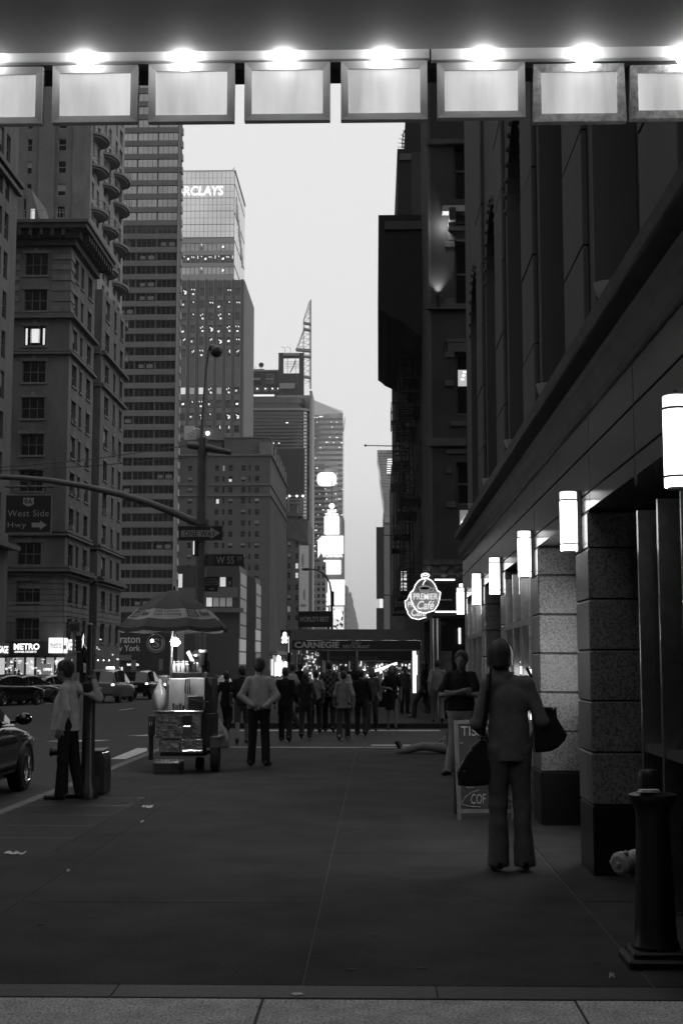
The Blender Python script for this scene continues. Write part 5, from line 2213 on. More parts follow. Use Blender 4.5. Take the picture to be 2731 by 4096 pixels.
pb(b, 1670, 2600, 1692, 2772, 54.05, .3)
b.build("casing", dsteel, lp)
dbar = thing("slanted_light_bar", "slanting bright tube of light over the goods stall behind the crowd", "tube light", (P(1545, 2668, 64).x, 64, P(1545, 2668, 64).z))
b = B()
b.cyl(P(1497, 2684, 64), P(1588, 2653, 64), .06, n=8)
b.build("tube", M("pillar_glow", .8, .5, emit=1.6), dbar)
b = B()
b.cyl(P(1588, 2653, 64), P(1588, 2604, 64), .02, n=6)
b.cyl(P(1497, 2684, 64), P(1497, 2604, 64), .02, n=6)
b.build("hanger", dsteel, dbar)
# bright shop fronts on the far side, seen below the brick hotel
es = thing("bright_shop_row", "row of brightly lit shop windows far across the avenue below the brick hotel", "shop front", (XE, 392, gz(392)))
for i in range(11):
    b = B()
    y = 372 + i * 6
    b.box(XE + .25, XE + .6, y, y + rr.uniform(2.5, 5), -2.0 + rr.uniform(0, .6), rr.uniform(2, 4.2))
    b.build("lit_window", rr.choices(glow, [1, 2, 2])[0], es)
b = B()
b.box(XE - .2, XE + 2.0, 371, 440, 4.4, 5.2)
b.build("fascia", M("dark_spandrel", .10, .6), es)

# ------------------------------------------------------------------ shop fronts at street level on the far side
ms = thing("metro_shop_front", "lit corner diner shop front with metro signs below the corniced building", "shop front", (XE, MY, gz(MY)))
b = B()
pb(b, -140, 2566, 262, 2624, MY - .6, .55)
b.build("fascia", M("shop_fascia", .015, .5), ms)
b = B()
sign_text(b, "METRO", (57, 2574, 160, 2599), MY - .62, .05, bold=.03)
sign_text(b, "-DINNER-DESSERTS", (58, 2603, 148, 2611), MY - .62, .05, bold=.01)
b.build("lit_lettering", M("lit_lettering", .8, .5, emit=1.6), ms)
for i in range(9):
    x0_ = -100 + i * 40
    b = B()
    pb(b, x0_ + 3, 2630, x0_ + 37, 2790, MY - .1, .08)
    b.build("window", [M("shop_glow", .5, .5, emit=.22), M("shop_glow_low", .4, .5, emit=.08), M("shop_glow_bright", .6, .5, emit=.45)][(i * 5 + 1) % 3], ms)
    b = B()
    pb(b, x0_ - 3, 2624, x0_ + 2.8, 2790, MY - .2, .18)
    b.build("pier", stone_e, ms)
b = B()
rr = random.Random(4)
for i in range(60):
    x, y = rr.uniform(0, 250), rr.uniform(2632, 2730)
    pb(b, x, y, x + rr.uniform(3, 16), y + rr.uniform(2, 9), MY - .16, .05)
tag(b.build("lit_goods", M("shop_goods_glow", .6, .5, emit=.9), ms), kind="stuff")
b = B()
pb(b, 166, 2655, 205, 2700, MY - .24, .04)
b.build("door_glass", M("shop_glow_low", .4, .5, emit=.12), ms)
b = B()
sign_text(b, "OPEN", (175, 2673, 208, 2683), MY - .27, .03, bold=.01)
b.build("open_sign", M("lit_lettering", .8, .5, emit=1.6), ms)
mbx = thing("box_sign", "glowing white box sign reading metro on the corner of the corniced building", "sign", (P(230, 2600, MY - 2).x, MY - 2, zof(2612, MY - 2)))
a, c = P(195, 2612, MY - 2), P(253, 2551, MY - 2)
b = B()
b.box(a.x, c.x, MY - 2, MY - .1, a.z, c.z)
b.build("box", M("white_box_glow", .8, .5, emit=1.1), mbx)
b = B()
sign_text(b, "metro", (201, 2570, 248, 2593), MY - 2.01, .02)
b.build("lettering", M("grey_lettering", .25, .5), mbx)
b = B()
for x in (c.x + .01,):
    b.box(x, x + .05, MY - 2, MY - 1.9, a.z, c.z)
    b.box(x, x + .04, MY - 1.7, MY - .8, a.z + .35, a.z + .7)
b.build("edge", M("grey_lettering", .25, .5), mbx)
lgs = thing("luggage_sign", "lit luggage shop sign at the left edge seen at a slant", "sign", (XE + .5, 103, zof(2614, 106)))
b = B()
b.box(XE + .01, XE + .35, 92, 105.1, zof(2622, 107), zof(2573, 107))
b.build("fascia", M("shop_fascia", .015, .5), lgs)
b = B()
b.text("RAS LUGGAGE", (XE + .36, 97.4, zof(2612, 102)), (0, 1, 0), (0, 0, 1), 7.2, zof(2582, 102) - zof(2612, 102), .03, bold=.02)
b.build("lettering", M("lit_lettering", .8, .5, emit=1.6), lgs)
b = B()
for i in range(5):
    b.box(XE + .005, XE + .2, 91 + i * 2.8, 93.2 + i * 2.8, gz(100) + .3, zof(2632, 106))
b.build("window", M("shop_glow_bright", .6, .5, emit=.8), lgs)
# west face signs of the corner building
b = B()
b.text("CAFE METRO", (XE + .1, MY + .8, zof(2600, 126)), (0, 1, 0), (0, 0, 1), 6.0, 1.0, .05, bold=.02)
b.build("side_lettering", M("lit_lettering", .8, .5, emit=1.6), ms)
rr = random.Random(14)
b = B()
for i in range(14):
    y = rr.uniform(MY + .5, 151)
    z = rr.uniform(.3, 4.6)
    b.box(XE + .08, XE + .16, y, y + rr.uniform(.2, .9), z, z + rr.uniform(.08, .25))
tag(b.build("side_lights", M("shop_goods_glow", .6, .5, emit=.9), ms), kind="stuff")
b = B()
for i in range(7):
    b.ball((XE + .6, MY + 1.5 + i * 2.9, zof(2640, 130)), .06, 6, 5)
tag(b.build("string_lights", M("small_bright_lamp", .8, .4, emit=6), ms), kind="stuff")
# hotel sign wall under the slab tower
hy = 232.0
hs_ = thing("hotel_sign_wall", "low black wall with a serif hotel name and a wreathed letter emblem behind the cart umbrella", "sign wall", (xof(575, hy), hy, gz(hy)))
b = B()
pb(b, 380, 2455, 712, 2790, hy, 8)
b.build("wall", M("black_sign_wall", .012, .4), hs_)
b = B()
sl_ = M("hotel_lettering", .36, .5, emit=.03)
sign_text(b, "Sheraton", (426, 2540, 562, 2572), hy - .01, .1, bold=.01)
sign_text(b, "New York", (432, 2580, 562, 2605), hy - .01, .1, bold=.01)
b.build("lettering", sl_, hs_)
b = B()
ccx, ccy = 624, 2574
sign_text(b, "S", (610, 2553, 639, 2590), hy - .02, .1, bold=.02)
for i in range(18):
    t = math.pi * (.12 + .95 * i / 17) + math.pi * 0
    a_ = math.pi * .5 + (i - 8.5) / 8.5 * 2.1
    q = P(ccx + 27 * math.cos(a_), ccy + 27 * math.sin(a_), hy - .05)
    b.ball(q, (.22, .05, .14), 6, 4)
ring = [P(ccx + 36 * math.cos(t), ccy + 36 * math.sin(t), hy - .05) for t in np.linspace(0, 2 * math.pi, 28)]
b.tube(ring, .06, 5)
b.build("emblem", M("hotel_emblem", .2, .5), hs_)
b = B()
sign_text(b, "RAY PIZZA", (510, 2654, 557, 2663), hy - .05, .1, bold=.02)
sign_text(b, "NY", (466, 2668, 481, 2680), hy - .05, .1, bold=.02)
b.build("shop_lettering", M("lit_lettering", .8, .5, emit=1.6), hs_)
for (x0_, y0_, x1_, y1_, m_) in ((484, 2668, 491, 2700, 2), (524, 2640, 545, 2698, 0), (636, 2636, 652, 2682, 0), (480, 2620, 525, 2642, 0)):
    b = B()
    pb(b, x0_, y0_, x1_, y1_, hy - .3, .28)
    b.build("shop_panel", [M("grey_shop_panel", .1, .6), 0, glow[1]][m_], hs_)
b = B()
for i in range(12):
    x, y = rr.uniform(310, 460), rr.uniform(2580, 2700)
    pb(b, x, y, x + rr.uniform(1, 8), y + rr.uniform(1, 4), hy - 4, .05)
tag(b.build("street_glints", glow[1], hs_), kind="stuff")

# ------------------------------------------------------------------ city blocks outside the frame that close the canyon and mirror in its glass
for (x0_, x1_, y0_, y1_, z, lab) in ((XE - 20, XE, -90, 20, 48, "stone block across the avenue beyond the left edge of the frame"), (-130, XW + 30, -170, -140, 60, "broad block closing the avenue behind the viewer"), (-140, -62, -20, 22, 165, "tall tower beyond the left edge mirrored in the slab tower's windows")):
    t = thing("city_block", lab, "building", ((x0_ + x1_) / 2, y0_, 0))
    b = B()
    rows = [(5 + 3.4 * i, 7.1 + 3.4 * i) for i in range(int((z - 8) / 3.4))]
    if lab.startswith("stone"):
        gridwall(b, 'E', x1_, y0_, y1_, -.2, z, [(y0_ + 2 + 3 * i, y0_ + 3.4 + 3 * i) for i in range(35)], rows, .3)
        b.box(x0_, x1_ - .3, y0_, y1_, -.2, z)
    else:
        b.box(x0_, x1_, y0_, y1_, -.2, z)
    b.build("wall", M("dark_block_cladding", .03, .6) if lab.startswith("tall") else stone_e, t)
# ------------------------------------------------------------------ signal pole with mast arm and signs
pm = M("galvanised_pole", .13, .5, .3, noise=6, amt=.25)
SYP = 26.0
px_ = lambda px, py, Y=SYP: P(px, py, Y)
base = Vector((P(806, 2200, SYP).x, SYP, 0))
sg = thing("signal_pole", "grey corner street pole carrying a long mast arm and street signs", "pole", base)
b = B()
top = zof(1750, SYP)
b.lathe([(.2, 0), (.2, .12), (.13, .3), (.105, .9), (.095, top - .2), (.09, top), (0, top + .02)], base, 14)
b.build("shaft", pm, sg, smooth=40)
b = B()
a = [px_(802, 2090), px_(770, 2084), px_(700, 2052), px_(600, 2013), px_(480, 1977), px_(340, 1945), px_(200, 1922), px_(80, 1911), px_(-120, 1903), px_(-380, 1900)]
b.tube(a, [.085, .08, .075, .07, .066, .06, .056, .053, .05, .045], 10)
b.box(base.x - .1, base.x + .13, SYP - .12, SYP + .12, zof(2098, SYP), zof(2078, SYP))
b.build("mast_arm", pm, sg, smooth=50)
b = B()
b.tube([px_(752, 1780), px_(800, 1785), px_(925, 1812)], [.06, .085, .045], 10)
b.build("upper_arm", pm, sg, smooth=50)
b = B()
b.tube([px_(806, 1752), px_(815, 1600), px_(824, 1480), px_(834, 1400), px_(848, 1384)], [.03, .024, .02, .02, .02], 8)
b.build("lamp_arm", M("lamp_arm_pale", .2, .5, .3), sg, smooth=50)
b = B()
q = px_(866, 1406)
b.ball((q.x, q.y, q.z), (.115, .16, .115), 14, 10)
b.cyl(px_(838, 1388), px_(860, 1394), .06, .08, n=10)
b.build("lamp_head", M("lamp_head_metal", .09, .4, .2), sg, smooth=60)
b = B()
for (x0, y0, x1, y1) in ((0, 1878, 752, 1782), (0, 1884, 752, 1830)):
    b.tube([px_(x1, y1), px_((x0 + x1) / 2, (y0 + y1) / 2 + 6), px_(x0 - 200, y0 + 10)], .008, 4)
tag(b.build("span_wire", blackmetal, sg), kind="stuff")
# one way sign
sgn = M("street_sign_dark", .02, .5)
sgw = M("street_sign_pale", .38, .6, noise=15, amt=.12)
t = thing("one_way_sign", "one way sign with a pale arrow on the corner signal pole", "sign", px_(802, 2132))
b = B()
pb(b, 714, 2104, 890, 2162, SYP - .14, .012)
b.build("plate", sgn, t)
b = B()
b.prism([P(x, y, SYP - .145) for x, y in ((724, 2121), (842, 2121), (842, 2109), (881, 2132), (842, 2157), (842, 2147), (724, 2147))][::-1], (0, .004, 0))
b.build("arrow", sgw, t)
b = B()
sign_text(b, "ONE WAY", (738, 2123, 864, 2146), SYP - .146, .003, bold=.012, spacing=1.1)
b.build("lettering", sgn, t)
# street name
t = thing("street_name_sign", "dark street name sign reading W 55 ST on the corner signal pole", "sign", px_(900, 2240))
b = B()
pb(b, 824, 2217, 976, 2264, SYP - .02, .02)
b.build("plate", M("street_name_plate", .025, .5), t)
b = B()
sign_text(b, "W 55", (866, 2226, 937, 2255), SYP - .022, .004, bold=.01)
sign_text(b, "ST", (951, 2227, 971, 2242), SYP - .022, .004, bold=.01)
b.build("lettering", M("street_name_letters", .38, .6), t)
b = B()
pb(b, 829, 2220, 854, 2262, SYP - .025, .004)
b.build("badge", M("street_name_badge", .07, .6), t)
b = B()
pb(b, 815, 2236, 826, 2244, SYP - .03, .04)
b.build("clamp", dsteel, t)
# parking notice
t = thing("parking_sign", "small black notice with an arrow on the corner signal pole below the street name", "sign", px_(845, 2338))
b = B()
pb(b, 818, 2309, 872, 2366, SYP - .12, .012)
b.build("plate", M("notice_plate", .012, .5), t)
b = B()
for y, s in ((2314, "NO STANDING"), (2324, "7AM-7PM"), (2334, "EXCEPT SUN")):
    sign_text(b, s, (822, y, 868, y + 7), SYP - .122, .002)
b.prism([P(x, y, SYP - .125) for x, y in ((837, 2354), (849, 2354), (849, 2351), (856, 2356), (849, 2361), (849, 2358), (837, 2358))][::-1], (0, .002, 0))
b.build("lettering", M("notice_letters", .3, .6), t)
# pedestrian and side signals on the pole
t = thing("lit_sign_edge", "thin upright sliver of light on the signal pole under the one way sign", "signal lamp", px_(776, 2190))
b = B()
pb(b, 773, 2163, 790, 2222, SYP - .1, .2)
b.build("housing", blackmetal, t)
b = B()
pb(b, 773, 2164, 778, 2218, SYP - .104, .003)
b.build("lens", M("signal_sliver", .8, .5, emit=.9), t)
# the route sign under the mast arm
t = thing("route_sign", "dark guide sign to the highway with a right arrow hanging from the mast arm", "sign", px_(115, 1950))
b = B()
pb(b, 19, 1977, 210, 2133, SYP - .02, .02)
b.build("border", M("route_border", .3, .6), t)
b = B()
pb(b, 23, 1981, 206, 2129, SYP - .026, .005)
b.build("plate", M("route_plate", .02, .5), t)
b = B()
wl_ = M("route_letters", .42, .6)
sign_text(b, "West Side", (32, 2040, 197, 2066), SYP - .03, .004, spacing=1.08)
sign_text(b, "Hwy", (32, 2089, 106, 2116), SYP - .03, .004, spacing=1.12)
b.prism([P(x, y, SYP - .03) for x, y in ((128, 2091), (161, 2091), (161, 2082), (188, 2100), (161, 2118), (161, 2109), (128, 2109))][::-1], (0, .003, 0))
b.build("lettering", wl_, t)
b = B()
sh_ = [(94, 1992), (98, 1990), (106, 1993), (115, 1989), (124, 1993), (132, 1990), (137, 1992), (135, 2005), (138, 2015), (128, 2021), (115, 2026), (102, 2021), (92, 2015), (95, 2005)]
b.prism([P(x, y, SYP - .03) for x, y in sh_][::-1], (0, .003, 0))
b.build("route_shield", M("route_shield_pale", .45, .6), t)
b = B()
sign_text(b, "9A", (98, 1996, 132, 2017), SYP - .034, .003, bold=.015)
b.build("route_number", sgn, t)
b = B()
b.cyl(px_(22, 1946), px_(217, 1946), .022, n=8)
for x in (52, 183):
    b.cyl(px_(x, 1946), px_(x, 1978), .02, n=6)
b.cyl(px_(118, 1946), px_(118, 1922), .035, n=8)
b.build("hanger", pm, t)

# ------------------------------------------------------------------ far side no turn sign, dark signal post, curved lamp
t = thing("no_turn_sign", "pale no left turn sign on a thin pole across the avenue", "sign", (P(296, 2600, 98).x, 98, gz(98) + .14))
p = P(296, 2600, 98)
b = B()
b.cyl((p.x, 98, gz(98)), (p.x, 98, zof(2483, 98)), .1, n=8)
b.build("pole", M("pale_pole", .28, .5, .2), t)
b = B()
pb(b, 275, 2487, 321, 2530, 97.8, .08)
b.build("plate", M("pale_sign_plate", .16, .6), t)
b = B()
c = P(289, 2507, 97.75)
b.tube([c + Vector((math.cos(a) * .2, 0, math.sin(a) * .2)) for a in np.linspace(0, 6.3, 18)], .035, 5)
b.tube([c + Vector((-.14, 0, .14)), c + Vector((.14, 0, -.14))], .03, 5)
b.tube([c + Vector((.08, 0, -.12)), c + Vector((.08, 0, .05)), c + Vector((-.08, 0, .07))], .035, 5)
for k in range(3):
    q = P(301, 2496 + k * 11, 97.75)
    b.box(q.x, q.x + .3, 97.74, 97.78, q.z - .04, q.z + .04)
b.build("symbol", M("sign_symbol", .03, .6), t)

t = thing("kerb_signal_post", "dark kerbside post with signal boxes that the man in the pale shirt leans on", "post", (P(352, 3100, 16.9).x, 16.9, 0))
p = t.location
b = B()
b.lathe([(.13, 0), (.13, .1), (.085, .2), (.075, 1.0), (.075, 1.25), (.1, 1.28), (.1, 1.38), (.045, 1.42), (.04, 2.1), (0, 2.12)], p, 14)
b.build("shaft", blackmetal, t, smooth=40)
b = B()
pb(b, 302, 2542, 330, 2604, 16.9, .12)
pb(b, 306, 2610, 336, 2690, 16.92, .12)
pb(b, 340, 2604, 362, 2640, 16.9, .12)
pb(b, 318, 2690, 372, 2770, 16.95, .1)
pb(b, 328, 2590, 345, 2600, 16.95, .05)
pb(b, 326, 2535, 334, 2740, 16.96, .05)
b.build("signal_box", blackmetal, t)
b = B()
q = P(338, 2605, 16.98)
rr = random.Random(5)
for i in range(16):
    a = rr.uniform(.3, 2.8)
    l = rr.uniform(.1, .22)
    b.tube([(q.x + .02, 16.98, q.z - .15), (q.x + .02 + math.cos(a) * l * .6, 16.98 + rr.uniform(-.05, .05), q.z - .1 + math.sin(a) * l), (q.x + .02 + math.cos(a) * l * 1.3, 16.98 + rr.uniform(-.08, .08), q.z - .15 + math.sin(a) * l * 1.2)], [.006, .008, .002], 4)
tag(b.build("cable_tuft", blackmetal, t), kind="stuff")

t = thing("news_box", "dark sidewalk box with a lid coloured pale as if lit and mesh panel behind the leaning man", "news box", (P(395, 3170, 17.5).x, 17.5, 0))
x0, x1 = P(366, 3100, 17.5).x, P(431, 3100, 17.5).x
z1 = zof(3006, 17.5)
b = B()
b.prism([(x0, 17.3, .02), (x1, 17.3, .02), (x1, 17.3, z1 - .1), (x1 - .02, 17.3, z1 - .02), (x1 - .05, 17.3, z1), (x0, 17.3, z1 - .01)], (0, .42, 0))
b.build("body", M("news_box_body", .045, .4, noise=5, amt=.4), t)
b = B()
b.prism([(x0 - .12, 17.32, z1 + .002), (x1 - .03, 17.32, z1 + .006), (x1 - .03, 17.7, z1 + .02), (x0 - .12, 17.7, z1 + .015)], (0, 0, .012))
b.build("lid", M("news_box_lit_lid", .25, .5), t)  # the light on top is put into the lid's paler colour
b = B()
for i in range(9):
    for j in range(8):
        x, z = x0 + .02 + i * .017, .06 + j * .022
        if x < x1 - .05 and (i + j) % 2 == 0:
            b.obox((x, 17.295, z), (.014, .004, .014), Matrix.Rotation(R(45), 3, 'Y'))
tag(b.build("mesh_panel", M("news_box_mesh", .2, .5), t), kind="stuff")
t = thing("kerb_pipe", "short dark horizontal pipe fitting standing at the kerb left of the leaning man's legs", "pipe", (P(222, 3100, 17.2).x, 17.2, 0))
b = B()
b.cyl((t.location.x + .12, 17.2, 0), (t.location.x + .12, 17.2, zof(3005, 17.2)), .045, n=10)
b.build("stem", blackmetal, t)
b = B()
b.cyl(P(205, 3006, 17.2), P(262, 3006, 17.2), .05, n=12)
b.cyl(P(203, 3006, 17.2), P(210, 3006, 17.2), .062, n=12)
b.build("barrel", blackmetal, t, smooth=40)

t = thing("curved_street_lamp", "street lamp on a long curved arm in front of the glowing screens", "street lamp", (P(1326, 2500, 90).x, 90, gz(90)))
b = B()
b.tube([P(1328, 2720, 90), P(1327, 2450, 90), P(1325, 2370, 90), P(1318, 2330, 90), P(1300, 2300, 90), P(1270, 2281, 90), P(1238, 2276, 90)], [.09, .08, .07, .06, .05, .045, .04], 8)
b.build("post", M("lamp_post_dark", .03, .5), t)
b = B()
q = P(1222, 2277, 90)
b.ball(q, (.28, .16, .1), 10, 6)
b.build("lamp_head", M("lamp_post_dark", .03, .5), t)
b = B()
pb(b, 1322, 2365, 1336, 2425, 89.9, .25)
b.build("signal_box", M("lamp_post_dark", .03, .5), t)

t = thing("walk_signal", "bright white walking figure signal on a thin post left of the deli awning", "walk signal", (P(1156, 2700, 41).x, 41, gz(41)))
b = B()
b.cyl((t.location.x, 41, gz(41)), (t.location.x, 41, zof(2520, 41)), .05, n=8)
b.build("post", blackmetal, t)
b = B()
pb(b, 1122, 2520, 1150, 2578, 41.0, .15)
b.build("housing", blackmetal, t)
b = B()
q = P(1139, 2535, 40.98)
b.ball(q, (.05, .012, .05), 10, 6)
def fig(pts, r):
    b.tube([P(x, y, 40.98) for x, y in pts], r, 6)
fig([(1139, 2542), (1138, 2556)], .06)
fig([(1138, 2556), (1143, 2562), (1146, 2571)], .035)
fig([(1137, 2556), (1134, 2564), (1129, 2571)], .035)
fig([(1139, 2544), (1145, 2550), (1148, 2556)], .028)
fig([(1137, 2544), (1131, 2550), (1129, 2556)], .028)
b.build("walking_figure", M("walk_glow", .9, .5, emit=5), t)
b = B()
pb(b, 1153.5, 2545, 1156, 2610, 40.9, .02)
b.build("lit_edge", M("signal_sliver", .8, .5, emit=.9), t)

# chalkboard
CYB = 14.6
t = thing("chalkboard_sign", "folding wooden framed chalkboard with hand lettering behind the woman in the blazer", "chalkboard", (P(1930, 3300, CYB).x, CYB, 0))
wood = M("chalkboard_frame", .12, .7, noise=20, amt=.3, stretch=(1, 1, .2))
A = lambda x, y: (lambda d: EYE + d * ((CYB + (z_tilt(y)) ) / d.y))(ray(x, y))
def z_tilt(y):
    return .24 * (3310 - y) / 430
TL, TR, BR, BL = A(1813, 2882), A(2052, 2882), A(2057, 3300), A(1830, 3300)
def barp(b, p, q, w, d):
    p, q = Vector(p), Vector(q)
    t_ = (q - p).normalized()
    n_ = Vector((0, -.95, .3)).normalized()
    s_ = t_.cross(n_).normalized()
    vs = [p + s_ * sx * w / 2 + n_ * sy * d / 2 for sx, sy in ((-1, -1), (1, -1), (1, 1), (-1, 1))] + [q + s_ * sx * w / 2 + n_ * sy * d / 2 for sx, sy in ((-1, -1), (1, -1), (1, 1), (-1, 1))]
    b.add(vs, [(3, 2, 1, 0), (4, 5, 6, 7), (0, 1, 5, 4), (1, 2, 6, 5), (2, 3, 7, 6), (3, 0, 4, 7)])
off = Vector((.022, 0, 0))
for (p, q, w) in ((TL + off, A(1838, 3310) + off * 0, .045), (TR - off, A(2062, 3310) - off, .045), (A(1822, 2890), A(2050, 2890), .045), (A(1836, 3246), A(2054, 3246), .045)):
    b = B()
    barp(b, p, q, w, .03)
    b.build("frame_bar", wood, t)
b = B()
b.add([A(1828, 2895), A(2046, 2895), A(2050, 3240), A(1842, 3240)], [(0, 1, 2, 3)])
o = b.build("slate", M("slate", .012, .6, noise=7, amt=.6), t)
chalk = M("chalk", .35, .9, noise=40, amt=.5)
U = Vector((0, z_tilt(0) - z_tilt(1), 0))
def board_text(b, s, x0, y0, x1, y1, **k):
    a, c, d = A(x0, y1), A(x1, y1), A(x0, y0)
    n_ = Vector((0, -.01, .002))
    b.text(s, a + n_, (c - a).normalized(), (d - a).normalized(), (c - a).length, (d - a).length, .003, **k)
b = B()
board_text(b, "TISS", 1842, 2905, 1926, 2944, bold=.005)
board_text(b, "COF", 1882, 3176, 1942, 3216, shear=.1)
board_text(b, "LS", 1864, 3128, 1896, 3152, shear=.15)
def stroke(pts, r=.004):
    b.tube([A(x, y) + Vector((0, -.012, .003)) for x, y in pts], r, 5)
stroke([(1846, 3212), (1858, 3190), (1880, 3172), (1914, 3160)])
stroke([(1846, 3218), (1870, 3225), (1920, 3229)])
stroke([(2012, 3170), (2030, 3186), (2046, 3204)])
stroke([(2004, 3218), (2044, 3217)])
stroke([(2012, 3140), (2022, 3108)], .005)
stroke([(1836, 2974), (1852, 2972)])
b.build("chalk_lettering", chalk, t)
for x in (1817, 2045):
    b = B()
    p = A(x, 2884) + Vector((.02, .03, 0))
    b.tube([p, Vector((p.x, CYB + .62, 0.01))], .02, 4)
    b.build("rear_leg", wood, t)

# ------------------------------------------------------------------ hot dog cart with umbrella
CY = 21.2
ct = thing("food_cart", "steel hot dog cart loaded with bottles under a striped bank umbrella", "food cart", (P(740, 3075, CY).x, CY, 0))
cst = M("cart_steel", .42, .22, 1.0, noise=9, amt=.35)
bin_m = M("brushed_bin_steel", .42, .4, .35, noise=5, amt=.25, stretch=(1, 1, .4))
cqd = M("quilted_steel", .4, .18, 1.0, noise=14, amt=.5, bump=.8)
cdk = M("cart_dark_panel", .03, .4)
def cb_(x0, y0, x1, y1, d0, d1, name, m, sub=None):
    b = B()
    a, c = P(x0, y1, CY + d0), P(x1, y0, CY + d0)
    b.bbox(a.x, c.x, CY + d0, CY + d1, a.z, c.z, .008)
    return b.build(name, m, sub or ct)
cb_(622, 2852, 806, 2952, -.45, .55, "lower_cabinet", cqd)
cb_(730, 2862, 768, 2900, -.468, -.451, "dark_opening", cdk)
cb_(733, 2903, 767, 2945, -.47, -.451, "hatch", cst)
cb_(612, 2843, 815, 2851, -.47, .6, "counter", cst)
cb_(635, 2958, 722, 3008, -.4, .5, "lower_skirt", cqd)
cb_(722, 2956, 812, 3000, -.46, .5, "diamond_step", cqd)
cb_(728, 3001, 812, 3012, -.52, -.05, "tread_plate", cst)
cb_(640, 3010, 820, 3024, -.3, .5, "chassis", cdk)
cb_(592, 2862, 618, 2944, -.1, .02, "menu_board", cdk)
cb_(594, 2944, 612, 3040, -.05, .02, "menu_board_leg", cdk)
b = B()
sign_text(b, "n", (598, 2888, 610, 2902), CY - .11, .004)
b.build("menu_lettering", M("notice_letters", .3, .6), ct)
cb_(674, 2714, 742, 2840, -.3, .3, "left_bin", bin_m)
cb_(742, 2712, 820, 2838, -.28, .3, "right_bin", bin_m)
cb_(820, 2712, 850, 2905, -.2, .5, "side_column", cdk)
cb_(808, 2855, 850, 2990, -.3, .5, "end_panel", cdk)
cb_(838, 2946, 882, 2990, -.35, .3, "fender", cst)
cb_(752, 2784, 810, 2836, -.42, -.31, "dark_case", cdk)
b = B()
for i in range(4):
    q = P(762 + i * 12, 2795 + i * 3, CY - .43)
    b.box(q.x, q.x + .14, CY - .43, CY - .421, q.z - .02, q.z)
b.build("case_glints", steel, ct)
b = B()
for i in range(3):
    b.tube([P(744 + i * 7, 2716, CY - .32), P(740 + i * 10, 2760, CY - .33), P(744 + i * 9, 2775, CY - .31)], .008, 5)
b.build("hanging_tongs", blackmetal, ct)
cb_(688, 2690, 812, 2710, -.26, .28, "shelf", cst)
# wheels
for (x, y, d) in ((862, 3000, -.2), (862, 3000, .35), (800, 3035, .1)):
    q = P(x, y, CY + d)
    r = .215 if y == 3000 else .1
    b = B()
    b.lathe([(r * .55, -.05), (r * .9, -.06), (r, -.03), (r, .03), (r * .9, .06), (r * .55, .05)], (q.x, CY + d, r + .002), 20, 'X')
    w = b.build("wheel", M("tyre_rubber", .015, .7), ct, smooth=40)
    b = B()
    b.lathe([(0, -.04), (r * .5, -.045), (r * .56, 0), (r * .5, .045), (0, .04)], (q.x, CY + d, r + .002), 12, 'X')
    b.build("hub", dsteel, w)
# bottles, cans, kettle: goods on the cart
bt_m = [M("bottle_clear", .35, .08, 0, noise=20, amt=.3), M("bottle_dark", .02, .08), M("can_silver", .4, .2, .8), M("bottle_amber", .1, .1)]
def bottle(x, Y, z, h, r, m, label, cap=True):
    t = thing("bottle", label, "bottle", (x, Y, z), "drinks standing on the food cart")
    b = B()
    b.lathe([(r * .9, 0), (r, .01), (r, h * .6), (r * .8, h * .72), (r * .38, h * .85), (r * .36, h * .93), (0, h * .93)], (x, Y, z), 10)
    b.build("glass", m, t, smooth=40)
    b = B()
    b.lathe([(r * .42, h * .93), (r * .42, h), (0, h)], (x, Y, z), 8)
    b.build("cap", M("pale_painted_cap", .55, .5), t)
kinds = ("clear", "dark", "silver", "amber")
for i in range(7):
    q = P(697 + i * 9, 2712, CY - .2)
    k = i % 4 if i != 2 else 0
    bottle(q.x, CY - .2 + .05 * (i % 2), zof(2690, CY - .2) + .002, .17, .028, bt_m[k], f"{kinds[k]} drink bottle in the low row on the cart, number {('one','two','three','four','five','six','seven')[i]} from the kettle's left")
for i in range(5):
    q = P(776 + i * 13, 2690, CY - .2)
    k = (i + 1) % 4
    bottle(q.x, CY - .1 + .06 * (i % 2), zof(2690, CY - .2) + .002, .2, .033, bt_m[k], f"{kinds[k]} bottle under the kettle on the cart, place {('one','two','three','four','five')[i]} counted from the lamp")
kt_ = thing("kettle", "shiny kettle with a curved spout standing on top of the food cart", "kettle", P(790, 2655, CY))
b = B()
q = P(795, 2648, CY - .05)
b.lathe([(.05, -.2), (.075, -.18), (.075, -.06), (.06, .0), (.1, .01), (.13, .06), (.13, .1), (.1, .155), (.05, .18), (0, .19)], (q.x, q.y, q.z), 18)
b.build("body", cst, kt_, smooth=50)
b = B()
b.tube([P(786, 2640, CY - .1), P(768, 2637, CY - .12), P(760, 2620, CY - .12), P(752, 2606, CY - .12)], [.04, .035, .028, .035], 10)
b.build("spout", M("spout_pale", .8, .3, .2), kt_, smooth=50)
jr = thing("sauce_jar", "dark lidded jar standing beside the kettle on the food cart", "jar", P(812, 2655, CY - .1))
b = B()
q = P(813, 2636, CY - .15)
b.lathe([(.06, -.1), (.065, -.09), (.065, .1), (.05, .115), (0, .116)], q, 14)
b.build("jar", bt_m[1], jr, smooth=40)
b = B()
b.lathe([(.066, .1), (.066, .14), (0, .142)], q, 14)
b.build("lid", M("pale_painted_cap", .55, .5), jr)
rr = random.Random(52)
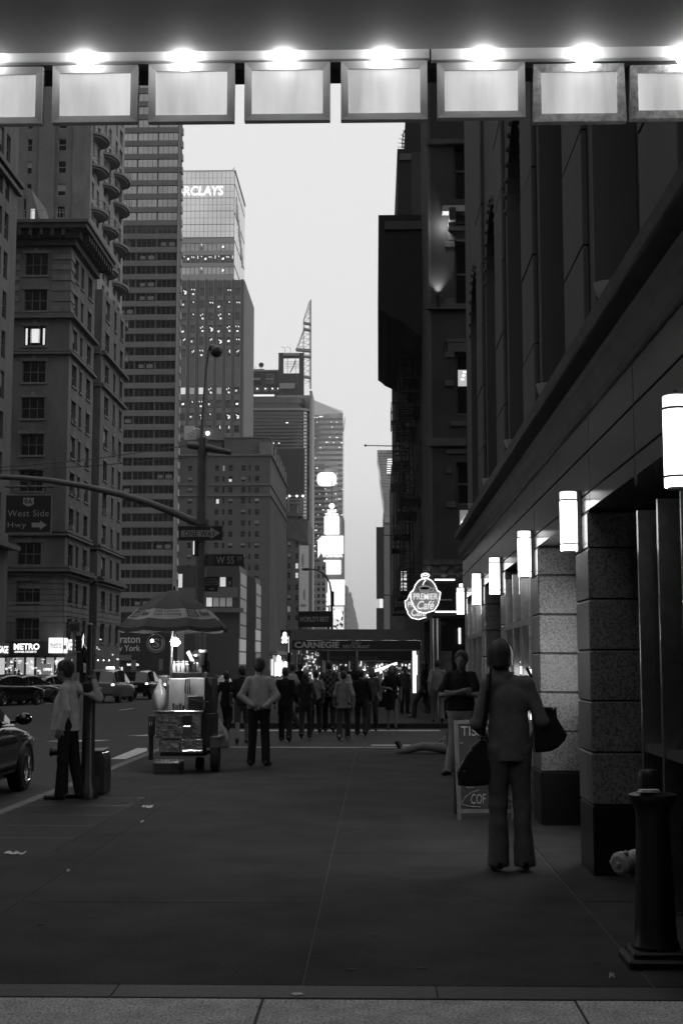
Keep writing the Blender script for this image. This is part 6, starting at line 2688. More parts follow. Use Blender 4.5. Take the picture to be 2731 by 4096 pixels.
for i in range(9):
    q = P(694 + i * 13.5, 2840, CY - .36)
    b = B()
    h_ = rr.uniform(.05, .1)
    z_ = zof(2843, CY - .4) + .002
    r_ = rr.uniform(.018, .028)
    b.lathe([(r_ * .8, 0), (r_, h_), (r_ * 1.08, h_), (r_ * 1.08, h_ + .008), (0, h_ + .008)], (q.x, CY - .38 + rr.uniform(-.03, .03), z_), 10)
    tag(b.build("paper_cup", bt_m[(2, 0, 3)[i % 3]], None, at=(q.x, CY - .38, z_)), ("%s small cup on the food cart counter, place %s from the umbrella pole" % (("silver", "clear", "amber")[i % 3], ("one", "two", "three", "four", "five", "six", "seven", "eight", "nine")[i])), "cup", "cups along the food cart counter")
# plastic bags and crate
def bag(name, label, c, r, m, seed, cat="bag"):
    rr = random.Random(seed)
    b = B()
    n, mm = 16, 10
    ph = [rr.uniform(0, 6.28) for _ in range(6)]
    vs, fs = [], []
    for i in range(mm + 1):
        t = math.pi * i / mm
        for k in range(n):
            a = 2 * math.pi * k / n
            w = 1 + .12 * math.sin(3 * a + ph[0] + 2 * t) + .09 * math.sin(5 * a + ph[1] - 3 * t) + .05 * math.sin(9 * a + ph[2])
            w *= 1 if t > 1.1 else .35 + .6 * t
            vs.append((c[0] + r[0] * math.sin(t) * math.cos(a) * w, c[1] + r[1] * math.sin(t) * math.sin(a) * w, c[2] + r[2] * math.cos(t) * (1.25 if t < .6 else 1)))
    for i in range(mm):
        for k in range(n):
            fs.append((i * n + k, (i + 1) * n + k, (i + 1) * n + (k + 1) % n, i * n + (k + 1) % n))
    b.add(vs, fs)
    return tag(b.build(name, m, None, smooth='all', at=c), label, cat)
bagm = M("thin_plastic_bag", .3, .35, noise=8, amt=.25)
q = P(640, 2800, CY + .1)
bag("plastic_bag", "pale bulging plastic bag hanging on the kerb side of the food cart", (q.x, CY + .1, q.z), (.11, .16, .26), bagm, 3)
cr = thing("bottled_drink_crate", "low wrapped crate of drinks on the ground under the food cart", "crate", (P(665, 3078, CY - .6).x, CY - .5, 0))
a, c = P(609, 3080, CY - .7), P(725, 3032, CY - .7)
b = B()
b.bbox(a.x, c.x, CY - .7, CY - .35, 0.002, .19, .03)
b.build("crate", M("crate_side", .05, .35, noise=9, amt=.7), cr)
b = B()
for i in range(6):
    b.lathe([(.03, .19), (.03, .205), (.0, .207)], (a.x + .05 + i * .075, CY - .6, 0), 8)
tag(b.build("bottle_tops", M("pale_painted_cap", .55, .5), cr), kind="stuff")
# umbrella
ua = P(697, 2360, CY)
um = thing("cart_umbrella", "dark umbrella with a pale lettered band shading the food cart", "umbrella", (ua.x, CY, zof(2845, CY)))
uz = ua.z
rim = .86
zr = uz - .62
N = 8
cloth = M("umbrella_cloth", .085, .8, noise=3, amt=.25)
pale_c = M("umbrella_band", .42, .8, noise=3, amt=.2)
def ring_pt(k, f, sag=0):
    """point on rib k at fraction f from the apex (panels run straight between ribs)"""
    a = 2 * math.pi * (k + .5) / N + math.pi / 2
    r = rim * f
    z = uz - .57 * f ** 1.55 - sag
    return Vector((ua.x + r * math.sin(a), CY - r * math.cos(a), z))
def gore(k, f0, f1, b, steps=3, th=False):
    for i in range(steps):
        fa, fb_2 = f0 + (f1 - f0) * i / steps, f0 + (f1 - f0) * (i + 1) / steps
        for j in range(4):
            u0, u1 = j / 4, (j + 1) / 4
            def pt(f, u):
                s_ = .03 * f * math.sin(math.pi * u)
                return ring_pt(k, f).lerp(ring_pt(k + 1, f), u) - Vector((0, 0, s_))
            b.poly([pt(fb_2, u0), pt(fb_2, u1), pt(fa, u1), pt(fa, u0)])
for k in range(N):
    b = B()
    b.mat(0)
    gore(k, .02, .66, b, 5)
    gore(k, .85, 1.0, b, 3)
    b.mat(1)
    gore(k, .66, .85, b, 2)
    b.mat(0)         # hanging flap
    for j in range(4):
        p, q = ring_pt(k, 1).lerp(ring_pt(k + 1, 1), j / 4), ring_pt(k, 1).lerp(ring_pt(k + 1, 1), (j + 1) / 4)
        p -= Vector((0, 0, .03 * math.sin(math.pi * j / 4)))
        q -= Vector((0, 0, .03 * math.sin(math.pi * (j + 1) / 4)))
        b.poly([p - Vector((0, 0, .06)), q - Vector((0, 0, .06)), q, p])
    b.build("gore", [cloth, pale_c], um, smooth=30)
    b = B()
    pts = [ring_pt(k, f) - Vector((0, 0, .012)) for f in (.04, .4, .7, .98)]
    b.tube(pts, .007, 5)
    mid_ = ring_pt(k, .55) - Vector((0, 0, .015))
    b.tube([mid_, (ua.x, CY, uz - .48)], .006, 5)
    b.build("rib", steel, um)
b = B()
b.lathe([(.02, -.02), (.03, 0), (.02, .02), (.012, .06), (0, .065)], (ua.x, CY, uz), 10)
b.build("finial", blackmetal, um)
b = B()
p0 = P(684, 2850, CY)
b.cyl((p0.x, CY - .1, zof(2850, CY)), (ua.x - .01, CY, uz - .02), .02, n=10)
b.build("pole", steel, um)
b = B()
b.tube([P(668, 2720, CY - .3), P(668, 2800, CY - .3), P(674, 2835, CY - .32), P(690, 2845, CY - .3)], .014, 6)
b.build("side_handle", steel, um)
let = M("umbrella_print", .03, .7)
def gore_text(k, s_, u0, u1, f0, f1, **kw):
    """lettering printed on gore k between rib fractions u0..u1"""
    def pt(f, u):
        return ring_pt(k, f).lerp(ring_pt(k + 1, f), u)
    o_, r_, u_ = pt(f1, u0), pt(f1, u1), pt(f0, u0)
    right, up = (r_ - o_), (u_ - o_)
    up = up - right.normalized() * up.dot(right.normalized())
    b.text(s_, o_ + right.normalized().cross(up.normalized()) * .002, right.normalized(), up.normalized(), right.length, up.length, .006, **kw)
def front_k():
    best = min(range(N), key=lambda k: (ring_pt(k, .7) + ring_pt(k + 1, .7)).y)
    return best
fk = front_k()
left, right_ = (fk + 1, fk - 1) if ring_pt(fk + 1, .7).x < ring_pt(fk, .7).x else (fk - 1, fk + 1)
flip = ring_pt(fk, .7).x > ring_pt(fk + 1, .7).x
U2 = (lambda a_, c_: (1 - a_, 1 - c_)) if flip else (lambda a_, c_: (a_, c_))
b = B()
gore_text(fk, "Free Customer", *U2(.12, .88), .69, .745, bold=.01)
gore_text(fk, "Coin Counting", *U2(.12, .88), .765, .825, bold=.01)
for k in (left % N, right_ % N):
    gore_text(k, "Bank", *U2(.55, .9), .71, .81, bold=.02, shear=.15)
    gore_text(k, "TD", *U2(.17, .4), .715, .80, bold=.02)
b.build("lettering", let, um)
b = B()
for k in (left % N, right_ % N):
    def pt(f, u):
        u = 1 - u if flip else u
        return ring_pt(k, f).lerp(ring_pt(k + 1, f), u)
    n_ = (pt(.68, .4) - pt(.83, .1)).cross(pt(.68, .1) - pt(.83, .4)).normalized()
    n_ = n_ if n_.y < 0 else -n_
    for (f0, f1, u0, u1) in ((.68, .695, .1, .46), (.82, .835, .1, .46), (.695, .82, .1, .14), (.695, .82, .42, .46)):
        b.add([pt(f1, u0) + n_ * .006, pt(f1, u1) + n_ * .006, pt(f0, u1) + n_ * .006, pt(f0, u0) + n_ * .006], [(0, 1, 2, 3)])
b.build("print_box", let, um)
# its lamp
q = P(700, 2568, CY - .5)
lm = thing("cart_lamp", "bare bright bulb hanging under the cart umbrella", "lamp", q)
b = B()
b.ball(q, .062, 12, 10)
b.ball((q.x + .05, q.y - .02, q.z - .01), .03, 10, 8)  # second glowing ball, added to imitate the lamp's glare
b.build("bulb", M("cart_bulb", .9, .3, emit=300), lm)
b = B()
b.cyl((q.x, q.y, q.z + .04), (q.x, q.y, q.z + .12), .02, n=8)
b.tube([(q.x, q.y, q.z + .12), (q.x + .02, q.y + .05, q.z + .25), (ua.x, CY, uz - .3)], .006, 5)
b.build("socket", blackmetal, lm)

q = P(609, 2563, CY - .3)
lm2 = thing("cart_lamp", "small second bulb glowing at the left edge under the cart umbrella", "lamp", q)
b = B()
b.ball(q, .022, 10, 8)
b.build("bulb", M("small_cart_bulb", .9, .3, emit=30), lm2)
b = B()
b.tube([(q.x, q.y, q.z + .02), (q.x + .02, q.y + .03, q.z + .09), tuple(ring_pt(fk, .9).lerp(ring_pt(left % N, .9), .6) - Vector((0, 0, .05)))], .005, 5)
b.build("cord", blackmetal, lm2)

# bagged rubbish and boxes by the crowd
q = P(875, 2850, 27)
bag("rubbish_bag", "pale knotted rubbish bag standing between the food cart and the crossing crowd", (P(878, 2810, 27).x, 27, .18), (.2, .2, .3), M("rubbish_bag", .16, .35, noise=6, amt=.3), 9)

# ------------------------------------------------------------------ cars
tyre = M("tyre_rubber", .015, .7)
rimm = M("wheel_rim", .4, .25, 1.0)
cglass = M("car_glass", .008, .03, spec=.8)
red_ = M("tail_light_glow", .6, .3, emit=2.2)
plate = M("number_plate", .35, .5, emit=.05)
chrome = M("chrome_trim", .6, .12, 1.0)


def loft(b, secs, close=True):
    n = len(secs[0])
    vs = [p for s_ in secs for p in s_]
    fs = []
    for i in range(len(secs) - 1):
        for k in range(n - 1):
            fs.append((i * n + k, i * n + k + 1, (i + 1) * n + k + 1, (i + 1) * n + k))
    if close:
        fs.append(tuple(range(n)))
        fs.append(tuple(range((len(secs) - 1) * n + n - 1, (len(secs) - 1) * n - 1, -1)))
    return b.add(vs, fs)


def car(label, paint_m, loc, heading, kind='sedan', group="cars on the avenue", cat="car", lights=True, name="parked_car"):
    """+y is the nose; built at the origin, then moved"""
    t = thing(name, label, cat, (0, 0, 0), group)
    if kind == 'sedan':
        st = [(-2.30, .42, .62, .74, .78), (-2.22, .30, .70, .84, .92), (-1.9, .22, .74, .88, 1.0), (-1.2, .2, .78, .90, .98), (-.4, .2, .79, .90, .96), (.5, .2, .79, .90, .95), (1.0, .2, .80, .90, .95), (1.5, .2, .78, .89, .88), (1.95, .24, .72, .86, .80), (2.2, .3, .64, .78, .70), (2.32, .38, .55, .62, .60)]
        roof = [(-1.75, .98, .62, .99), (-1.15, .96, .60, 1.32), (-.6, .96, .60, 1.43), (0.0, .95, .60, 1.45), (.45, .95, .60, 1.38), (1.12, .93, .68, .95)]
        wy, wr = (-1.35, 1.42), .31
    else:
        st = [(-2.3, .45, .75, .80, 1.0), (-2.22, .32, .85, .90, 1.08), (-1.6, .24, .85, .93, 1.08), (-.4, .22, .85, .94, 1.06), (.6, .22, .85, .94, 1.05), (1.1, .22, .84, .93, 1.03), (1.7, .24, .8, .92, .98), (2.15, .3, .7, .86, .86), (2.35, .4, .6, .7, .7)]
        roof = [(-2.22, 1.06, .72, 1.08), (-2.0, 1.05, .66, 1.62), (-1.5, 1.05, .66, 1.72), (-.4, 1.05, .66, 1.74), (.3, 1.04, .66, 1.68), (1.2, 1.02, .72, 1.05)]
        wy, wr = (-1.4, 1.45), .35

    def sec(y, zb, zm, w, zt):
        half = [(w * .80, zb), (w * .97, zb + .1), (w, zm - .12), (w * .985, zm), (w * .93, zm + (zt - zm) * .6), (w * .80, zt), (w * .4, zt + .03)]
        return [(-x, y, z) for x, z in half] + [(0, y, zt + .035)] + [(x, y, z) for x, z in reversed(half)]
    b = B()
    loft(b, [sec(*s_) for s_ in st])
    body = b.build("body", paint_m, t, smooth=45)
    rs = []
    for (y, zb, w, zt) in roof:
        wl = .80 if kind == 'sedan' else .86
        half = [(wl, zb - .02), (wl - .03, zb + .01), (w + .03, max(zb + .012, zt - .06)), (w - .06, zt)]
        rs.append([(-x, y, z) for x, z in half] + [(0, y, zt + .02)] + [(x, y, z) for x, z in reversed(half)])
    b = B()
    loft(b, rs)
    b.build("glasshouse", cglass, t, smooth=30)
    b = B()
    inner = [r_ for r_ in rs[1:-1]]
    loft(b, [[(p[0] * 1.005, p[1], p[2] + .012) for p in r_[2:7]] for r_ in inner], close=False)
    b.build("roof", paint_m, t, smooth=45)
    for s_ in (-1, 1):       # pillars
        b = B()
        for i in ((0, 1), (2, 2), (4, 5)):
            r0, r1 = rs[i[0]], rs[i[1]]
            k0, k1 = (1, 2) if s_ < 0 else (7, 6)
            p, q = Vector(r0[k0]), Vector(r1[k1])
            if i == (2, 2): q = Vector(rs[2][k1])
            b.tube([p + Vector((s_ * .012, 0, 0)), q + Vector((s_ * .012, 0, 0))], .03, 5)
        b.build("pillar", paint_m, t)
        m_ = B()
        y = 0.72
        m_.ball((s_ * 1.02, y, 1.02), (.12, .07, .085), 10, 8)
        m_.cyl((s_ * .84, y, .97), (s_ * .97, y, 1.0), .03, n=6)
        m_.build("mirror", paint_m, t, smooth=60)
        h = B()
        h.ball((s_ * .62, st[-1][0] - .12, .66), (.19, .12, .075), 12, 8)
        h.build("headlight", M("headlight_glass", .5, .06), t, smooth=60)
        l = B()
        zt_ = .82 if kind == 'sedan' else .95
        l.ball((s_ * .70, st[0][0] + .1, zt_), (.13, .12, .09), 10, 8)
        l.build("tail_light", red_ if lights else M("tail_light_off", .12, .2), t, smooth=60)
        for y in wy:
            w = B()
            x = s_ * .80
            w.lathe([(wr * .62, -.1), (wr * .95, -.105), (wr, -.07), (wr, .07), (wr * .95, .105), (wr * .62, .1)], (x, y, wr), 26, 'X')
            wo = w.build("wheel", tyre, t, smooth=40)
            r_ = B()
            r_.lathe([(wr * .56, s_ * .085), (wr * .66, s_ * .115), (wr * .64, s_ * .06), (wr * .55, s_ * .05)], (x, y, wr), 22, 'X')
            for q in range(7):
                a = 2 * math.pi * q / 7
                d = Vector((0, math.cos(a), math.sin(a)))
                r_.tube([Vector((x + s_ * .1, y, wr)) + d * .03, Vector((x + s_ * .095, y, wr)) + d * wr * .6], [.03, .02], 5)
            r_.ball((x + s_ * .1, y, wr), (.02, .055, .055), 10, 6)
            r_.build("rim", rimm, wo)
            ar = B()
            ar.tube([(s_ * .885, y + math.cos(a) * (wr + .045), wr + math.sin(a) * (wr + .045)) for a in np.linspace(-.2, math.pi + .2, 14)], .03, 5)
            ar.lathe([(wr + .03, -.02), (wr + .03, .02), (0, .02), (0, -.02)][:2] + [(0.01, .02)], (s_ * .86, y, wr), 20, 'X')
            ar.build("wheel_arch", M("wheel_arch_dark", .006, .6), t)
    b = B()
    zp = .72 if kind == 'sedan' else .8
    b.box(-.16, .16, st[0][0] - .03, st[0][0] + .02, zp - .05, zp + .05)
    b.build("number_plate", plate, t)
    b = B()
    b.box(-.7, .7, st[0][0] - .01, st[0][0] + .12, .4, .5)
    b.box(-.55, .55, st[-1][0] - .1, st[-1][0] + .01, .42, .56)
    b.build("bumper", M("bumper_dark", .02, .5), t)
    b = B()
    for s_ in (-1, 1):
        for y in (-.05, .85):
            b.box(s_ * .903 - .006, s_ * .903 + .006, y - .45, y - .3, .84, .87)
    b.build("door_handle", chrome, t)
    if cat == "taxi":
        b = B()
        b.bbox(-.22, .22, -.1, .12, 1.76, 1.9, .03)
        b.build("roof_light", M("taxi_roof_light", .8, .4, emit=1.8), t)
    t.location = loc
    t.rotation_euler = (0, 0, heading)
    return t


blackp = M("black_car_paint", .005, .15, coat=.5)
greyp = M("grey_car_paint", .12, .25, .5, coat=.6)
silverp = M("silver_car_paint", .32, .28, .5, coat=.6)
yellowp = M("pale_taxi_paint", .2, .3, coat=.6)
car("glossy black sedan parked at the kerb cut by the left edge", blackp, (-5.78, 18.0, -.14), 0, name="parked_car", group=None)
far = [(20, 66, 'sedan', blackp, "dark sedan nearest the left edge in the row across the avenue", 1.35), (95, 70, 'sedan', greyp, "grey sedan with lit tail lamp second from the left in the far row", 1.2), (195, 76, 'sedan', silverp, "pale sedan third in the far row beside the leaning man", 1.3)]
for (px, Y, kind, m_, lab, hd) in far:
    car(lab, m_, (P(px, 2800, Y).x, Y, gz(Y)), -hd + .25 if False else -.35, kind)
car("pale minivan taxi seen from behind with its roof light lit", yellowp, (P(440, 2790, 74).x, 74, gz(74)), -.06, 'van', cat="taxi", name="taxi")
car("dark hatchback right of the pale minivan taxi", blackp, (P(570, 2780, 84).x, 84, gz(84)), -.04, 'van')
car("dark sedan with one bright tail lamp near the food cart's bag", greyp, (P(640, 2770, 96).x, 96, gz(96)), 0, 'sedan')
car("dark car far down the avenue left of the crowd", blackp, (P(885, 2740, 120).x, 120, gz(120)), 0, 'sedan')
# ------------------------------------------------------------------ people: smooth signed-distance bodies meshed with surface nets
def nets(fn, lo, hi, h):
    n = [int(math.ceil((hi[i] - lo[i]) / h)) + 1 for i in range(3)]
    ax = [lo[i] + h * np.arange(n[i]) for i in range(3)]
    X, Y, Z = np.meshgrid(*ax, indexing='ij')
    v = fn(np.stack([X.ravel(), Y.ravel(), Z.ravel()], 1).astype(np.float32)).reshape(n)
    s = v < 0
    cs = [(i, j, k) for i in (0, 1) for j in (0, 1) for k in (0, 1)]
    sl = lambda a, c: a[c[0]:n[0] - 1 + c[0], c[1]:n[1] - 1 + c[1], c[2]:n[2] - 1 + c[2]]
    cnt = sum(sl(s, c).astype(np.int8) for c in cs)
    act = (cnt > 0) & (cnt < 8)
    idx = np.full(act.shape, -1, np.int64)
    cells = np.argwhere(act)
    idx[act] = np.arange(len(cells))
    acc = np.zeros((len(cells), 3))
    num = np.zeros(len(cells))
    i0, j0, k0 = cells.T
    for a in cs:
        for ax_ in range(3):
            if a[ax_]: continue
            c = list(a); c[ax_] = 1
            va = v[i0 + a[0], j0 + a[1], k0 + a[2]]
            vb = v[i0 + c[0], j0 + c[1], k0 + c[2]]
            m = (va < 0) != (vb < 0)
            t = np.where(m, va / np.where(m, va - vb, 1), 0)
            p = np.array(a, float)[None].repeat(len(cells), 0)
            p[:, ax_] = t
            acc[m] += p[m]
            num[m] += 1
    V = (cells + acc / num[:, None]) * h + np.array(lo)
    Fs = []
    for ax_ in range(3):
        o1, o2 = [(1, 2), (2, 0), (0, 1)][ax_]
        sa = [slice(1, -1)] * 3; sb = [slice(1, -1)] * 3
        sa[ax_] = slice(0, n[ax_] - 1); sb[ax_] = slice(1, n[ax_])
        A, Bb = s[tuple(sa)], s[tuple(sb)]
        e = np.argwhere(A != Bb)
        if not len(e): continue
        flip = A[A != Bb]
        off = np.ones(3, int); off[ax_] = 0
        e = e + off
        def cell(d1, d2):
            q = e.copy()
            q[:, o1] -= d1; q[:, o2] -= d2
            return idx[q[:, 0], q[:, 1], q[:, 2]]
        q = np.stack([cell(1, 1), cell(0, 1), cell(0, 0), cell(1, 0)], 1)
        q[~flip] = q[~flip][:, ::-1]
        Fs.append(q)
    return V, np.concatenate(Fs)


def cone(a, b, ra, rb, q=1.0):
    """tapered limb from a to b; q flattens it front to back"""
    a, b = np.array(a, np.float32), np.array(b, np.float32)
    ba = b - a
    l2 = max(float(ba @ ba), 1e-9)

    def f(P_):
        t = np.clip((P_ - a) @ ba / l2, 0, 1)
        d = P_ - a - t[:, None] * ba
        if q != 1.0:
            d = d.copy(); d[:, 1] /= q
        return np.sqrt((d * d).sum(1)) - (ra + (rb - ra) * t)
    r = max(ra, rb)
    return f, np.minimum(a, b) - r, np.maximum(a, b) + r


def ell(c, r):
    c, r = np.array(c, np.float32), np.array(r, np.float32)

    def f(P_):
        k = np.sqrt((((P_ - c) / r) ** 2).sum(1))
        return (k - 1) * r.min()
    return f, c - r, c + r


def mesh_of(prims, h, k, mat, name, parent=None, cut=None, fold=0.0, scale=1.0, seed=0):
    lo = np.min([p[1] for p in prims], 0) - 3 * h - fold
    hi = np.max([p[2] for p in prims], 0) + 3 * h + fold
    ph = np.random.RandomState(seed).rand(6) * 6.28

    def fn(P_):
        d = None
        for f, a, c in prims:
            e = f(P_)
            if d is None:
                d = e
            else:
                t = np.clip(.5 + .5 * (d - e) / k, 0, 1)
                d = d * (1 - t) + e * t - k * t * (1 - t)
        if fold:
            x, y, z = P_.T
            w1 = np.sin(5.3 * z + 7 * x + ph[0]) + .7 * np.sin(11 * y - 8.1 * z + ph[1])
            w2 = np.sin(9.7 * x + 6.1 * z + ph[2])
            d = d + fold * (np.sin(41 * x + 9 * z + 2.2 * w1 + ph[3]) * (.55 + .45 * w2) + .55 * np.sin(27 * z + 23 * x * np.sign(np.sin(2.1 * z + ph[5])) + 2.6 * w2 + ph[4]) * (.5 + .5 * np.sin(6.3 * z + 3 * x + ph[5])))
        if cut is not None:
            d = np.maximum(d, cut(P_))
        return d
    V, Fq = nets(fn, lo, hi, h)
    me = bpy.data.meshes.new(name)
    me.from_pydata((V * scale).tolist(), [], Fq.tolist())
    me.materials.append(mat)
    me.polygons.foreach_set("use_smooth", [True] * len(me.polygons))
    me.update()
    o = bpy.data.objects.new(name, me)
    col.objects.link(o)
    if parent is not None: o.parent = parent
    return o


skin_m = M("skin", .13, .55)
hair_d = M("dark_hair", .012, .5, noise=60, amt=.5, stretch=(1, 1, .1))
hair_m = M("brown_hair", .035, .5, noise=60, amt=.5, stretch=(1, 1, .1))
hair_g = M("fair_hair", .028, .55, noise=60, amt=.5, stretch=(1, 1, .1))
cl = lambda n_, c: M(n_, c, .85, noise=14, amt=.18, spec=.2)
C_white = cl("white_shirt_cloth", .36)
C_pale = cl("pale_shirt_cloth", .30)
C_grey = cl("grey_cloth", .13)
C_lgrey = cl("light_grey_cloth", .2)
C_dark = cl("dark_cloth", .02)
C_black = cl("black_cloth", .009)
C_denim = cl("dark_denim_cloth", .03)
C_mid = cl("mid_grey_cloth", .07)
C_blazer = cl("grey_blazer_cloth", .14)
C_trouser = cl("grey_trouser_cloth", .11)
shoe_m = M("black_shoe_leather", .008, .3)
shoe_p = M("pale_shoe", .2, .6)


def hand_prims(w, d, n_, s, curl=.5, r=.0095, side=1):
    """palm, four unequal bent fingers and a thumb, from wrist w along d; n_ is the palm side"""
    w, d, n_, s = (np.array(v, float) for v in (w, d, n_, s))
    pr = [cone(w, w + d * .035, .026, .03), cone(w + d * .03 - s * .017, w + d * .085 - s * .02, .021, .017), cone(w + d * .03 + s * .017, w + d * .085 + s * .02, .021, .017)]
    for i, (o, l) in enumerate(((-.031, .062), (-.011, .078), (.010, .072), (.030, .056))):
        a = w + d * .088 + s * o
        m = a + (d * math.cos(curl * .6) + n_ * math.sin(curl * .6)) * l * .5
        e = m + (d * math.cos(curl * 1.7) + n_ * math.sin(curl * 1.7)) * l * .55
        pr += [cone(a, m, r, r * .95), cone(m, e, r * .95, r * .8)]
    a = w + d * .025 - s * .028 * side
    m = a + d * .035 - s * .03 * side + n_ * .012
    pr += [cone(a, m, r * 1.25, r * 1.05), cone(m, m + d * .03 - s * .006 * side + n_ * .014, r * 1.05, r * .85)]
    return pr


def person(label, loc, H, facing, pose=None, sex='m', top='long', top_m=C_white, bot='trousers', bot_m=C_black, shoes=shoe_m, hair='short', hair_mat=hair_d, fat=1.0,
           h=.016, hem=None, flare=0.0, collar=None, group=None, head_tilt=(0, 0), untucked=False, hand_pose=None, slim=1.0, face=True, extra_top=None, strands=0):
    J = {'pelvis': (0, 0, .95), 'waist': (0, 0, 1.09), 'chest': (0, 0, 1.29), 'neck': (0, -.015, 1.46), 'head': (0, .015, 1.63),
         'shL': (-.165, -.01, 1.40), 'shR': (.165, -.01, 1.40), 'elL': (-.235, -.035, 1.13), 'elR': (.235, -.035, 1.13), 'wrL': (-.24, .04, .89), 'wrR': (.24, .04, .89),
         'hiL': (-.09, 0, .91), 'hiR': (.09, 0, .91), 'knL': (-.105, .025, .50), 'knR': (.105, .025, .50), 'anL': (-.11, -.02, .085), 'anR': (.11, -.02, .085),
         'toL': (-.135, .14, .03), 'toR': (.135, .14, .03)}
    if sex == 'f':
        for k_ in ('shL', 'shR'): J[k_] = (J[k_][0] * .88, -.01, 1.405)
        for k_ in ('elL', 'elR'): J[k_] = (J[k_][0] * .92, J[k_][1], 1.13)
        for k_ in ('wrL', 'wrR'): J[k_] = (J[k_][0] * .95, J[k_][1], .90)
    if pose: J.update(pose)
    A_ = {k_: np.array(v, float) for k_, v in J.items()}
    sc_ = H / 1.75
    hw = .176 if sex == 'm' else .156
    # --- body
    hd = A_['head']
    ck = math.radians(head_tilt[0])
    body = [ell(hd + (0, .0, .01), (.076, .096, .112)), ell(hd + (0, .035, -.06), (.055, .058, .06)), cone(A_['neck'] + (0, 0, -.02), hd + (0, -.02, -.06), .056, .052)]
    if face:
        body += [cone(hd + (0, .092, .005), hd + (0, .112, -.028), .009, .014), ell(hd + (-.078, 0, -.012), (.012, .022, .03)), ell(hd + (.078, 0, -.012), (.012, .022, .03)),
                 cone(hd + (-.03, .09, .028), hd + (.03, .09, .028), .008, .008), cone(hd + (-.018, .088, -.058), hd + (.018, .088, -.058), .007, .007)]
    body += [cone(A_['chest'], A_['neck'] + (0, 0, -.07), hw * .78, .07, .58), cone(A_['waist'], A_['chest'], hw * .74 * fat, hw * .84, .60), cone(A_['pelvis'], A_['waist'], hw * .82 * fat, hw * .74 * fat, .62)]
    for s_, sg_ in (('L', -1), ('R', 1)):
        body += [cone(A_['neck'] + (sg_ * .05, 0, -.05), A_['sh' + s_], .05, .05), cone(A_['sh' + s_], A_['el' + s_], .047 * slim, .036 * slim), cone(A_['el' + s_], A_['wr' + s_], .037 * slim, .025 * slim)]
        body += [cone(A_['hi' + s_], A_['kn' + s_], .08, .052), cone(A_['kn' + s_], A_['an' + s_], .052, .034), cone(A_['kn' + s_] * .85 + A_['an' + s_] * .15 + (0, -.012, 0), A_['kn' + s_] * .4 + A_['an' + s_] * .6 + (0, -.004, 0), .046, .036), cone(A_['an' + s_] + (0, -.025, -.04), A_['to' + s_], .034, .026)]
        d = A_['wr' + s_] - A_['el' + s_]
        d /= np.linalg.norm(d)
        n_ = np.array((-sg_, 0.0, 0.0)) if abs(d[2]) > .5 else np.array((0, 0, -1.0))
        if hand_pose and s_ in hand_pose:
            d, n_ = (np.array(v, float) for v in hand_pose[s_])
            d /= np.linalg.norm(d)
        n_ = n_ - d * (n_ @ d)
        n_ /= np.linalg.norm(n_)
        sd = np.cross(d, n_)
        body += hand_prims(A_['wr' + s_], d, n_, sd, .7, .0105 if h > .013 else .0095, side=sg_)
    o = mesh_of(body, min(h, .0135), .016, skin_m, "person", None, scale=sc_)
    tag(o, label, "person", group)
    seed = len(label)
    # --- clothes
    inf = .017
    if top != 'none':
        hemz = hem if hem is not None else (.93 if not untucked else .84)
        cl_ = [cone(A_['chest'], A_['neck'] + (0, 0, -.06), hw * .82 + inf, .07 + inf, .62), cone(A_['waist'], A_['chest'], hw * .78 * fat + inf * 1.3, hw * .88 + inf, .64), cone(A_['pelvis'] + (0, 0, hemz - 1.05), A_['waist'], hw * (.93 + flare) * fat + inf, hw * .82 * fat + inf * 1.3, .66)]
        for s_, sg_ in (('L', -1), ('R', 1)):
            cl_ += [cone(A_['neck'] + (sg_ * .045, 0, -.045), A_['sh' + s_] + (0, 0, -.004), .045 + inf * .6, .046 + inf * .7)]
            if top == 'long':
                cl_ += [cone(A_['sh' + s_], A_['el' + s_], .05 * slim + inf * .8, .04 * slim + inf * .7), cone(A_['el' + s_], A_['el' + s_] + (A_['wr' + s_] - A_['el' + s_]) * .97, .04 * slim + inf * .7, .03 * slim + inf * .5)]
            elif top == 'short':
                cl_ += [cone(A_['sh' + s_], A_['sh' + s_] + (A_['el' + s_] - A_['sh' + s_]) * .68, .052 * slim + inf, .05 * slim + inf * 1.4)]
        if extra_top: cl_ += extra_top
        zc = A_['pelvis'][2] + hemz - .93 - .02
        nz_ = A_['neck'][2] + .005
        cutf = (lambda P_: np.maximum(zc - P_[:, 2], P_[:, 2] - nz_ - .05)) if True else None
        arms_low = min(A_['wrL'][2], A_['wrR'][2]) - .03

        def cutf(P_, zc=zc):
            # the hem cuts the torso, not sleeves that hang below it
            tor = np.maximum(zc - P_[:, 2], np.abs(P_[:, 0] - A_['pelvis'][0]) - .185)
            return np.minimum(np.maximum(zc - P_[:, 2], -10), np.maximum(.20 - np.abs(P_[:, 0] - A_['pelvis'][0]), arms_low - P_[:, 2])) if arms_low < zc else zc - P_[:, 2]
        mesh_of(cl_, h, .03, top_m, "jacket" if untucked and top == 'long' else "shirt", o, cut=cutf, fold=.0045, scale=sc_, seed=seed)
        b = B()
        nk = A_['neck']
        b.lathe([(.058, -.01), (.062, .03), (.056, .035), (.052, -.01)], (0, 0, 0), 14)
        b.v = [tuple((nk + np.array(p)) * sc_) for p in b.v]
        b.build("collar", top_m, o, smooth=60)
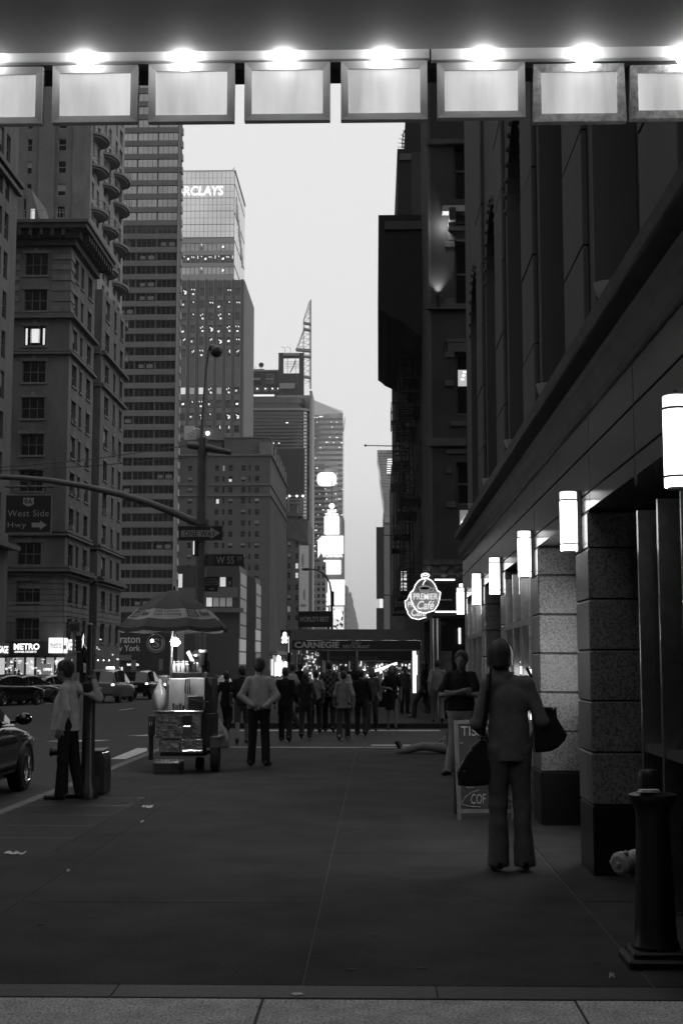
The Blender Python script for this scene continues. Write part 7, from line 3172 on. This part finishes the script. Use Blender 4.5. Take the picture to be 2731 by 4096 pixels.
    if bot in ('trousers', 'shorts', 'flared'):
        tr = [cone(A_['pelvis'] + (0, 0, .1), A_['pelvis'] + (0, 0, -.02), hw * .76 * fat + inf, hw * .84 * fat + inf, .66)]
        for s_ in 'LR':
            hi, kn, an = A_['hi' + s_], A_['kn' + s_], A_['an' + s_]
            tr += [cone(hi, kn, .086 + inf * .6, .058 + inf * .8)]
            if bot != 'shorts':
                e = .053 if bot == 'trousers' else .066
                tr += [cone(kn, an + (0, .01, -.035), .058 + inf * .8, e + inf)]
        cf = (lambda P_: .45 * 1.0 - P_[:, 2]) if bot == 'shorts' else (lambda P_: .035 - P_[:, 2])
        ok = min(A_['anL'][2], A_['anR'][2]) > -.02 and abs(A_['knL'][2] - .5) < .3
        mesh_of(tr, h, .025, bot_m, "shorts" if bot == 'shorts' else "trousers", o, cut=cf if ok else None, fold=.0045, scale=sc_, seed=seed + 1)
    if bot == 'skirt':
        sk_ = [cone(A_['waist'] + (0, 0, -.02), A_['pelvis'] + (0, 0, -.05), hw * .72 + inf, hw * .92 + inf, .7), cone(A_['pelvis'] + (0, 0, -.05), (0, 0, .56), hw * .92 + inf, hw * 1.0 + inf, .72)]
        mesh_of(sk_, h, .03, bot_m, "skirt", o, cut=lambda P_: .55 - P_[:, 2], fold=.004, scale=sc_, seed=seed + 2)
    for s_ in 'LR':
        an, to = A_['an' + s_], A_['to' + s_]
        sp_ = [cone(an + (0, -.035, -.035), an + (0, .02, -.03), .04, .04), cone(an + (0, -.03, -.05), to + (0, .02, -.002), .034, .033), cone(an + (0, .0, -.005), an + (0, -.005, -.03), .042, .045)]
        zf = min(an[2] - .085, 0)
        mesh_of(sp_, min(h, .013), .02, shoes, "shoe", o, cut=(lambda P_: zf - P_[:, 2]) if an[2] < .2 else None, scale=sc_)
    # --- hair
    if hair != 'bald':
        hp = [ell(hd + (0, -.012, .03), (.085, .103, .1))]
        cut_ = lambda P_: np.minimum(1.0 * (P_[:, 1] - hd[1]) - .055 + .0 * P_[:, 2], 1) * .7 + .7 * (-(P_[:, 2] - hd[2]) - .0) * .9
        if hair == 'short':
            hp += [ell(hd + (0, -.04, -.02), (.078, .07, .075))]
        if hair in ('bob', 'long'):
            hp += [ell(hd + (0, -.025, .01), (.09, .095, .1)), ell(hd + (0, -.05, -.05), (.076, .055, .055))]
        if hair == 'long':
            hp += [cone(hd + (0, -.06, -.05), hd + (0, -.085, -.33), .085, .075, .6), cone(hd + (-.06, -.04, -.05), hd + (-.075, -.05, -.28), .05, .03), cone(hd + (.06, -.04, -.05), hd + (.075, -.05, -.28), .05, .03)]
        if hair == 'bun':
            hp += [ell(hd + (0, -.12, .03), (.045, .045, .045))]
        ho = mesh_of(hp, .012 if h > .011 else .008, .02, hair_mat, "hair", o, cut=cut_, fold=.006 if hair in ('bob', 'long') else .003, scale=sc_, seed=seed + 3)
    if strands:
        rs_ = random.Random(seed)
        b = B()
        for i in range(strands):
            a_ = rs_.uniform(-math.pi, math.pi)
            fr_ = abs(a_) / math.pi                    # 0 behind, 1 over the forehead
            tm = (2.35 if hair == 'bob' else 1.95) - 1.15 * max(0, fr_ - .42) / .58 + rs_.uniform(-.15, .18)
            k0 = rs_.uniform(.98, 1.08)
            pts, rad = [], []
            wob = rs_.uniform(-.14, .14)
            for j in range(7):
                t = .12 + (tm - .12) * j / 6
                aa = a_ + wob * j / 6
                fl_ = 1 + (.10 * max(0, j - 4) / 2 if hair == 'bob' else 0)
                rx = .089 * k0 * fl_ if t < 1.6 else .089 * k0 * fl_ * (1 - .12 * (t - 1.6))
                pts.append(tuple((hd + (rx * math.sin(min(t, 1.7)) * math.sin(aa), -.015 - .108 * k0 * fl_ * math.sin(min(t, 1.75)) * math.cos(aa), .03 + .108 * k0 * math.cos(t))) * sc_))
                rad.append((.009 if j < 5 else .006) * sc_ * rs_.uniform(.7, 1.2))
            b.tube(pts, rad, 5)
        tag(b.build("hair_locks", hair_mat, o, smooth=60), kind="stuff")
    if face:
        for sg_ in (-1, 1):
            b = B()
            b.ball(tuple((hd + (sg_ * .031, .083, .008)) * sc_), (.014 * sc_, .012 * sc_, .008 * sc_), 8, 6)
            b.build("eye", M("eye", .08, .2), o, smooth=True)
    o.location = loc
    o.rotation_euler = (R(0), 0, R(facing))
    return o


def at_px(px, Y, z=None):
    return (P(px, 2900, Y).x, Y, (gz(Y) if z is None else z))


def walkpose(s=1, a=.22):
    """mid stride: s = which leg leads"""
    L, R_ = ('L', 'R') if s > 0 else ('R', 'L')
    q = {'kn' + L: (-.1 if L == 'L' else .1, a * .75, .51), 'an' + L: (-.1 if L == 'L' else .1, a * .9, .10), 'to' + L: (-.11 if L == 'L' else .11, a * .9 + .15, .06),
         'kn' + R_: (.1 if R_ == 'R' else -.1, .0, .50), 'an' + R_: (.1 if R_ == 'R' else -.1, -a * 1.1, .15), 'to' + R_: (.11 if R_ == 'R' else -.11, -a * 1.1 + .11, .035)}
    q['wr' + R_] = (.25 if R_ == 'R' else -.25, .17, .93)
    q['wr' + L] = (-.25 if L == 'L' else .25, -.1, .9)
    q['el' + L] = (-.245 if L == 'L' else .245, -.12, 1.14)
    return q


# ---- the woman in the blazer, right foreground
wx = P(2035, 3000, 11.1).x
WP = {'shL': (-.150, -.005, 1.42), 'shR': (.150, -.005, 1.42), 'elL': (-.245, .0, 1.115), 'wrL': (-.165, .21, 1.03), 'elR': (.25, -.05, 1.13), 'wrR': (.215, .14, 1.0), 'head': (-.05, .06, 1.615), 'neck': (-.012, .0, 1.48),
      'hiL': (-.082, 0, .91), 'hiR': (.082, 0, .91), 'knL': (-.088, .015, .50), 'knR': (.096, .015, .50), 'anL': (-.092, -.02, .10), 'toL': (-.12, .13, .03), 'anR': (.108, -.01, .10), 'toR': (.14, .14, .03)}
woman = person("woman in a grey blazer and flared trousers looking down beside the lit piers", (wx, 11.1, 0), 1.80, 2, WP, 'f', 'long', C_blazer, 'flared', C_trouser, hair='bob', hair_mat=hair_g, h=.009, untucked=True, hem=.83, flare=.10, slim=.95, fat=1.02, strands=260)
def wpt(px, py, dY=0.0):
    return P(px, py, 11.1 + dY)
# tailoring: turned collar, centre seam, hem vents, cuffs
k_ = 1.80 / 1.75
b = B()
for i in range(15):
    t = -2.2 + 4.4 * i / 14
    p = Vector((-.012 + .082 * math.sin(t), .0 - .07 * math.cos(t), 1.452 - .02 * abs(math.sin(t)))) * k_
    q = Vector((-.012 + .068 * math.sin(t), .0 - .058 * math.cos(t), 1.50 - .02 * abs(math.sin(t)))) * k_
    if i:
        b.poly([pp_, p, q, qq_])
        b.poly([qq_, q, q + Vector((0, .008, -.03)), qq_ + Vector((0, .008, -.03))])
    pp_, qq_ = p, q
b.build("jacket_collar", C_blazer, woman, smooth=50)
b = B()
b.tube([tuple(Vector((-.012 + .095 * math.sin(t), .0 - .088 * math.cos(t), 1.435 - .03 * abs(math.sin(t)))) * k_) for t in np.linspace(-1.5, 1.5, 12)], .004, 5)
b.build("collar_seam", M("seam_dark", .03, .9), woman)
b = B()
for (x, z0, z1, y) in ((.0, .86, 1.36, -.128), (-.085, .84, .96, -.118), (.085, .84, .96, -.118)):
    b.box(x * k_ - .003, x * k_ + .003, y - .012, y + .03, z0 * k_, z1 * k_)
b.build("seam", M("seam_dark", .03, .9), woman)
# right shoulder bag
bg_ = thing("shoulder_bag", "black fan shaped shoulder bag hanging at the woman's right side against the pale granite", "bag", wpt(2190, 2840))
b = B()
pts = [(2128, 2842), (2150, 2829), (2225, 2829), (2226, 2868), (2240, 2893), (2268, 2940), (2258, 2962), (2232, 2990), (2200, 3006), (2140, 3011), (2138, 2990)]
bl = M("black_bag_leather", .006, .45, noise=9, amt=.4, bump=.3)
b.prism([wpt(x, y, .0) for x, y in pts][::-1], (0, .12, 0))
b.prism([wpt((x - 2195) * .9 + 2195, (y - 2920) * .9 + 2920, -.02) for x, y in pts][::-1], (0, .16, 0))
b.build("body", bl, bg_, smooth=30)
b = B()
b.tube([wpt(2128, 2845, .02), wpt(2132, 2760, .03), wpt(2122, 2705, -.02), wpt(2108, 2676, .0), wpt(2106, 2672, .08)], .014, 6)
b.build("strap", bl, bg_)
b = B()
q = wpt(2209, 2835, -.025)
b.tube([q + Vector((math.cos(t) * .011, 0, math.sin(t) * .008)) for t in np.linspace(0, 6.3, 12)], .0025, 5)
b.build("eyelet", chrome, bg_)
bg2 = thing("shoulder_bag", "slouchy dark handbag with shiny rings hanging in front of the chalkboard", "bag", wpt(1900, 3060))
b = B()
pts = [(1924, 2958), (1944, 2966), (1948, 3010), (1984, 3096), (1976, 3118), (1940, 3142), (1880, 3146), (1834, 3142), (1830, 3092), (1846, 3060), (1868, 3020), (1890, 2988)]
b.prism([wpt(x, y, -.02) for x, y in pts][::-1], (0, .13, 0))
b.prism([wpt((x - 1905) * .88 + 1905, (y - 3060) * .88 + 3060, -.05) for x, y in pts][::-1], (0, .19, 0))
b.build("body", bl, bg2, smooth=30)
b = B()
b.tube([wpt(1926, 2955, -.03), wpt(1942, 2860, -.11), wpt(1950, 2760, -.13), wpt(1954, 2700, -.09), wpt(1955, 2676, .0)], .02, 6)
b.build("strap", bl, bg2)
for (x, y, r) in ((1927, 2952, .016), (1880, 3000, .009), (1856, 3084, .006)):
    b = B()
    q = wpt(x, y, -.06)
    b.tube([q + Vector((math.cos(t) * r, 0, math.sin(t) * r)) for t in np.linspace(0, 6.3, 14)], .003, 5)
    b.build("ring", chrome, bg2)

# ---- man at the kerb in the pale shirt, in profile
man1 = person("man in a loose pale shirt leaning on the kerbside post seen in profile", (P(268, 3190, 16.75).x, 16.75, 0), 1.66, 84,
              {'head': (0.0, .07, 1.61), 'neck': (0, .02, 1.46), 'elL': (-.21, -.05, 1.12), 'wrL': (-.2, .04, .90), 'shL': (-.175, 0, 1.39), 'shR': (.16, -.08, 1.40), 'elR': (.13, -.36, 1.27), 'wrR': (.10, -.30, 1.50), 'waist': (0, .06, 1.08), 'chest': (0, .02, 1.29), 'anL': (-.09, .05, .085), 'toL': (-.1, .22, .03), 'anR': (.08, -.16, .085), 'toR': (.1, .0, .03), 'knR': (.08, -.06, .5)},
              'm', 'long', C_white, 'trousers', C_black, fat=1.05, h=.012, strands=140, untucked=True, hem=.86, flare=.0, hand_pose={'L': ((0, .3, -1), (1, 0, 0))}, extra_top=[cone((0, .06, .86), (0, .03, 1.2), .165, .15), cone((0, .03, 1.2), (0, 0, 1.36), .15, .11), cone((0, -.02, .86), (0, .0, 1.15), .15, .14)])
# ---- the man with his hands behind his back
man2 = person("man in a white shirt with hands clasped behind his back facing down the avenue", at_px(1036, 22.3, 0), 1.69, 2,
              {'elL': (-.30, -.07, 1.14), 'wrL': (-.09, -.19, .99), 'elR': (.30, -.07, 1.14), 'wrR': (.10, -.19, .97), 'anL': (-.13, 0, .085), 'toL': (-.16, .14, .03), 'anR': (.12, -.06, .085), 'toR': (.18, .09, .03)},
              'm', 'long', C_white, 'trousers', C_dark, fat=1.16, h=.012, slim=1.15, strands=140, extra_top=[cone((0, -.01, .93), (0, -.005, 1.2), .168, .172, .72), cone((0, -.005, 1.2), (0, 0, 1.34), .172, .165, .7)], hand_pose={'L': ((1, -.25, -.35), (0, -1, 0)), 'R': ((-1, -.2, -.3), (0, 1, 0))})
# ---- crossing crowd
crowd = "people crossing the side street"
person("man in a dark suit striding into the crossing beside the white shirted man", at_px(1141, 31.5), 1.68, 0, walkpose(1), 'm', 'long', C_black, 'trousers', C_black, h=.016, untucked=True, hem=.82, group=crowd)
person("man in a pale shirt looking left behind the dark suited man", at_px(1166, 37.5), 1.78, 70, walkpose(-1), 'm', 'long', C_pale, 'trousers', C_dark, h=.018, group=crowd)
person("woman with long dark hair and a dark jacket walking away mid crossing", at_px(1222, 33), 1.56, 0, walkpose(-1, .16), 'f', 'long', C_dark, 'trousers', C_denim, hair='long', h=.016, untucked=True, hem=.82, group=crowd)
person("dark haired figure in a pale top close behind the long haired woman", at_px(1262, 35.5), 1.60, 10, walkpose(1, .14), 'f', 'short', C_lgrey, 'trousers', C_black, hair='short', h=.018, group=crowd)
chk = cl("plaid_shirt_cloth", .05)
_n, _l = chk.node_tree.nodes, chk.node_tree.links
_tc, _ck = _n.new("ShaderNodeTexCoord"), _n.new("ShaderNodeTexChecker")
_ck.inputs["Color1"].default_value = (.012, .012, .012, 1)
_ck.inputs["Color2"].default_value = (.11, .11, .11, 1)
_ck.inputs["Scale"].default_value = 13
_l.new(_tc.outputs["Object"], _ck.inputs["Vector"])
_l.new(_ck.outputs["Color"], _n["Principled BSDF"].inputs["Base Color"])
person("tall man in a dark plaid shirt in the middle of the crossing", at_px(1316, 36), 1.84, 0, walkpose(1, .18), 'm', 'long', chk, 'trousers', C_black, hair='short', h=.017, untucked=True, hem=.86, group=crowd)
person("person in a pale grey hooded top walking away in the middle of the crossing", at_px(1374, 32.2), 1.60, 0, walkpose(-1, .2), 'f', 'long', C_lgrey, 'trousers', C_denim, hair='short', h=.015, untucked=True, hem=.80, flare=.1, shoes=shoe_p, group=crowd, fat=1.15)
person("man in a white tee shirt ahead of the pale hooded walker", at_px(1370, 39.5), 1.74, 0, walkpose(1), 'm', 'short', C_white, 'trousers', C_denim, h=.018, group=crowd)
person("person in a black sweatshirt walking away right of the pale hooded walker", at_px(1444, 34.2), 1.62, 0, walkpose(1, .2), 'm', 'long', C_black, 'trousers', C_dark, h=.016, untucked=True, hem=.84, group=crowd)
person("woman in an open pale cardigan walking toward the viewer", at_px(1487, 36.5), 1.66, 178, walkpose(-1, .16), 'f', 'long', C_mid, 'trousers', C_denim, hair='long', hair_mat=hair_m, h=.016, untucked=True, hem=.82, group=crowd)
person("bare legged woman in a short dark dress walking toward the viewer", at_px(1567, 37), 1.72, 180, dict(walkpose(1, .1), elR=(.25, .02, 1.15), wrR=(.10, .20, 1.14)), 'f', 'short', C_black, 'skirt', C_black, hair='long', hair_mat=hair_m, h=.015, group=crowd)
person("dark jacketed figure half hidden behind the food cart's right side", at_px(906, 33.5), 1.58, -20, walkpose(1), 'f', 'long', C_black, 'trousers', C_black, hair='bob', h=.018, untucked=True, hem=.78, flare=.15, group=crowd)
person("person in grey shorts and dark shirt left of the white shirted man", at_px(968, 30.5), 1.72, 5, walkpose(-1, .2), 'm', 'short', C_dark, 'shorts', C_mid, hair='bob', h=.017, untucked=True, hem=.86, group=crowd)
person("man in a pale shirt with a dark bag strap walking away near the cafe door", at_px(1750, 38.5, gz(38.5) + .14), 1.74, 5, walkpose(1, .16), 'm', 'long', C_lgrey, 'trousers', C_grey, h=.016, group=crowd)
person("dark figure stepping out with one long leg near the lit shop pillar", at_px(1697, 42, gz(42) + .14), 1.70, 70, walkpose(1, .34), 'f', 'long', C_black, 'trousers', C_denim, hair='long', h=.018, untucked=True, hem=.82, group=crowd)
person("dim figure behind the woman in the short dress, under the awning", at_px(1618, 47, gz(47) + .14), 1.62, 200, None, 'f', 'long', C_mid, 'trousers', C_dark, hair='bob', h=.02, untucked=True, group=crowd)
person("dark figure under the awning between the hooded walker and the black sweatshirt", at_px(1412, 49, gz(49) + .14), 1.72, 170, None, 'm', 'long', C_dark, 'trousers', C_dark, h=.02, group=crowd)
person("dark figure left of the lit newsstand beyond the suited man", at_px(1200, 48, gz(48) + .14), 1.70, 20, None, 'm', 'long', C_black, 'trousers', C_black, h=.02, group=crowd)
# bag of the woman in the dress
b = B()
q = at_px(1538, 36.9)
b.prism([(q[0] - .2, 36.85, q[2] + .62), (q[0] + .12, 36.85, q[2] + .60), (q[0] + .1, 36.85, q[2] + .98), (q[0] - .06, 36.85, q[2] + 1.02)], (0, .12, 0))
b.tube([(q[0] - .02, 36.9, q[2] + 1.0), (q[0] + .06, 36.9, q[2] + 1.3), (q[0] + .1, 36.92, q[2] + 1.38)], .014, 5)
tag(b.build("tote_bag", C_black, None, at=q), "dark tote bag slung on the woman in the short dress", "bag")
# man with folded arms
man3 = person("heavy man in a dark tee shirt with folded bare arms beside the chalkboard", at_px(1842, 20.6, 0), 1.80, 165,
              {'elL': (-.27, .10, 1.13), 'wrL': (.06, .22, 1.15), 'elR': (.27, .10, 1.12), 'wrR': (-.07, .24, 1.19), 'head': (-.02, .03, 1.62), 'anR': (.16, .1, .085), 'toR': (.2, .26, .03), 'anL': (-.16, -.05, .085), 'toL': (-.22, .1, .03)},
              'm', 'short', C_black, 'trousers', C_lgrey, hair='short', hair_mat=hair_m, fat=1.25, h=.013, strands=140, untucked=True, hem=.90, hand_pose={'L': ((1, .1, .1), (0, -1, 0)), 'R': ((-1, .1, .1), (0, -1, 0))})
# person sitting on the pavement with legs stretched out
sit = person("person sitting on the pavement with pale trousered legs stretched out by the crossing", (P(1790, 2990, 25.3).x, 25.3, 0.0), 1.70, 86,
             {'pelvis': (0, 0, .11), 'waist': (0, -.05, .25), 'chest': (0, -.12, .45), 'neck': (0, -.12, .62), 'head': (0, -.08, .79), 'shL': (-.178, -.12, .57), 'shR': (.178, -.12, .57), 'elL': (-.26, -.2, .30), 'elR': (.26, -.2, .30), 'wrL': (-.25, -.25, .08), 'wrR': (.2, .05, .25),
              'hiL': (-.09, .02, .1), 'hiR': (.09, .02, .1), 'knL': (-.11, .46, .14), 'knR': (.12, .45, .13), 'anL': (-.12, .88, .075), 'anR': (.14, .86, .075), 'toL': (-.16, .93, .22), 'toR': (.2, .91, .21)},
             'm', 'long', C_mid, 'trousers', C_lgrey, h=.015, hem=.92)
# two people by the diner, far across
for (px, lab, m_, f_) in ((38, "person in a white top by the lit diner windows, nearer the left edge", C_white, 30), (76, "dark clothed person with a bag by the lit diner windows", C_black, -40)):
    person(lab, (P(px, 2700, 112).x, 112, gz(112) + .14), 1.75, f_, None, 'm', 'long', m_, 'trousers', C_dark, h=.025, group="people by the diner windows")

sc.cycles.samples = 128
# ------------------------------------------------------------------ thin evening haze in the avenue's air
hm = bpy.data.materials.new("evening_haze")
hm.use_nodes = True
hn = hm.node_tree.nodes
hn.remove(hn["Principled BSDF"])
pv = hn.new("ShaderNodeVolumePrincipled")
pv.inputs["Color"].default_value = (.9, .9, .9, 1)
pv.inputs["Density"].default_value = 0.00014
hm.node_tree.links.new(pv.outputs[0], hn["Material Output"].inputs["Volume"])
b = B()
b.box(-950, 950, -310, 2600, -4.5, 260)
tag(b.build("haze", hm), kind="stuff")
